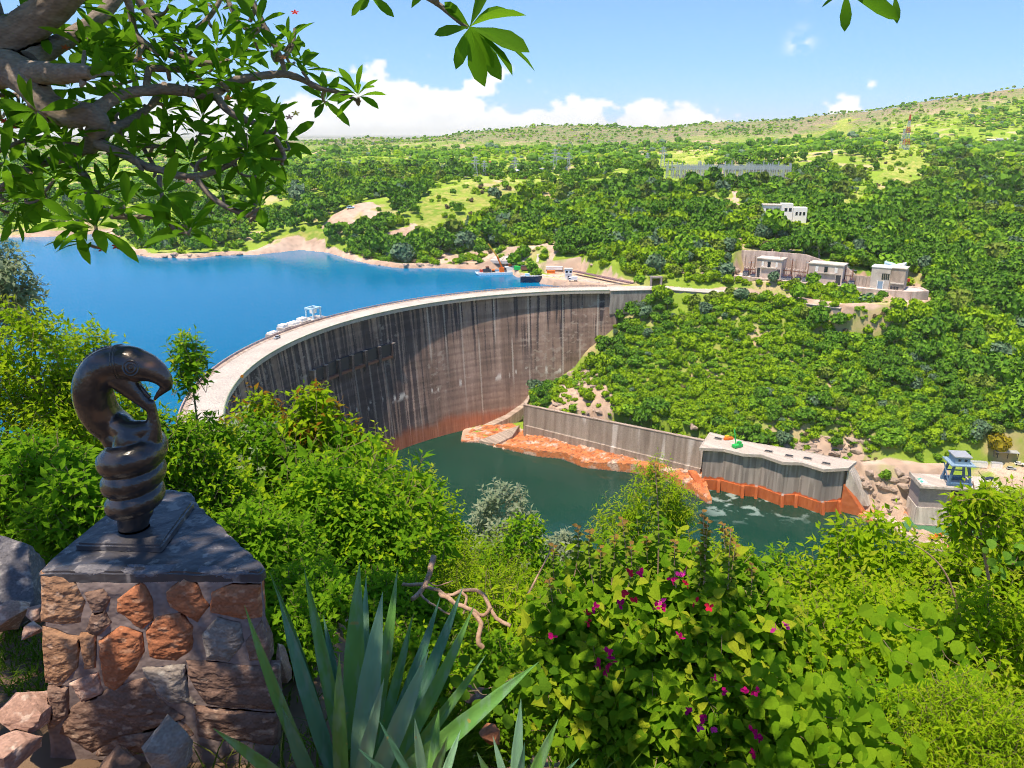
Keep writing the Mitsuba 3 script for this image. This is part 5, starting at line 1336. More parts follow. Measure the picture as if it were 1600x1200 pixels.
def stone_mat(name, a, b, c):
    def f(p, n, uv):
        q = fbm(p.x * 11, p.y * 11, p.z * 16, 4)
        g = noise(p.x * 110, p.y * 110, p.z * 110)
        s = smoothstep(.56, .74, fbm(p.x * 26 + 3, p.y * 26, p.z * 34, 3))
        return mix(mix(a, b, q), c, s * .7) * (.75 + .5 * g)
    bumped(name, f, lambda p, n, uv: .018 * fbm(p.x * 26, p.y * 26, p.z * 40, 4), .85, .2, eps=.002)


stone_mat('stone_tan', (0.21, 0.11, 0.06), (0.42, 0.25, 0.15), (0.52, 0.36, 0.25))
stone_mat('stone_red', (0.24, 0.085, 0.04), (0.42, 0.175, 0.085), (0.50, 0.28, 0.17))
stone_mat('stone_brown', (0.12, 0.075, 0.055), (0.25, 0.16, 0.12), (0.40, 0.29, 0.22))
stone_mat('stone_grey', (0.17, 0.145, 0.12), (0.31, 0.27, 0.235), (0.40, 0.37, 0.32))
stone_mat('stone_pink', (0.26, 0.15, 0.11), (0.46, 0.30, 0.235), (0.60, 0.47, 0.38))
stone_mat('stone_slate', (0.085, 0.085, 0.10), (0.18, 0.175, 0.185), (0.33, 0.31, 0.30))
ZT = -1.895
ped = thing('pedestal', 'rough stone and mortar pedestal with a dark slate top carrying the coiled statue', 'pedestal')
top_c = [(-2.150, 3.085), (-1.150, 3.085), (-1.70, 3.72), (-1.82, 3.88), (-1.97, 3.90), (-2.12, 3.62)]
bot_c = [(-2.30, 2.995), (-1.140, 3.005), (-1.62, 3.80), (-1.80, 4.02), (-2.02, 4.05), (-2.30, 3.66)]
m = trimesh.convex.convex_hull([[C[0] + x, C[1] + y, C[2] + ZT - .045] for x, y in top_c] + [[C[0] + x, C[1] + y, C[2] - 3.2] for x, y in bot_c])
for _ in range(5): m = m.subdivide()
vv = np.array(m.vertices)
nrm = np.array(m.vertex_normals)
vv = vv + nrm * ((nfbm(vv * 7, 4, 5) - .5) * .035 + (nfbm(vv * 25, 3, 6) - .5) * .014)[:, None]
part(ped, 'body', trimesh.Trimesh(vv, m.faces, process=False), 'mortar', True)


def front_at(u, v):                                      # the pedestal's front face leans back a little
    d = ray(u, v); a, b = np.array([0, 3.085, ZT]), np.array([0, 2.998, -3.2])
    n = np.cross([1, 0, 0], b - a)
    return C + d * ((n @ a) / (n @ d))


stones = [('tan', (48, 662, 110, 665, 140, 690, 160, 740, 150, 795, 100, 800, 48, 790)), ('brown', (168, 715, 215, 705, 235, 730, 220, 762, 188, 770)), ('brown', (185, 772, 218, 766, 235, 800, 205, 830, 170, 815)), ('red', (255, 735, 320, 685, 350, 740, 350, 790, 325, 810, 255, 765)), ('red', (390, 715, 440, 672, 475, 690, 490, 730, 508, 750, 475, 790, 400, 750)), ('red', (515, 715, 570, 695, 645, 695, 650, 780, 600, 785, 515, 762)),
          ('tan', (50, 810, 150, 840, 145, 920, 100, 965, 58, 960)), ('tan', (155, 828, 195, 825, 195, 920, 165, 925)), ('red', (205, 850, 260, 812, 320, 830, 325, 880, 300, 930, 250, 985, 220, 970, 210, 900)), ('red', (335, 820, 365, 785, 430, 775, 460, 810, 455, 870, 415, 900, 345, 890)), ('grey', (490, 830, 530, 785, 590, 800, 600, 850, 560, 905, 500, 895)), ('brown', (610, 850, 650, 795, 672, 850, 676, 900, 620, 900)),
          ('brown', (64, 970, 120, 975, 120, 1050, 72, 1090)), ('pink', (125, 960, 200, 935, 215, 990, 160, 1010)), ('brown', (135, 1030, 230, 985, 330, 950, 380, 1020, 430, 1060, 330, 1090, 190, 1150, 105, 1100)), ('brown', (450, 905, 690, 925, 690, 1040, 500, 1020, 455, 950)), ('grey', (330, 925, 440, 915, 452, 1000, 470, 1018, 400, 1015, 340, 955)), ('brown', (470, 1030, 690, 1050, 690, 1130, 480, 1110)), ('slate', (265, 655, 400, 655, 380, 672, 290, 668)), ('slate', (130, 655, 220, 655, 200, 668, 150, 668)), ('slate', (480, 656, 620, 656, 600, 672, 520, 674)), ('brown', (230, 1095, 330, 1098, 420, 1070, 460, 1110, 300, 1160, 200, 1160))]
words_ = {'tan': 'tan', 'red': 'reddish brown', 'brown': 'dark brown', 'grey': 'grey', 'pink': 'pale pink', 'slate': 'thin dark'}
rs = np.random.default_rng(3)
for kind_, p in stones:
    q = np.array(p, float).reshape(-1, 2)
    q = q / 1.765 + [40, 520]
    P3 = np.array([front_at(u, v) for u, v in q])
    cen = P3.mean(0)
    big = 26 / max(26, 26)
    dense = []
    for a, b in zip(P3, np.roll(P3, -1, 0)): dense += [a, a * .66 + b * .34, a * .34 + b * .66]
    dense = np.array(dense)
    dense = cen + (dense - cen) * 1.05 * (1 + rs.normal(0, .02, (len(dense), 1)))
    flat = kind_ == 'slate'
    lay = [dense + [0, .05, 0], dense + [0, -.004, 0], cen + (dense - cen) * .90 + [0, -.020 if not flat else -.012, 0], cen + (dense - cen) * .60 + [0, -.030 if not flat else -.016, 0]]
    n_ = len(dense)
    V = np.vstack(lay + [cen[None] + [0, -.033 if not flat else -.017, 0]])
    i = np.arange(n_); j = (i + 1) % n_
    F = np.vstack([np.vstack([np.stack([k * n_ + i, k * n_ + j, (k + 1) * n_ + j], 1), np.stack([k * n_ + i, (k + 1) * n_ + j, (k + 1) * n_ + i], 1)]) for k in range(3)] + [np.stack([3 * n_ + i, 3 * n_ + j, np.full(n_, 4 * n_)], 1)])
    mm = trimesh.Trimesh(V, F, process=False).subdivide().subdivide()
    vv = np.array(mm.vertices)
    vv[:, 1] += ((nfbm(vv * 14 + rs.uniform(0, 9), 4, 7) - .5) * .030 + (nfbm(vv * [40, 40, 55], 3, 8) - .5) * .012) * (vv[:, 1] < cen[1] - .001)
    part(ped, 'stone', trimesh.Trimesh(vv, mm.faces, process=False), 'stone_' + kind_, 40)
mat('slate_top', lambda p, n, uv: mix(mix((0.03, 0.03, 0.034), (0.085, 0.08, 0.085), fbm(p.x * 9, p.y * 9, p.z * 9, 4)), (0.36, 0.33, 0.31), smoothstep(.60, .78, fbm(p.x * 24 + 5, p.y * 24, 1.0, 4)) * .4), .42, .45)
scene['slate_top'] = {'type': 'twosided', 'bsdf': {'type': 'bumpmap', 'arbitrary': proc(lambda p, n, uv: .006 * fbm(p.x * 30, p.y * 30, p.z * 30, 4), eps=.002), 'scale': 1.0, 'bsdf': scene['slate_top']['bsdf']}}


def slab_mesh(pts, z0, z1, rnd=.02, amp=.004):
    pg = sg.Polygon(pts).buffer(-rnd).buffer(rnd, quad_segs=6)
    pg = sg.Polygon(np.array(pg.exterior.segmentize(.03).coords))
    inn = pg.buffer(-.012)
    pg, inn = sg.polygon.orient(pg), sg.polygon.orient(inn)
    a = np.array(pg.exterior.coords)[:-1]
    cs = m3.CrossSection([a])
    man = cs.extrude(z1 - z0 - .01).translate([0, 0, z0])
    topp = m3.CrossSection([np.array(inn.exterior.coords)[:-1]]).extrude(.012).translate([0, 0, z1 - .012])
    man = (man + topp).refine_to_length(.03)
    mm = man.to_mesh(); vv = np.array(mm.vert_properties[:, :3]); f = np.array(mm.tri_verts)
    vv = vv + (nfbm(vv * 20, 3, 9)[:, None] - .5) * amp * 2
    return trimesh.Trimesh(vv, f, process=False)


def loc(m): m.apply_translation(C); return m
part(ped, 'top_slab', loc(slab_mesh([(-2.165, 3.066), (-1.145, 3.066), (-1.135, 3.115), (-1.68, 3.73), (-1.80, 3.91), (-1.96, 3.94), (-2.14, 3.66), (-2.175, 3.2)], ZT - .05, ZT, .022, .006)), 'slate_top', 40)
statue = thing('coiled_statue', 'polished dark stone statue of a coiled fish headed serpent biting its own body', 'statue')
part(statue, 'base_plate', loc(slab_mesh([(-2.095, 3.262), (-1.672, 3.244), (-1.70, 3.715), (-2.06, 3.735)], ZT + .001, ZT + .036, .012, .003)), 'slate_top', 40)
S0 = C + np.array([-1.886, 3.42, ZT + .036])
SX, SZ = .00169, .0019
def sp(x, y, d=0.0): return np.array([(x - 300 + .165 * (552 - y)) * SX, d, (552 - y) * SZ])    # a plumb line leans in the photograph
ball = np.array(trimesh.creation.icosphere(3).vertices)
def blob(c, r_): return c + ball * r_
pieces = []
def chain(pts):
    pts = spline(np.array([[*p[:3], p[3]] for p in pts]), max(4, len(pts) * 3))
    for a, b in zip(pts[:-1], pts[1:]): pieces.append(m3.Manifold.hull_points(np.vstack([blob(a[:3], a[3]), blob(b[:3], b[3])])))
ph = np.linspace(math.radians(150 - 3.35 * 360), math.radians(150), 76)
coil = []
for i, a in enumerate(ph):
    f = i / 75
    cxz = 306 - 12 * f
    Rr = (.070 + .020 * f) * min(1, .6 + f * 4)
    tr = (.062 + .018 * f) * min(1, .62 + f * 3)
    o = sp(cxz, 512 - 205 * f)
    coil.append([o[0] + Rr * math.cos(a), Rr * math.sin(a), o[2], tr])
for a, b in zip(coil[:-1], coil[1:]): pieces.append(m3.Manifold.hull_points(np.vstack([blob(np.array(a[:3]), a[3]), blob(np.array(b[:3]), b[3])])))
z = lambda x, y, r_, d=0.0: (*sp(x, y, d), r_ * .00178)
chain([(*coil[-1][:3], coil[-1][3]), z(236, 290, 50, .07), z(208, 258, 51, .045), z(191, 215, 51, .02), z(188, 170, 50), z(205, 130, 49), z(240, 106, 47), z(285, 100, 45), z(318, 108, 42)])
chain([z(318, 108, 42), z(346, 115, 35), z(370, 128, 28), z(389, 146, 20), z(396, 161, 14)])
chain([z(394, 161, 13), z(383, 172, 10), z(372, 182, 7), z(361, 196, 3)])
chain([z(270, 140, 36), z(297, 166, 28), z(320, 190, 21), z(340, 208, 16), z(351, 218, 12)])
chain([z(350, 206, 12), z(356, 235, 13), z(358, 262, 18), z(348, 300, 30)])
chain([z(300, 556, 40), z(300, 500, 42), z(298, 400, 44), z(296, 320, 46), z(300, 300, 46)])
chain([z(262, 270, 34, .02), z(300, 278, 30, -.01), z(340, 274, 24), z(356, 268, 16)])
body_ = m3.Manifold.batch_boolean(pieces, m3.OpType.Add).trim_by_plane((0, 0, 1), 0.0)
# the tongue lying in the open mouth
tongue = m3.Manifold.hull_points(np.vstack([blob(sp(305, 150), .016), blob(sp(345, 188), .009)]))
body_ = body_.refine_to_length(.0075)
mm = body_.to_mesh()
tm = trimesh.Trimesh(np.array(mm.vert_properties[:, :3]), np.array(mm.tri_verts), process=True)
trimesh.smoothing.filter_taubin(tm, lamb=.5, nu=-.52, iterations=14)
vv = np.array(tm.vertices); vv += tm.vertex_normals * ((nfbm(vv * 60, 3, 3) - .5) * .0022)[:, None]
bumped('dark_stone', lambda p, n, uv: mix(mix((0.013, 0.012, 0.013), (0.036, 0.030, 0.028), fbm(p.x * 16, p.y * 16, p.z * 16, 4)), (0.14, 0.075, 0.042), smoothstep(.56, .72, fbm(p.x * 8 + 2, p.y * 8, p.z * 8, 3)) * .75), lambda p, n, uv: .0010 * fbm(p.x * 90, p.y * 90, p.z * 90, 3), .22, .6, eps=.001, clearcoat=.35, clearcoat_gloss=.8)
part(statue, 'body', loc2 := trimesh.Trimesh(vv + S0, tm.faces, process=False), 'dark_stone', True)


def ring_at(c, axis, R, r_, n=40):
    t = trimesh.creation.torus(R, r_, major_sections=n, minor_sections=8)
    t.apply_transform(trimesh.geometry.align_vectors([0, 0, 1], unit(axis)))
    t.apply_translation(np.asarray(c) + S0)
    return t


def skin(x, y, side):                                    # the body's surface at (x, y) of the side view
    o = sp(x, y); hit_ = vv[(np.abs(vv[:, 0] - o[0]) < .012) & (np.abs(vv[:, 2] - o[2]) < .012)]
    return (hit_[:, 1].min() if side < 0 else hit_[:, 1].max())


for side in (-1, 1):
    e = sp(316, 103); e[1] = skin(316, 103, side) + side * -.002
    ax = (0.10, side, .28)
    part(statue, 'eye', join([ring_at(e, ax, R, .0058) for R in (.034, .020)] + [trimesh.creation.icosphere(2, .009).apply_translation(e + S0)]), 'dark_stone', True)
for q, (x, y, R) in enumerate([(266, 101, 46.5), (274, 100, 46)]): part(statue, 'cheek_band', ring_at(sp(x, y), (1, 0, .12), R * .00178, .0042), 'dark_stone', True)
knobs = []
for t in np.linspace(0, 1, 21):
    a = math.radians(200 - t * 118)
    knobs.append(trimesh.creation.icosphere(1, .010).apply_translation(S0 + sp(246 + 108 * math.cos(a) * 1.0, 168 - 108 * math.sin(a) * .98)))
part(statue, 'crest', join(knobs), 'dark_stone', True)
tt = tongue.to_mesh(); part(statue, 'tongue', trimesh.Trimesh(np.array(tt.vert_properties[:, :3]) + S0, np.array(tt.tri_verts), process=False), 'dark_stone', 40)
e = sp(390, 143); e[1] = -.024
part(statue, 'nostril', ring_at(e, (.4, -1, .2), .007, .0025, 16), 'dark_stone', True)

# rocks on the ground round the pedestal
def rock(u, v, y, r3, bs, seed, txt, sink=.35, cat='rock'):
    p = at_y(u, v, y)
    m = boulder(seed, np.array(r3), 3)
    vv = np.array(m.vertices); vv += m.vertex_normals * ((nfbm(vv * 18, 3, seed) - .5) * .05 * max(r3))[:, None]
    k = thing('rock', txt, cat)
    put(k, trimesh.Trimesh(vv + [p[0], y, p[2]], m.faces, process=False), bs, 35)
    return k


rock(20, 905, 4.1, (.34, .35, .26), 'stone_slate', 51, 'large dark bluish boulder at the left edge behind the pedestal')
rock(14, 965, 3.75, (.13, .15, .10), 'stone_pink', 52, 'pinkish rock below the dark boulder at the left edge')
rock(60, 958, 3.6, (.06, .08, .07), 'stone_pink', 53, 'small pale rock touching the left side of the pedestal')
rock(52, 985, 3.45, (.07, .07, .04), 'stone_pink', 54, 'small flat rock low beside the left side of the pedestal')
rock(45, 1120, 3.0, (.15, .16, .13), 'stone_pink', 55, 'rounded pink brown rock at the lower left corner of the pedestal')
rock(10, 1180, 2.75, (.16, .14, .07), 'stone_pink', 56, 'flat pink rock in the bottom left corner')
rock(262, 1172, 2.72, (.105, .12, .20), 'stone_grey', 57, 'pale pointed rock in front of the pedestal')
rock(185, 1190, 2.85, (.10, .1, .06), 'stone_brown', 58, 'small brown rock at the foot of the pedestal')
rock(442, 1040, 3.35, (.045, .06, .16), 'stone_pink', 59, 'narrow pinkish rock between the pedestal and the agave')
rock(765, 1150, 3.35, (.075, .08, .07), 'stone_red', 60, 'small reddish rock under the agave leaf')
rock(745, 1090, 4.2, (.10, .10, .08), 'stone_brown', 61, 'brown rock in the shade behind the agave')
# ---------------------------------------------------------------- leaves, twigs and shrubs
def leaf_template(rows, fold=.25, droop=.25, curl=0.0):
    """A leaf of unit length along x; rows of (t, half width)."""
    V, F = [], []
    for t, w in rows:
        z0 = -droop * t * t
        V += [(t, w, z0 + fold * w - curl * w * w), (t, 0, z0), (t, -w, z0 + fold * w - curl * w * w)]
    for k in range(len(rows) - 1):
        a, b = 3 * k, 3 * k + 3
        for s in (0, 1):
            F += [[a + s, b + s, b + s + 1], [a + s, b + s + 1, a + s + 1]]
    V, F = np.array(V, float), np.array(F)
    key = np.round(V, 6)
    u_, inv = np.unique(key, axis=0, return_inverse=True)
    F = inv.reshape(-1)[F]
    F = F[(F[:, 0] != F[:, 1]) & (F[:, 1] != F[:, 2]) & (F[:, 0] != F[:, 2])]
    return u_, F


LANCE = leaf_template([(0, 0), (.38, .20), (1, 0)], .35, .22)
OVATE = leaf_template([(0, 0), (.42, .25), (1, 0)], .3, .25)
HEART = leaf_template([(0, .0), (.10, .30), (.36, .40), (.72, .22), (1, 0)], .25, .35)
ROUND = leaf_template([(0, .12), (.25, .42), (.6, .44), (.88, .22), (1, 0)], .15, .2)
NARROW = leaf_template([(0, 0), (.45, .10), (1, 0)], .3, .3)
FRANGI = leaf_template([(0, .004), (.10, .03), (.35, .105), (.62, .150), (.84, .115), (.95, .045), (1, 0)], .30, .22)


def leaves(tmpl, o, x, n, size, col):
    V0, F0 = tmpl
    x = unit(x); y = unit(np.cross(n, x)); z_ = np.cross(x, y)
    s = np.broadcast_to(size, (len(o),))[:, None, None]
    V = o[:, None] + s * (V0[None, :, :1] * x[:, None] + V0[None, :, 1:2] * y[:, None] + V0[None, :, 2:] * z_[:, None])
    F = (F0[None] + (np.arange(len(o)) * len(V0))[:, None, None]).reshape(-1, 3)
    return V.reshape(-1, 3), F, np.repeat(col, len(V0), axis=0)


def twig_tubes(a, b, r0, r1, bend):
    """Three-sided twigs from a to b through a bend point."""
    m = (a + b) / 2 + bend
    P = np.stack([a, m, b], 1)
    t = unit(b - a); u_ = unit(np.cross(t, [.31, .2, .93])); w_ = np.cross(t, u_)
    R = np.stack([np.broadcast_to(r0, len(a)), np.broadcast_to((np.asarray(r0) + r1) / 2, len(a)), np.broadcast_to(r1, len(a))], 1)
    ang = np.arange(3) * 2.0944
    V = P[:, :, None] + R[:, :, None, None] * (np.cos(ang)[None, None, :, None] * u_[:, None, None] + np.sin(ang)[None, None, :, None] * w_[:, None, None])
    f = []
    for k in range(2):
        for j in range(3):
            f += [[k * 3 + j, k * 3 + (j + 1) % 3, k * 3 + 3 + (j + 1) % 3], [k * 3 + j, k * 3 + 3 + (j + 1) % 3, k * 3 + 3 + j]]
    F = (np.array(f)[None] + (np.arange(len(a)) * 9)[:, None, None]).reshape(-1, 3)
    return V.reshape(-1, 3), F


def grow(seed, blobs, n_twig, per, size, tmpl, pal, twig=.35, droop=.25, tip=None, tip_share=.3, spread=.95, up=.45, face=(0, -.3, .3), stem_r=.02, ground=None, sprigs=0.0):
    """Foliage (vertices, triangles, colours) and stems of a shrub made of ellipsoid blobs (centre, radii)."""
    r = np.random.default_rng(seed)
    Bc = np.array([b[:3] for b in blobs], float); Br = np.array([b[3:] for b in blobs], float)
    w = (Br[:, 0] * Br[:, 2]) ** .8
    k = r.choice(len(blobs), n_twig, p=w / w.sum())
    d = unit(r.normal(size=(n_twig, 3)) + face)
    lump = .8 + .42 * nfbm(d * 2.1 + k[:, None] * 3.3, 3, seed)
    end = Bc[k] + d * Br[k] * lump[:, None] * r.uniform(.80, 1.04, (n_twig, 1))
    t = unit(d * .75 + [0, 0, up] + r.normal(0, .38, (n_twig, 3)))
    tl = twig * r.uniform(.6, 1.3, n_twig) * np.where(r.uniform(size=n_twig) < sprigs, 1.9, 1.0)
    end = end + t * (tl * .25)[:, None]
    st = end - t * tl[:, None]
    sag = r.normal(0, .06, (n_twig, 3)) * tl[:, None] - np.array([0, 0, -.05]) * tl[:, None]
    s = np.linspace(.12, 1.0, per)[None, :, None]
    P = st[:, None] * (1 - s) + end[:, None] * s + (4 * s * (1 - s)) * sag[:, None] * .5
    a = unit(np.cross(t, unit(r.normal(size=t.shape)))); b = np.cross(t, a)
    ang = (np.arange(per) * 2.4)[None, :] + r.uniform(0, 6.28, (n_twig, 1))
    rad = np.cos(ang)[..., None] * a[:, None] + np.sin(ang)[..., None] * b[:, None]
    x = t[:, None] * (.35 + .75 * s ** 3) + rad * spread + np.array([0, 0, -droop]) + r.normal(0, .16, rad.shape)
    nn = np.array([-.1, -.12, 1.0]) + t[:, None] * .3 + r.normal(0, .42, rad.shape)
    L = size * 1.25 * r.uniform(.65, 1.3, (n_twig, per)) * (1 - .28 * s[..., 0] ** 4)
    q = np.clip(r.normal(.5, .2, (n_twig, 1)) + r.normal(0, .2, (n_twig, per)), 0, 1)[..., None]
    col = np.asarray(pal[0]) * (1 - q) + np.asarray(pal[1]) * q
    if tip is not None:
        young = (r.uniform(size=(n_twig, 1)) < tip_share) * np.clip((s[..., 0] - .62) / .3, 0, 1)
        col = col * (1 - young[..., None]) + np.asarray(tip) * young[..., None]
    V, F, K = leaves(tmpl, P.reshape(-1, 3), x.reshape(-1, 3), nn.reshape(-1, 3), L.reshape(-1), col.reshape(-1, 3))
    m = min(n_twig, 900)
    tv, tf = twig_tubes(st[:m], end[:m], size * .03 + .001, size * .016 + .0006, sag[:m])
    # limbs from the root to the twigs
    root = np.array([Bc[:, 0].mean(), Bc[:, 1].mean(), ground if ground is not None else (Bc[:, 2] - Br[:, 2]).min()])
    lim = [(tv, tf)]
    for q_, (c_, rr) in enumerate(zip(Bc, Br)):
        base = root + [(c_[0] - root[0]) * .25, (c_[1] - root[1]) * .25, 0]
        p = spline([base, base * .5 + c_ * .5 + r.normal(0, .08, 3) * rr, c_], 6)
        mm = tube(p, np.linspace(stem_r, stem_r * .5, 6), 5, False); lim.append((np.array(mm.vertices), np.array(mm.faces)))
        sel = np.where(k == q_)[0][:14]
        for e in sel:
            p = spline([c_ - [0, 0, rr[2] * .2], (c_ + st[e]) / 2 + r.normal(0, .05, 3) * rr, st[e]], 4)
            mm = tube(p, np.linspace(stem_r * .5, size * .035, 4), 4, False); lim.append((np.array(mm.vertices), np.array(mm.faces)))
    off = np.cumsum([0] + [len(a_) for a_, _ in lim])
    return (V, F, K), (np.concatenate([a_ for a_, _ in lim]), np.concatenate([f_ + o_ for (_, f_), o_ in zip(lim, off)]))


YL = ((0.19, 0.36, 0.010), (0.37, 0.54, 0.016))         # yellow green, sunlit shrubs
GR = ((0.10, 0.26, 0.012), (0.22, 0.42, 0.018))      # plain green
DG = ((0.05, 0.16, 0.02), (0.12, 0.28, 0.03))       # deep green
GG = ((0.24, 0.32, 0.19), (0.42, 0.48, 0.33))            # grey green
BR = (0.30, 0.13, 0.02)                                  # reddish young leaves
YT = (0.40, 0.48, 0.03)                                  # yellow young leaves


def bush(name, txt, cat, u, vtop, wpx, y, n_twig, per, size, tmpl, pal, seed, slim=1.0, low=None, stack=3, **kw):
    p = at_y(u, vtop, y)
    rx = wpx / 2 * np.linalg.norm(p - EYE) / FOCAL
    g = float(H(p[0], p[1]))
    lowz = g if low is None else p[2] - low
    r = np.random.default_rng(seed + 1)
    h = p[2] - lowz
    bl = []
    for k in range(stack):
        f = k / max(stack - 1, 1)
        rr = rx * (.62 + .5 * f) * r.uniform(.85, 1.1)
        rz = max(min(h * .42, rx * 1.0), .08)
        bl.append((p[0] + r.normal(0, .24) * rx * (k > 0), y + r.uniform(-.1, .3) * rx * (k > 0), p[2] - rz * .95 - f * max(h - rz * 1.5, 0) * .8, rr, rr * .85 * slim, rz))
        if k < stack - 1 and stack > 2:
            sx = rx * r.uniform(.45, .75) * (-1) ** k
            bl.append((p[0] + sx, y + r.uniform(-.2, .2) * rx, p[2] - rz * 1.1 - rz * r.uniform(.1, .5), rr * .6, rr * .55 * slim, rz * .62))
    (V, F, K), (sv, sf) = grow(seed, bl, n_twig, per, size, tmpl, pal, ground=g, **kw)
    k = thing(name, txt, cat)
    part(k, 'foliage', (V, F), 'leaf', color=K, kind='stuff')
    part(k, 'stem', trimesh.Trimesh(sv, sf, process=False), 'twig')
    return k, bl
# ---------------------------------------------------------------- planting on the near slope
bush('shrub', 'sunlit yellow green shrub at the left edge behind the statue', 'shrub', 35, 478, 190, 7.2, 1100, 11, .066, LANCE, YL, 1, twig=.34, tip=YT, stack=3, sprigs=.12)
bush('shrub', 'yellow green shrub just left of the serpent statue', 'shrub', 128, 510, 190, 8.0, 900, 11, .068, LANCE, YL, 2, twig=.36, tip=YT, sprigs=.1)
bush('shrub', 'shaded green shrub beside the left side of the pedestal', 'shrub', 40, 690, 230, 5.3, 700, 10, .085, LANCE, GR, 3, twig=.3, droop=.4, stack=3)
bush('shrub', 'green shrub between the pedestal and the left edge', 'shrub', 105, 735, 130, 4.7, 420, 9, .075, OVATE, GR, 33, twig=.25, stack=3)
bush('sapling', 'slender green sapling rising right of the statue against the dam road', 'sapling', 292, 530, 74, 8.2, 170, 11, .085, LANCE, GR, 4, twig=.38, up=.9, slim=1, stack=2, low=1.6, tip=YT)
bush('shrub', 'green leafy shrub right behind the statue', 'shrub', 270, 650, 160, 7.4, 900, 10, .075, LANCE, GR, 5, twig=.34, tip=YL[1])
bush('shrub', 'leafy shrub with pale undersides in front of the near end of the dam road', 'shrub', 395, 655, 170, 9.6, 760, 10, .095, OVATE, GR, 6, twig=.4, tip=GG[1], tip_share=.4)
bush('tree', 'small tree with bright leafy top in front of the shaded dam face', 'tree', 487, 612, 130, 10.4, 560, 10, .12, OVATE, YL, 7, twig=.46, tip=BR, tip_share=.35, sprigs=.2)
bush('tree', 'small tree with reddish tips left of the bright leafy one', 'tree', 400, 618, 100, 10.8, 380, 9, .11, OVATE, YL, 71, twig=.44, tip=BR, tip_share=.5, sprigs=.2)
bush('shrub', 'bright green shrub reaching toward the foot of the dam', 'shrub', 578, 684, 150, 11.0, 700, 10, .10, OVATE, YL, 8, twig=.42, tip=YT, sprigs=.16)
bush('shrub', 'large green shrub filling the slope behind the agave', 'shrub', 500, 725, 300, 8.2, 1700, 10, .085, OVATE, GR, 9, twig=.38, tip=YL[1])
bush('shrub', 'green shrub close behind the right corner of the pedestal', 'shrub', 395, 800, 230, 6.2, 1000, 10, .075, OVATE, GR, 10, twig=.3, tip=GR[1])
bush('shrub', 'yellow green shrub in the middle above the dead branch', 'shrub', 650, 745, 220, 12.5, 1100, 11, .10, LANCE, YL, 11, twig=.5, tip=YT)
bush('shrub', 'pale grey green shrub with clustered leaves in front of the river', 'shrub', 785, 762, 150, 17.0, 620, 12, .16, LANCE, GG, 12, twig=.5, droop=.1, spread=1.2)
bush('shrub', 'small pale grey green shrub right of the bigger pale one', 'shrub', 880, 838, 90, 17.0, 240, 12, .15, LANCE, GG, 121, twig=.5, stack=2)
bush('shrub', 'green rounded shrub below the pale grey green one', 'shrub', 820, 810, 120, 14.0, 520, 10, .10, OVATE, GR, 122, twig=.45, tip=YL[1])
bush('shrub', 'feathery lime green shrub left of the pink flowered bush', 'shrub', 760, 848, 260, 10.5, 1500, 14, .070, NARROW, YL, 13, twig=.5, tip=YT, droop=.15)
bush('shrub', 'fine leaved lime shrub behind the dead branch', 'shrub', 640, 862, 190, 8.6, 1000, 13, .065, NARROW, YL, 14, twig=.42, tip=YT)
bush('shrub', 'leafy undergrowth between the agave and the pedestal corner', 'shrub', 470, 900, 150, 4.6, 420, 9, .06, OVATE, GR, 34, twig=.22, tip=GR[1])
bush('shrub', 'green leaves in the gap between the pedestal and the agave', 'shrub', 455, 945, 100, 3.75, 260, 9, .05, OVATE, GR, 36, twig=.18, tip=GR[1])
bush('shrub', 'low green undergrowth behind the middle of the agave', 'shrub', 640, 985, 200, 4.6, 520, 9, .055, OVATE, GR, 35, twig=.22, tip=YL[1])
bush('tree', 'light feathery green tree standing in front of the river beyond the flowered bush', 'tree', 1022, 722, 150, 19.0, 900, 13, .15, NARROW, YL, 15, twig=.8, tip=YT, droop=.5)
bush('shrub', 'green undergrowth behind the agave leaves', 'shrub', 590, 930, 260, 5.6, 1000, 9, .075, OVATE, GR, 16, twig=.28, tip=GR[1])
bush('shrub', 'shaded undergrowth left of the flowered bush', 'shrub', 745, 985, 200, 5.4, 620, 9, .065, OVATE, GR, 17, twig=.26, tip=GR[1])
bush('shrub', 'lime shrub with fine leaves behind the right part of the flowered bush', 'shrub', 1140, 838, 170, 10.0, 760, 12, .075, LANCE, YL, 18, twig=.42, tip=YT)
bush('shrub', 'low green shrub on the skyline of the slope below the outlet block', 'shrub', 1215, 862, 150, 9.0, 560, 10, .085, LANCE, GR, 19, twig=.38, tip=YL[1])
bush('shrub', 'glossy yellow green shrub in front of the orange wing wall', 'shrub', 1365, 818, 250, 7.4, 1300, 10, .10, LANCE, YL, 20, twig=.42, tip=YT, droop=.45, sprigs=.1)
bush('shrub', 'green shrub below the gate house at the right', 'shrub', 1470, 862, 190, 7.0, 800, 10, .085, LANCE, YL, 21, twig=.36, tip=YT)
bush('shrub', 'tall yellow green shrub at the right edge below the parked cars', 'shrub', 1590, 775, 170, 6.6, 800, 10, .08, LANCE, YL, 22, twig=.38, tip=YT, sprigs=.1)
bush('shrub', 'broad yellow green shrub on the right slope, the largest there', 'shrub', 1400, 930, 420, 5.2, 2600, 10, .068, LANCE, YL, 23, twig=.32, tip=YT)
bush('shrub', 'dense small leaved shrub at the right edge of the slope', 'shrub', 1560, 930, 260, 4.8, 1500, 10, .062, LANCE, YL, 24, twig=.3, tip=YT)
bush('shrub', 'fine leaved green shrub in the bottom right corner', 'shrub', 1530, 1075, 260, 3.6, 1300, 13, .045, NARROW, YL, 25, twig=.24, tip=YT, droop=.1)
bush('shrub', 'sunlit green shrub right of the flowered bush', 'shrub', 1275, 960, 200, 5.0, 1000, 10, .066, OVATE, YL, 26, twig=.3, tip=YT)
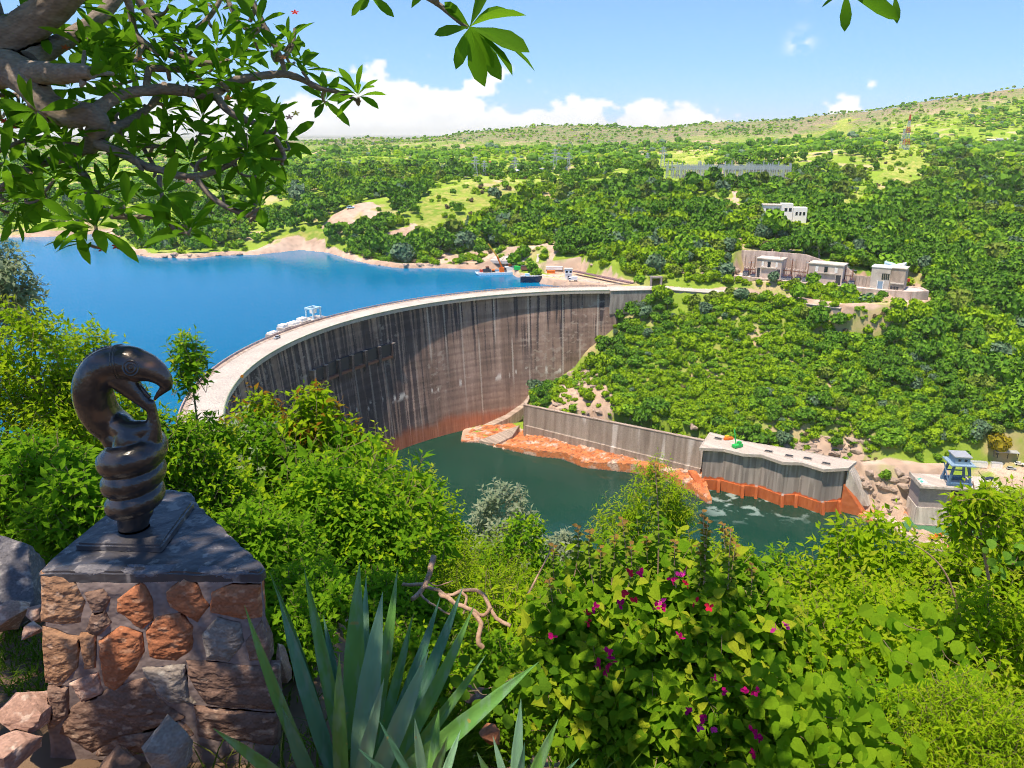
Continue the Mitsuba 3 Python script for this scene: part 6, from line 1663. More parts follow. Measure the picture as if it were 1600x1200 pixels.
bush('shrub', 'shaded green shrub under the broad right hand one', 'shrub', 1390, 1090, 260, 3.9, 900, 9, .055, OVATE, GR, 27, twig=.24, tip=YL[1])
bush('tree', 'small leaved tree twig reaching in at the left edge against the lake', 'tree', -14, 366, 110, 9.5, 260, 9, .085, OVATE, ((0.2, 0.28, 0.15), (0.36, 0.44, 0.28)), 28, twig=.26, low=1.2, stack=3, sprigs=.5, stem_r=.008)

# the sapling with a bare stem at the right
k = thing('sapling', 'slim sapling with a straight reddish stem in front of the gate house', 'sapling')
y = 4.6
stem = [at_y(u, v, y) for u, v in ((1545, 905), (1535, 850), (1528, 800), (1520, 752))]
part(k, 'stem', tube(spline(stem, 10), np.linspace(.011, .004, 10), 6), 'dead_wood')
bl = [(*at_y(u, v, y), r_, r_, r_ * .8) for u, v, r_ in ((1520, 775, .10), (1500, 800, .10), (1545, 800, .11), (1505, 835, .09), (1560, 840, .11), (1545, 775, .07))]
(V, F, K), (sv, sf) = grow(61, bl, 110, 8, .062, LANCE, YL, twig=.2, tip=YT, droop=.4, stem_r=.005, ground=stem[1][2])
part(k, 'foliage', (V, F), 'leaf', color=K, kind='stuff'); part(k, 'twig', trimesh.Trimesh(sv, sf, process=False), 'twig')
k = thing('bare_stem', 'arching bare brown stem rising out of the right hand shrubs', 'stem')
put(k, tube(spline([at_y(u, v, 5.0) for u, v in ((1497, 960), (1488, 920), (1470, 885), (1450, 865), (1430, 852))], 14), np.linspace(.009, .004, 14), 6), 'dead_wood')

# cover further down the slope: copies of six shrubs
protos = []
for q, (pal, tmpl, size) in enumerate([(YL, LANCE, .15), (GR, OVATE, .15), (YL, OVATE, .16), (GR, LANCE, .16), (YL, NARROW, .18), (GG, LANCE, .16)]):
    (V, F, K), (sv, sf) = grow(300 + q, [(0, 0, 1.0, 1.3, 1.3, 1.0), (.8, .2, .8, .8, .8, .7), (-.8, -.1, .8, .9, .8, .75), (.1, -.8, .7, .8, .7, .7)], 620, 9, size, tmpl, pal, twig=.55, tip=YT if pal is YL else YL[1], ground=-.6, stem_r=.05)
    shape_group(f'slope_shrub_shape_{q}', (V, F), 'leaf', color=K)
    shape_group(f'slope_stem_shape_{q}', trimesh.Trimesh(sv, sf, process=False), 'twig')
rr = np.random.default_rng(19)
top_line = lambda u: np.interp(u, [0, 130, 300, 480, 620, 700, 800, 860, 900, 1100, 1200, 1340, 1440, 1540, 1600], [600, 640, 690, 700, 745, 770, 810, 868, 862, 868, 868, 850, 862, 880, 820])
n = 0
for y in np.geomspace(9, 95, 26):
    for x in np.arange(-.8 * y - 2, .8 * y + 2, 2.1 + y * .022):
        xx, yy = x + rr.uniform(-.8, .8), y + rr.uniform(-.06, .06) * y
        zz = float(H(xx, yy)); sc = rr.uniform(.7, 1.35) * (1 + yy * .006)
        u, v, fw = frustum(xx, yy, zz + 1.9 * sc)
        if not -60 < u < 1660 or v < top_line(u) + 6 or v > 1260: continue
        if n > 240: continue
        q = int(rr.choice(6, p=[.24, .2, .22, .16, .13, .05])); M = place_m(xx, yy, zz, sc, rr.uniform(0, 6.28))
        key = thing('slope_shrub', ['yellow green small leaved shrub', 'green broad leaved shrub', 'yellow green broad leaved shrub', 'plain green narrow leaved shrub', 'feathery lime shrub', 'grey green shrub'][q] + ' on the near slope below the viewpoint', 'shrub', 'shrubs covering the near slope, kind %d of six' % (q + 1))
        copy_of(f'{key}__foliage', f'slope_shrub_shape_{q}', M); copy_of(f'{key}__stem', f'slope_stem_shape_{q}', M)
        n += 1
print('slope shrubs', n)
# ---------------------------------------------------------------- the frangipani overhead
fr_tree = thing('frangipani_tree', 'frangipani tree with grey crooked branches and whorls of long leaves, overhanging from the upper left', 'tree')
def zp(x, y, dep): return EYE + ray(x / 2.5, y / 2.5) * dep      # from a 2.5 times enlargement of the photograph's corner
BRANCH = [
    # (points (x, y, depth, radius))
    [(-420, 900, 4.6, 175), (-260, 420, 4.4, 150), (-60, 190, 4.3, 105), (100, 110, 4.3, 70), (260, -30, 4.2, 66), (420, -240, 4.0, 50)],
    [(-120, 260, 4.3, 110), (40, 270, 4.25, 72), (120, 330, 4.2, 62), (185, 410, 4.2, 56), (270, 452, 4.2, 48), (350, 445, 4.2, 44), (385, 480, 4.25, 40), (370, 530, 4.3, 36), (345, 580, 4.35, 30)],
    [(60, 275, 4.25, 50), (190, 285, 4.1, 44), (290, 285, 4.0, 38), (360, 285, 3.95, 24)],
    [(345, 575, 4.35, 26), (250, 615, 4.4, 20), (120, 650, 4.5, 16), (0, 740, 4.6, 13), (-80, 800, 4.6, 10)],
    [(260, 625, 4.4, 18), (330, 690, 4.3, 15), (370, 790, 4.2, 14), (450, 850, 4.2, 12), (600, 850, 4.2, 9)],
    [(380, 555, 4.3, 24), (480, 600, 4.3, 19), (600, 660, 4.35, 17), (740, 690, 4.4, 14), (900, 640, 4.5, 11), (945, 565, 4.5, 8)],
    [(770, 690, 4.4, 12), (840, 780, 4.4, 11), (940, 830, 4.4, 10), (1010, 835, 4.4, 7)],
    [(620, 690, 4.35, 10), (640, 800, 4.3, 9), (680, 900, 4.3, 8), (720, 915, 4.3, 6)],
    [(360, 470, 4.25, 34), (410, 405, 4.3, 26), (500, 365, 4.4, 22), (650, 350, 4.5, 21), (820, 370, 4.6, 19), (890, 325, 4.7, 17), (1000, 300, 4.8, 16), (1120, 290, 4.9, 14), (1250, 340, 5.0, 11), (1330, 362, 5.05, 9), (1410, 398, 5.1, 7)],
    [(845, 378, 4.6, 16), (900, 440, 4.6, 15), (1000, 490, 4.7, 13), (1080, 560, 4.75, 11), (1112, 620, 4.8, 8)],
    [(370, 530, 4.3, 28), (480, 485, 4.5, 17), (600, 400, 4.7, 13), (640, 330, 4.8, 9)],
    [(120, 240, 4.3, 46), (190, 195, 4.4, 36), (330, 110, 4.6, 30), (440, 10, 4.7, 27), (520, -90, 4.8, 24)],
    [(485, -60, 4.4, 16), (520, 110, 4.5, 14), (560, 170, 4.5, 14), (650, 212, 4.6, 14), (790, 245, 4.7, 13), (885, 250, 4.8, 9)],
    [(500, -60, 4.9, 16), (600, 80, 5.0, 15), (690, 190, 5.0, 13), (780, 240, 5.0, 10)],
    [(680, 150, 5.0, 11), (770, 110, 5.1, 11), (830, 50, 5.1, 9), (870, -30, 5.1, 8)],
    [(960, -60, 4.8, 13), (1045, 130, 4.85, 12), (1095, 225, 4.9, 11), (1112, 285, 4.9, 10)],
    [(880, -40, 5.2, 11), (930, 80, 5.2, 9), (1000, 140, 5.2, 7)],
    [(1085, 235, 4.9, 9), (1140, 180, 5.0, 8), (1152, 110, 5.0, 6)],
    [(570, 345, 4.45, 14), (585, 268, 4.5, 14), (720, 275, 4.6, 12), (800, 335, 4.7, 8)],
    [(-60, 372, 4.5, 9), (60, 368, 4.6, 9), (180, 360, 4.7, 7), (340, 350, 4.8, 6), (530, 312, 4.9, 6)],
    [(455, 520, 4.6, 9), (530, 570, 4.6, 9), (640, 572, 4.7, 8), (725, 580, 4.7, 7), (785, 520, 4.7, 6)],
    [(-60, 620, 4.4, 10), (100, 548, 4.5, 9), (200, 528, 4.6, 7)],
    [(765, 672, 4.45, 7), (775, 635, 4.45, 7), (855, 608, 4.5, 5)],
    [(560, 580, 4.6, 8), (600, 640, 4.6, 8), (600, 690, 4.5, 6)],
    [(330, 690, 4.3, 11), (360, 840, 4.2, 8), (385, 930, 4.2, 6)],
    [(100, 650, 4.5, 11), (150, 720, 4.4, 8), (190, 790, 4.3, 6)],
    [(1620, -30, 4.4, 9), (1700, 10, 4.4, 10), (1760, 60, 4.4, 11), (1830, 105, 4.4, 8)],
    [(3100, -150, 4.0, 12), (3210, -70, 4.0, 11), (3290, -25, 4.0, 8)],
    # out of the picture, above: the limbs that carry the shading crown
    [(420, -240, 4.0, 50), (700, -700, 3.6, 40), (1200, -1300, 3.1, 26), (1800, -2000, 2.7, 14)],
    [(-60, 190, 4.3, 95), (-200, -500, 4.0, 60), (0, -1300, 3.4, 36), (400, -2200, 2.8, 18)],
    [(520, -90, 4.8, 24), (900, -500, 4.6, 18), (1600, -900, 4.4, 14), (2400, -1100, 4.2, 10)],
    [(1600, -900, 4.4, 14), (1680, -400, 4.4, 11), (1620, -30, 4.4, 9)], [(2400, -1100, 4.2, 10), (2900, -600, 4.1, 10), (3100, -150, 4.0, 12)],
    [(870, -30, 5.1, 8), (900, -300, 5.0, 11), (900, -500, 4.6, 14)], [(960, -60, 4.8, 13), (930, -300, 4.8, 14), (900, -500, 4.6, 16)], [(485, -60, 4.4, 16), (450, -200, 4.2, 30)], [(880, -40, 5.2, 10), (890, -260, 5.0, 11)],
]
axes, frng = [], np.random.default_rng(8)
for b in BRANCH:
    P = np.array([[*zp(x, y, d), q / 2.5 * d / FOCAL] for x, y, d, q in b])
    s = spline(P, max(8, len(b) * 5))
    big = s[:, 3].max() > .03
    s[:, :3] += (nfbm(s[:, :3] * 5, 2, 4)[:, None] - .5) * .02
    s[:, 3] *= 1 + .22 * (nfbm(s[:, :3] * 12, 2, 7) - .5)
    m = tube(s[:, :3], s[:, 3], 14 if big else 7)
    if big:
        vv = np.array(m.subdivide().subdivide().vertices); mm = m.subdivide().subdivide()
        vv = vv + mm.vertex_normals * ((nfbm(vv * 16, 4, 9) - .5) * .022)[:, None]
        m = trimesh.Trimesh(vv, mm.faces, process=False)
    part(fr_tree, 'trunk' if s[:, 3].max() > .06 else 'branch', m, 'bark', 60)
    axes.append(s)
AX = np.concatenate(axes)
tips = [(1400, 380), (1270, 400), (1135, 170), (1120, 95), (1060, 200), (960, 190), (870, 120), (985, 40), (905, 240), (850, 190), (750, 200), (790, 470), (765, 530), (880, 540), (860, 480), (1080, 470), (1120, 555), (1105, 640), (1015, 815), (1000, 780), (870, 765), (745, 640), (715, 880), (740, 915), (640, 760), (565, 800), (490, 820), (375, 900), (305, 880), (345, 955), (185, 790), (110, 770), (60, 790), (35, 830), (150, 440), (80, 420), (205, 480), (40, 510), (250, 560), (320, 690), (430, 720), (520, 280), (430, 290), (400, 170), (480, 130), (360, 130), (620, 70), (700, 80), (660, 20), (545, 185), (285, 30), (140, 130), (170, 150), (440, 320), (530, 620), (465, 440), (640, 440), (570, 440), (695, 450), (920, 330), (860, 320), (990, 370), (970, 600), (1000, 690), (925, 660), (600, 570), (650, 260), (275, 350), (335, 320), (820, 690), (390, 770), (1035, 560), (1010, 110), (780, 10), (1180, 280), (700, 170), (820, 280), (930, 430), (500, 220), (250, 180), (1040, 400), (960, 520), (100, 560), (20, 640), (140, 690), (210, 700), (480, 550), (20, 440), (330, 200), (600, 150), (730, 330), (1130, 450), (560, 50), (450, 60), (880, 30), (1700, -40), (3300, -120), (1460, -120), (820, 60), (1150, 245), (680, 540), (1060, 620), (300, 480), (420, 600)]
ROS = []
for x, y in [q for n_, q in enumerate(tips) if n_ % 11 != 3 or n_ > len(tips) - 12]:
    ref = np.array([*zp(x, y, 1.0)]) - EYE
    q = (AX[:, :3] - EYE); t = q @ unit(ref); off = np.linalg.norm(q - t[:, None] * unit(ref), axis=1)
    k = np.argmin(off + .02 * np.abs(t - 4.6))
    dep = (AX[k, :3] - EYE) @ np.array([0, math.cos(PITCH), -math.sin(PITCH)])
    tip = zp(x, y, dep + frng.uniform(-.22, .34))
    ROS.append((AX[k, :3], AX[k, 3], tip))
for a, r_, tip in ROS:
    if np.linalg.norm(tip - a) > .03:
        mid = (a + tip) / 2 + frng.normal(0, .03, 3) - [0, 0, .03]
        part(fr_tree, 'twig', tube(spline([a, mid, tip], 6), np.linspace(min(max(r_ * .7, .008), .014), .009, 6), 6), 'bark', 60)
# whorls of leaves; the rest of the crown, above and outside the picture, shades the viewpoint
tmpl = [leaf_template([(0, .005), (.10, .025), (.35, .10), (.62, .148), (.84, .115), (.95, .04), (1, 0)], f, d_) for f, d_ in ((.35, .18), (.22, .34), (.45, .08), (.28, .5))]
FP = [((0.08, 0.21, 0.010), (0.13, 0.31, 0.014)), ((0.10, 0.25, 0.010), (0.15, 0.35, 0.016)), ((0.08, 0.21, 0.014), (0.13, 0.29, 0.02)), ((0.14, 0.32, 0.012), (0.20, 0.42, 0.018))]
for q, t in enumerate(tmpl):
    shape_group(f'whorl_leaf_shape_{q}', (t[0], t[1]), 'leaf', smooth=True, color=np.tile(np.mean(FP[q], 0), (len(t[0]), 1)))
LO, LX, LN, LS = [], [], [], []
for k_, (a, r_, tip) in enumerate(ROS):
    d = unit(unit(tip - a) * .6 + [0, 0, .75] + frng.normal(0, .3, 3))
    e1 = unit(np.cross(d, [.3, .5, .2])); e2 = np.cross(d, e1)
    n = int(frng.integers(9, 14)) 
    for i in range(n):
        ph_ = i * 2.4 + frng.uniform(-.3, .3)
        f = i / n
        el = math.radians(12 + 62 * f + frng.uniform(-12, 12))
        rad = math.cos(ph_) * e1 + math.sin(ph_) * e2
        x = rad * math.cos(math.pi / 2 - el) + d * math.sin(math.pi / 2 - el)
        x = unit(x - [0, 0, .22])
        LO.append(tip + d * .035 * (1 - f) + rad * .01); LX.append(x); LN.append(unit(d * .9 - rad * .2 + [0, 0, .3])); LS.append(frng.uniform(.15, .235) * (.75 + .35 * f) * (1.95 if False else 1.0))
# the hanging sprigs at the top edge, leaf by leaf
for (bu, bv, dep), ends in [((734, 42, 4.35), [(681, 59), (716, 103), (749, 137), (778, 125), (806, 112), (822, 88), (839, 84), (806, 2), (694, 8), (787, 14), (765, 100), (760, -20)]), ((1322, -12, 4.0), [(1322, 47), (1403, 31), (1285, 4), (1350, -50)]), ((1398, -8, 4.0), [(1401, 30), (1440, -20)]), ((578, -8, 4.6), [(548, 22), (572, 14), (606, 20)])]:
    for q, (u, v) in enumerate(ends):
        a = EYE + ray(bu, bv) * dep; b = EYE + ray(u, v) * (dep + frng.uniform(-.06, .06))
        x = unit(b - a); nrm_ = unit(-ray(u, v)) * .8 + np.array([0, 0, .6]) + frng.normal(0, .3, 3)
        LO.append(a); LX.append(x + np.array([0, 0, .12])); LN.append(unit(nrm_ - x * (nrm_ @ x))); LS.append(np.linalg.norm(b - a) * 1.06)
LO, LX, LN, LS = map(np.array, (LO, LX, LN, LS))
dd = np.linalg.norm(LO - EYE, axis=1)
pick = set(np.argsort(dd / LS)[:300].tolist())
rest = []
for i in range(len(LO)):
    if i in pick:
        x = LX[i]; y = unit(np.cross(LN[i], x)); zz = np.cross(x, y)
        M = np.eye(4); M[:3, 0], M[:3, 1], M[:3, 2], M[:3, 3] = x * LS[i], y * LS[i], zz * LS[i], LO[i]
        copy_of(numbered(f'{fr_tree}__leaf'), f'whorl_leaf_shape_{int(frng.integers(0, 4))}', M)
    else: rest.append(i)
rest = np.array(rest)
V, F, K = leaves(tmpl[1], LO[rest], LX[rest], LN[rest], LS[rest], np.array([np.mean(FP[j], 0) for j in frng.integers(0, 4, len(rest))]))
# crown above the frame
cr = np.random.default_rng(4)
O2, X2, N2, S2 = [], [], [], []
def shade_whorl(c):
    d = unit(cr.normal(0, .4, 3) + [0, 0, 1]); e1 = unit(np.cross(d, [.3, .5, .2])); e2 = np.cross(d, e1)
    for i in range(11):
        a = i * 2.4; f = i / 11
        rad = math.cos(a) * e1 + math.sin(a) * e2
        O2.append(c); X2.append(rad * (.4 + .6 * f) + d * (.9 - .8 * f) - [0, 0, .15]); N2.append(unit(d - rad * .2)); S2.append(cr.uniform(.2, .32))
back = SUN / SUN[2]
targets = [(-1.7, 3.4, -2.2, 1.25, .9, 50), (-2.6, 4.0, -2.7, 1.1, 1.1, 34), (-.9, 3.3, -2.9, .75, .8, 8), (.75, 3.9, -3.7, .85, .6, 17), (-.6, 5.6, -4.0, 1.3, .8, 12), (-1.6, 5.0, -3.4, 1.0, .7, 14), (-1.5, 2.4, -2.9, 1.0, .7, 14)]
for cx_, cy_, cz_, rx_, ry_, n in targets:
    for _ in range(n):
        hz = cr.uniform(1.3, 2.6)
        p = np.array([cx_ + cr.uniform(-1, 1) * rx_, cy_ + cr.uniform(-1, 1) * ry_, cz_])
        shade_whorl(EYE + p + back * (hz - cz_))
V2, F2, K2 = leaves(tmpl[0], np.array(O2), np.array(X2), np.array(N2), np.array(S2), np.array([np.mean(FP[j], 0) for j in cr.integers(0, 4, len(O2))]))
part(fr_tree, 'outer_leaf', (np.vstack([V, V2]), np.vstack([F, F2 + len(V)])), 'leaf', smooth=True, color=np.vstack([K, K2]), kind='stuff')
# its blossoms
PET = leaf_template([(0, .04), (.4, .24), (.8, .22), (1, .05)], .1, .3)
for q, (x, y, col) in enumerate([(1152, 50, (.55, .05, .03)), (1155, 445, (.80, .62, .12)), (1130, 460, (.75, .38, .36)), (550, 232, (.78, .30, .12)), (300, 400, (.75, .62, .5)), (890, 385, (.75, .25, .06)), (735, 710, (.55, .30, .26)), (20, 475, (.5, .07, .05)), (55, 495, (.5, .08, .06)), (400, 975, (.6, .08, .05)), (455, 965, (.55, .07, .05)), (1105, 225, (.75, .30, .15)), (255, 188, (.5, .12, .04))]):
    ref = zp(x, y, 1.0) - EYE
    t = (AX[:, :3] - EYE) @ unit(ref); k = np.argmin(np.linalg.norm(AX[:, :3] - EYE - t[:, None] * unit(ref), axis=1))
    c = EYE + ref / np.linalg.norm(ref) * (t[k] - .12)
    ang = np.arange(5) * 1.2566
    fv = unit(-ref) * .5 + np.array([0, 0, .6]); e1 = unit(np.cross(fv, [1, .2, 0])); e2 = unit(np.cross(fv, e1))
    X_ = np.cos(ang)[:, None] * e1 + np.sin(ang)[:, None] * e2 + unit(fv) * .5
    V, F, K = leaves(PET, np.tile(c, (5, 1)), X_, np.tile(unit(fv), (5, 1)), .025, np.tile(col, (5, 1)))
    part(fr_tree, 'blossom', (V, F), 'petal', color=K)
# ---------------------------------------------------------------- agave plants
def agave_leaf(base, tip, w, sag, facing, seed):
    r = np.random.default_rng(seed)
    base, tip = np.asarray(base, float), np.asarray(tip, float)
    n = 16
    t = np.linspace(0, 1, n)
    L = np.linalg.norm(tip - base)
    mid = (base + tip) / 2 + np.asarray(sag)
    P = (1 - t)[:, None] ** 2 * base + 2 * ((1 - t) * t)[:, None] * mid + (t ** 2)[:, None] * tip
    tan = unit(np.gradient(P, axis=0))
    f = unit(facing)
    side = unit(np.cross(tan, f)); nrm = np.cross(side, tan)
    prof = np.interp(t, [0, .12, .35, .6, .8, .93, 1], [.62, .62, .95, .88, .55, .2, .01]) * w * .76
    V, rows = [], []
    for k in range(n):
        sec = []
        for u_ in (-1, -.55, 0, .55, 1):
            sec.append(P[k] + side[k] * prof[k] * u_ + nrm[k] * (abs(u_) ** 1.5 * .42 * prof[k] + .0015 * math.sin(k * 1.3 + u_ * 3)))
        for u_ in (.8, .4, 0, -.4, -.8):
            th = .10 * w * (1 - .8 * t[k]) * (1 - abs(u_) * .6) + .002
            sec.append(P[k] + side[k] * prof[k] * u_ + nrm[k] * (abs(u_) ** 1.5 * .42 * prof[k] - th))
        V += sec
    m = 10
    i, j = np.meshgrid(np.arange(n - 1), np.arange(m), indexing='ij')
    q = np.stack([i * m + j, i * m + (j + 1) % m, (i + 1) * m + (j + 1) % m, (i + 1) * m + j], -1).reshape(-1, 4)
    return np.array(V), q[:, ::-1]


def agave_mat(name, a, b):
    def f(p, n, uv):
        q = fbm(p.x * 9, p.y * 9, p.z * 4, 3)
        bloom = smoothstep(.45, .7, fbm(p.x * 30, p.y * 30, p.z * 7, 3))
        c = mix(a, b, q)
        c = mix(c, (0.22, 0.32, 0.27), bloom * .30)
        return mix(c, (0.42, 0.24, 0.05), smoothstep(.90, .93, noise(p.x * 26, p.y * 26, p.z * 26)) * .5)
    mat(name, f, .38, .45)


agave_mat('agave_blue', (0.05, 0.17, 0.09), (0.11, 0.28, 0.14))
agave_mat('agave_green', (0.08, 0.22, 0.045), (0.17, 0.36, 0.07))
agave_mat('agave_pale', (0.13, 0.29, 0.15), (0.25, 0.43, 0.24))
ag = thing('agave', 'large agave with long upright blue green sword leaves in the middle foreground', 'agave')
def z3(x, y): return 250 + x / 3.556, 900 + y / 3.556
base0 = at_y(545, 1255, 2.92)
LEAVES = [  # tip (photo px), depth of the tip, base offset (px from 545), half width m, sag (x, y, z), material
    ((382, 946), 2.75, -45, .040, (-.02, -.05, .05), 'agave_green'), ((436, 937), 3.05, -20, .055, (.0, .0, .02), 'agave_blue'), ((421, 893), 3.3, -35, .034, (.0, .1, .0), 'agave_green'), ((475, 888), 3.25, 0, .048, (-.01, .05, 0), 'agave_green'), ((480, 920), 3.4, -8, .042, (-.03, .1, 0), 'agave_blue'),
    ((562, 878), 3.35, 5, .075, (-.03, .05, 0), 'agave_green'), ((572, 900), 3.5, 18, .045, (0, .05, 0), 'agave_pale'), ((621, 890), 3.3, 30, .050, (.02, .03, 0), 'agave_green'), ((598, 925), 3.15, 15, .080, (.0, -.03, 0), 'agave_pale'), ((530, 1022), 2.72, -8, .050, (0, -.02, 0), 'agave_green'),
    ((688, 932), 3.35, 45, .044, (.03, .06, -.02), 'agave_blue'), ((724, 915), 3.2, 55, .050, (.04, .04, -.03), 'agave_blue'), ((742, 943), 3.1, 50, .048, (.05, .0, -.04), 'agave_green'), ((670, 1015), 2.85, 35, .062, (.03, -.04, .03), 'agave_pale'), ((842, 1034), 2.75, 30, .062, (.02, -.04, .06), 'agave_green'),
    ((760, 1022), 2.95, 60, .040, (.03, .02, .0), 'agave_green'), ((441, 1106), 2.65, -40, .050, (-.02, -.02, .07), 'agave_blue'), ((333, 1138), 2.55, -20, .042, (-.02, -.03, .10), 'agave_green'), ((455, 1000), 3.2, -25, .04, (0, .05, 0), 'agave_blue'), ((645, 960), 3.45, 40, .038, (.02, .08, 0), 'agave_green'), ((600, 1060), 2.62, 18, .05, (0, -.03, 0), 'agave_pale'), ((505, 960), 3.4, -6, .040, (0, .06, 0), 'agave_blue')]
for q, (tp, yy, db, w, sag, bs) in enumerate(LEAVES):
    b = base0 + [db * .0017, (yy - 3.0) * .22, -.02]
    t = at_y(*tp, yy)
    part(ag, 'leaf', agave_leaf(b, t, w, sag, (0, -1, .35 + .4 * (yy < 2.8)) + np.array([-(t[0] - b[0]) * .5, 0, 0]), q), bs, True)
trunk_ = trimesh.creation.icosphere(2, .12).apply_translation(base0 - [0, 0, .06])
part(ag, 'heart', trunk_, 'agave_green', True)
sm = [('small agave at the bottom edge right of the big one', (668, 1262), 2.55, [((648, 1122), 2.5, .030), ((686, 1108), 2.7, .030), ((592, 1126), 2.5, .022), ((720, 1140), 2.65, .026), ((700, 1150), 2.4, .03), ((560, 1170), 2.45, .024)]),
      ('second small agave at the bottom edge, further right', (800, 1290), 2.45, [((814, 1092), 2.55, .034), ((872, 1124), 2.5, .036), ((820, 1160), 2.4, .026), ((770, 1150), 2.5, .026), ((745, 1175), 2.4, .03), ((905, 1185), 2.4, .026)])]
for txt, bpx, by, lv in sm:
    k = thing('agave', txt, 'agave')
    b = at_y(*bpx, by)
    for q, (tp, yy, w) in enumerate(lv):
        part(k, 'leaf', agave_leaf(b + np.random.default_rng(q).normal(0, .012, 3), at_y(*tp, yy), w, (0, 0, .02), (0, -1, .4), q + 40), ('agave_pale', 'agave_green', 'agave_blue')[q % 3], True)

# ---------------------------------------------------------------- bougainvillea with heart shaped leaves and pink bracts
bg_, bb = thing('bougainvillea', 'bougainvillea bush with heart shaped leaves, magenta bracts and reddish upright shoots', 'bush'), []
rb = np.random.default_rng(31)
yb = 4.5
for (u, v, w, y) in [(1040, 865, 330, 4.7), (930, 935, 190, 4.5), (1140, 930, 220, 4.5), (1030, 980, 360, 4.3), (900, 1030, 160, 4.2), (1170, 1050, 170, 4.2), (1040, 1080, 300, 4.05), (1120, 1130, 200, 3.9), (940, 1100, 160, 4.0)]:
    p = at_y(u, v, y); rx = w / 2 * np.linalg.norm(p - EYE) / FOCAL
    bb.append((p[0], y, p[2] - rx * .5, rx, rx * .7, rx * .55))
(V, F, K), (sv, sf) = grow(91, bb, 1250, 7, .088, HEART, ((0.11, 0.26, 0.012), (0.25, 0.43, 0.02)), twig=.30, tip=YT, droop=.35, spread=1.1, stem_r=.014, ground=float(H(.9, 4.5)))
# the largest leaves stand as parts, the rest as one part
nl = len(HEART[0]); cen = V.reshape(-1, nl, 3).mean(1); colr = K.reshape(-1, nl, 3)[:, 0]
fwd = np.array([0, math.cos(PITCH), -math.sin(PITCH)])
siz = np.linalg.norm(V.reshape(-1, nl, 3)[:, -1] - V.reshape(-1, nl, 3)[:, 0], axis=1) / ((cen - EYE) @ fwd)
rank = np.argsort(-(siz + .004 * (cen[:, 2] - cen[:, 2].min()) - .010 * (cen[:, 1] - 3.5)))
top_ = rank[:300]; low_ = rank[300:]
Vl = V.reshape(-1, nl, 3)
for q in range(3):
    shape_group(f'heart_leaf_shape_{q}', HEART, 'leaf', color=np.tile([(0.12, 0.28, 0.012), (0.18, 0.36, 0.018), (0.25, 0.43, 0.02)][q], (nl, 1)))
def frame_of(L):                                         # the leaf's own frame back from its vertices
    A, *_ = np.linalg.lstsq(np.column_stack([HEART[0], np.ones(nl)]), L, rcond=None)
    M = np.eye(4); M[:3, :] = A.T
    return M
for i in top_: copy_of(numbered(f'{bg_}__leaf'), f'heart_leaf_shape_{int(rb.integers(0, 3))}', frame_of(Vl[i]))
part(bg_, 'inner_leaf', (Vl[low_].reshape(-1, 3), (HEART[1][None] + (np.arange(len(low_)) * nl)[:, None, None]).reshape(-1, 3)), 'leaf', color=np.repeat(colr[low_], nl, axis=0), kind='stuff')
part(bg_, 'stem', trimesh.Trimesh(sv, sf, process=False), 'twig')
# upright shoots with reddish young leaves
for q, (u, v, v0) in enumerate([(1022, 722, 900), (1098, 800, 960), (1106, 812, 930), (1142, 826, 960), (902, 822, 900), (922, 828, 920), (960, 836, 920), (938, 856, 930), (972, 812, 880), (985, 850, 930), (1130, 818, 940), (1150, 850, 960), (865, 852, 930), (1055, 846, 930), (1010, 838, 930), (1175, 880, 980), (858, 905, 960), (1090, 850, 940)]):
    y = 4.5 + rb.uniform(-.2, .25)
    a, b = at_y(u + rb.uniform(-10, 10), v0, y + .05), at_y(u, v, y)
    s = spline([a, (a + b) / 2 + rb.normal(0, .012, 3), b], 8)
    sh = part(bg_, 'shoot', tube(s, np.linspace(.006, .0025, 8), 5), 'dead_wood')
    n = int(np.linalg.norm(b - a) / .030) + 4
    t = np.linspace(.25, 1, n); P = np.stack([np.interp(t * 7, np.arange(8), s[:, k]) for k in range(3)], 1)
    ang = np.arange(n) * 2.4; X_ = np.stack([np.cos(ang), np.sin(ang), np.full(n, -.15) + t * .6], 1)
    red = np.clip((t - .72) / .22, 0, 1)[:, None]
    col = (1 - red) * np.array([0.20, 0.30, 0.03]) + red * np.array([0.36, 0.21, 0.06])
    V, F, K = leaves(HEART, P, X_, np.tile([0, -.2, 1.0], (n, 1)) + rb.normal(0, .25, (n, 3)), .078 - .040 * t, col)
    part(sh if False else bg_, 'young_leaf', (V, F), 'leaf', color=K, kind='stuff')
BR_ = leaf_template([(0, .1), (.4, .36), (.75, .26), (1, 0)], .2, -.15)
FL = [(986, 896, 0), (1064, 899, 2), (1050, 905, 1), (930, 949, 1), (915, 958, 0), (919, 972, 0), (992, 938, 0), (1034, 940, 2), (1026, 949, 1), (1038, 949, 1), (969, 945, 1), (1109, 947, 0), (1072, 911, 0), (1210, 983, 2), (1229, 978, 2), (949, 1018, 1), (952, 1026, 1), (937, 1040, 3), (946, 1047, 3), (957, 1037, 3), (1116, 1060, 1), (1134, 1079, 1), (1164, 1081, 1), (1180, 1082, 1), (1074, 1110, 1), (1111, 1139, 2), (1092, 1135, 2), (1183, 1148, 1), (1190, 1155, 1), (1176, 1142, 1), (1178, 1176, 1), (863, 995, 1), (973, 927, 0), (1000, 894, 1), (1062, 996, 1), (1085, 941, 0), (1070, 895, 2), (1101, 1122, 1)]
PINK = [(.60, .02, .06), (.50, .01, .16), (.70, .05, .36), (.36, .01, .09)]
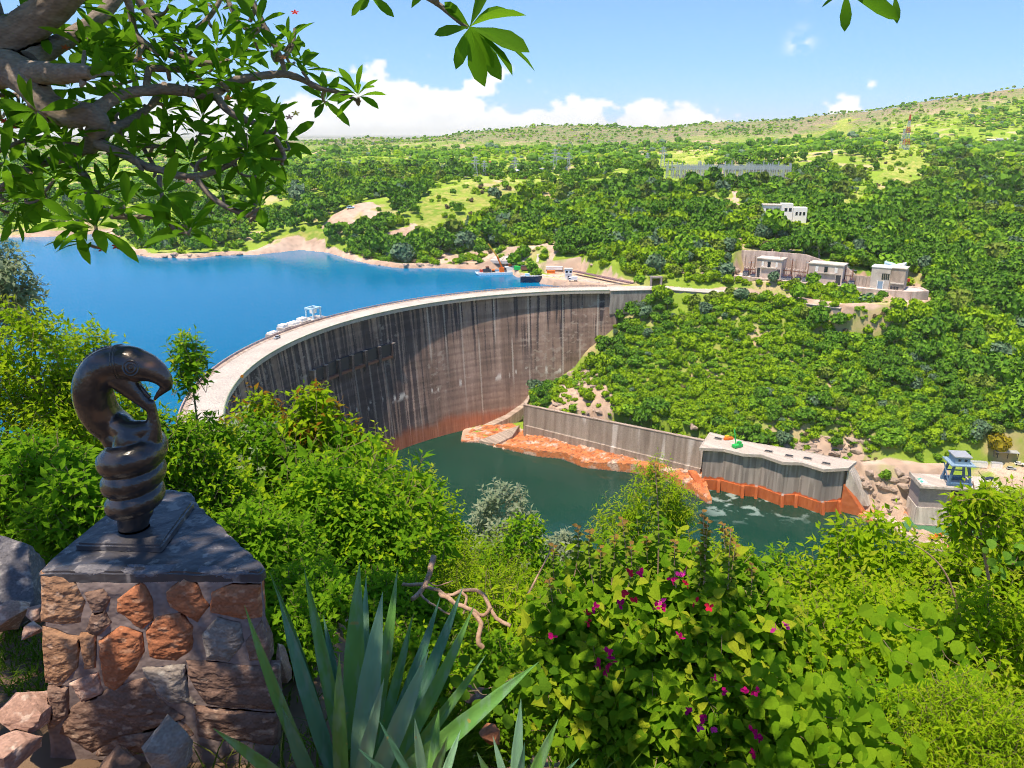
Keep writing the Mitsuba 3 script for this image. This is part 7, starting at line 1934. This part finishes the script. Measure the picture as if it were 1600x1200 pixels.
for u, v, c in FL:
    y = 3.8 if v < 1000 else 3.4
    P0 = at_y(u, v, y)
    n = 5
    X_ = rb.normal(size=(n, 3)) + [0, -.4, .5]
    V, F, K = leaves(BR_, P0 + rb.normal(0, .005, (n, 3)), X_, rb.normal(size=(n, 3)) + [0, -.6, .6], .033, np.tile(PINK[c], (n, 1)) * rb.uniform(.8, 1.2, (n, 1)))
    part(bg_, 'bract', (V, F), 'petal', color=K)

# ---------------------------------------------------------------- vines with round leaves, grasses, dead wood
def vine(txt, pts, n, size, pal, seed, cat='vine', tm=ROUND, per_part=70):
    r = np.random.default_rng(seed)
    k = thing(cat, txt, cat)
    P = np.array([at_y(u, v, y) for u, v, y in pts])
    c = np.concatenate([P[r.integers(0, len(P), n)] + r.normal(0, 1, (n, 3)) * [.14, .10, .07]])
    X_ = r.normal(size=(n, 3)) * [1, .6, .3] + [0, -.5, -.5]
    N_ = r.normal(0, .3, (n, 3)) + [-.1, -.55, .8]
    S_ = size * r.uniform(.6, 1.25, n)
    q = r.uniform(size=(n, 1)); col = np.asarray(pal[0]) * (1 - q) + np.asarray(pal[1]) * q
    o = np.argsort(-S_)
    for i in o[:per_part]:
        V, F, K = leaves(tm, c[i:i + 1], X_[i:i + 1], N_[i:i + 1], S_[i:i + 1], col[i:i + 1])
        part(k, 'leaf', (V, F), 'leaf', color=K)
    o = o[per_part:]
    if len(o):
        V, F, K = leaves(tm, c[o], X_[o], N_[o], S_[o], col[o]); part(k, 'small_leaf', (V, F), 'leaf', color=K, kind='stuff')
    for a, b in zip(P[:-1:2], P[1::2]): part(k, 'stem', tube(spline([a, (a + b) / 2 - [0, 0, .03], b], 7), .003, 4), 'twig')


VL = ((0.13, 0.29, 0.012), (0.25, 0.42, 0.02))
vine('bright green broad leaved vine climbing over the bottom right of the flowered bush', [(1240, 1075, 3.6), (1300, 1060, 3.6), (1270, 1110, 3.5), (1330, 1120, 3.5), (1250, 1150, 3.4), (1310, 1165, 3.4), (1370, 1170, 3.4), (1280, 1195, 3.3), (1340, 1200, 3.3), (1230, 1190, 3.3)], 340, .092, VL, 71, tm=HEART, per_part=110)
vine('round leaved vine trailing across the middle of the right hand shrubs', [(1400, 960, 4.3), (1440, 985, 4.2), (1470, 1010, 4.2), (1500, 1040, 4.1), (1380, 1000, 4.2), (1430, 1040, 4.0)], 70, .095, VL, 72)
vine('round leaved creeper in the shade between the agave and the flowered bush', [(740, 1068, 3.9), (760, 1085, 3.8), (720, 1080, 3.9), (800, 1060, 4.0), (840, 1080, 3.9)], 46, .075, ((0.06, 0.16, 0.014), (0.13, 0.27, 0.02)), 73)
vine('broad leaved weeds right of the sapling at the right edge', [(1590, 870, 4.4), (1575, 880, 4.4), (1600, 860, 4.4)], 44, .062, ((0.12, 0.28, 0.03), (0.2, 0.40, 0.05)), 74)


def grass(name, txt, u0, u1, v, y0, y1, n, h, pal, seed, lean=.35, w=.006):
    r = np.random.default_rng(seed)
    k = thing(name, txt, 'grass')
    yy = r.uniform(y0, y1, n)
    o = np.array([at_y(u, v, y) for u, y in zip(r.uniform(u0, u1, n), yy)]); o[:, 2] = H(o[:, 0], o[:, 1]) - .02
    L = h * r.uniform(.45, 1.15, n); d = r.normal(0, lean, (n, 3)) * [1, 1, 0] + [0, -.05, 0]
    seg = 5
    t = np.linspace(0, 1, seg)[None, :, None]
    P = o[:, None] + L[:, None, None] * (t * np.array([0, 0, 1.0]) * (1 - .25 * t) + t ** 2 * d[:, None] - t ** 3 * np.array([0, 0, .12]))
    sd = unit(np.cross(d + [0, 0, .01], [0, 0, 1]))[:, None] * (w * r.uniform(.6, 1.3, (n, 1, 1)) * (1 - t ** 2))
    V = np.concatenate([P - sd, P + sd], 1)
    i = np.arange(seg - 1); q = np.stack([i, i + 1, i + 1 + seg, i + seg], 1)
    Fq = (q[None] + (np.arange(n) * 2 * seg)[:, None, None]).reshape(-1, 4)
    c = r.uniform(size=(n, 1)); col = np.asarray(pal[0]) * (1 - c) + np.asarray(pal[1]) * c
    put(k, (V.reshape(-1, 3), Fq), 'leaf', color=np.repeat(col, 2 * seg, axis=0)); tag(k, kind='stuff')


GP = ((0.06, 0.15, 0.012), (0.16, 0.27, 0.025))
STRAW = ((0.30, 0.24, 0.10), (0.46, 0.38, 0.20))
grass('grass', 'thin green and yellow grass blades in front of the pedestal', 235, 445, 1190, 2.55, 3.0, 150, .34, ((0.08, 0.17, 0.015), (0.32, 0.33, 0.07)), 81, .5, .004)
grass('grass', 'fine hair like grass tuft behind the right leaves of the agave', 590, 720, 1150, 3.6, 4.3, 1500, .50, GP, 82, .4, .004)
grass('grass', 'grass along the bottom edge below the flowered bush', 830, 1230, 1195, 2.9, 3.6, 1000, .36, GP, 83, .4, .006)
grass('straw', 'dry straw stalks below the flowered bush', 860, 1160, 1195, 2.8, 3.4, 90, .42, STRAW, 84, .3, .004)
grass('grass', 'grass at the left of the pedestal between the rocks', -10, 80, 1010, 3.2, 3.9, 500, .16, GP, 85, .5, .005)
grass('grass', 'scattered grass and litter around the agave base', 430, 860, 1195, 2.6, 3.5, 700, .22, GP, 86, .5, .005)

k = thing('dead_branch', 'bare forked dead branch lying in the shrubs right of the agave', 'branch')
def z8(x, y, d): return EYE + ray(380 + x / 2.1436, 640 + y / 2.1436) * d
for pts, r0, r1 in [([(640, 488, 6.1), (620, 560, 6.0), (592, 612, 5.95), (566, 634, 5.9)], .024, .018), ([(535, 585, 6.1), (600, 590, 6.0), (640, 600, 5.9), (690, 622, 5.9), (730, 606, 5.9), (770, 602, 5.9), (815, 640, 5.85), (845, 690, 5.8), (895, 726, 5.75)], .014, .016), ([(660, 612, 5.9), (700, 640, 5.85), (760, 668, 5.8), (800, 690, 5.8), (830, 660, 5.8)], .02, .014), ([(770, 680, 5.8), (795, 720, 5.75), (790, 770, 5.7), (800, 800, 5.7)], .018, .02), ([(590, 610, 5.95), (640, 660, 5.8), (700, 690, 5.8)], .01, .008), ([(730, 606, 5.9), (745, 640, 5.85), (740, 680, 5.85)], .012, .009), ([(612, 575, 6.0), (660, 590, 6.05), (700, 575, 6.1)], .007, .004)]:
    s = spline([z8(*p) for p in pts], 18); s += (nfbm(s * 14, 2, 3)[:, None] - .5) * .03
    part(k, 'limb', tube(s, np.linspace(r0, r1, 18), 8), 'dead_wood', 60)
k = thing('dead_sapling', 'thin pale leaning dead sapling left of the flowered bush', 'sapling')
put(k, tube(spline([z8(*p) for p in ((1035, 462, 6.2), (990, 550, 6.1), (950, 625, 6.0))], 8), np.linspace(.006, .009, 8), 6), 'dead_wood')
# ---------------------------------------------------------------- the air
scene['air'] = {'type': 'homogeneous', 'albedo': rgb(.95, .95, .95), 'sigma_t': 0.000032}
scene['haze'] = {'type': 'cube', 'to_world': T().translate([0, 20000, 245]).scale([31000, 20500, 262]), 'bsdf': {'type': 'null'}, 'interior': {'type': 'ref', 'id': 'air'}}
scene['camera']['medium'] = {'type': 'ref', 'id': 'air'}
tag('haze', 'thin pale haze over the far hills', kind='stuff')
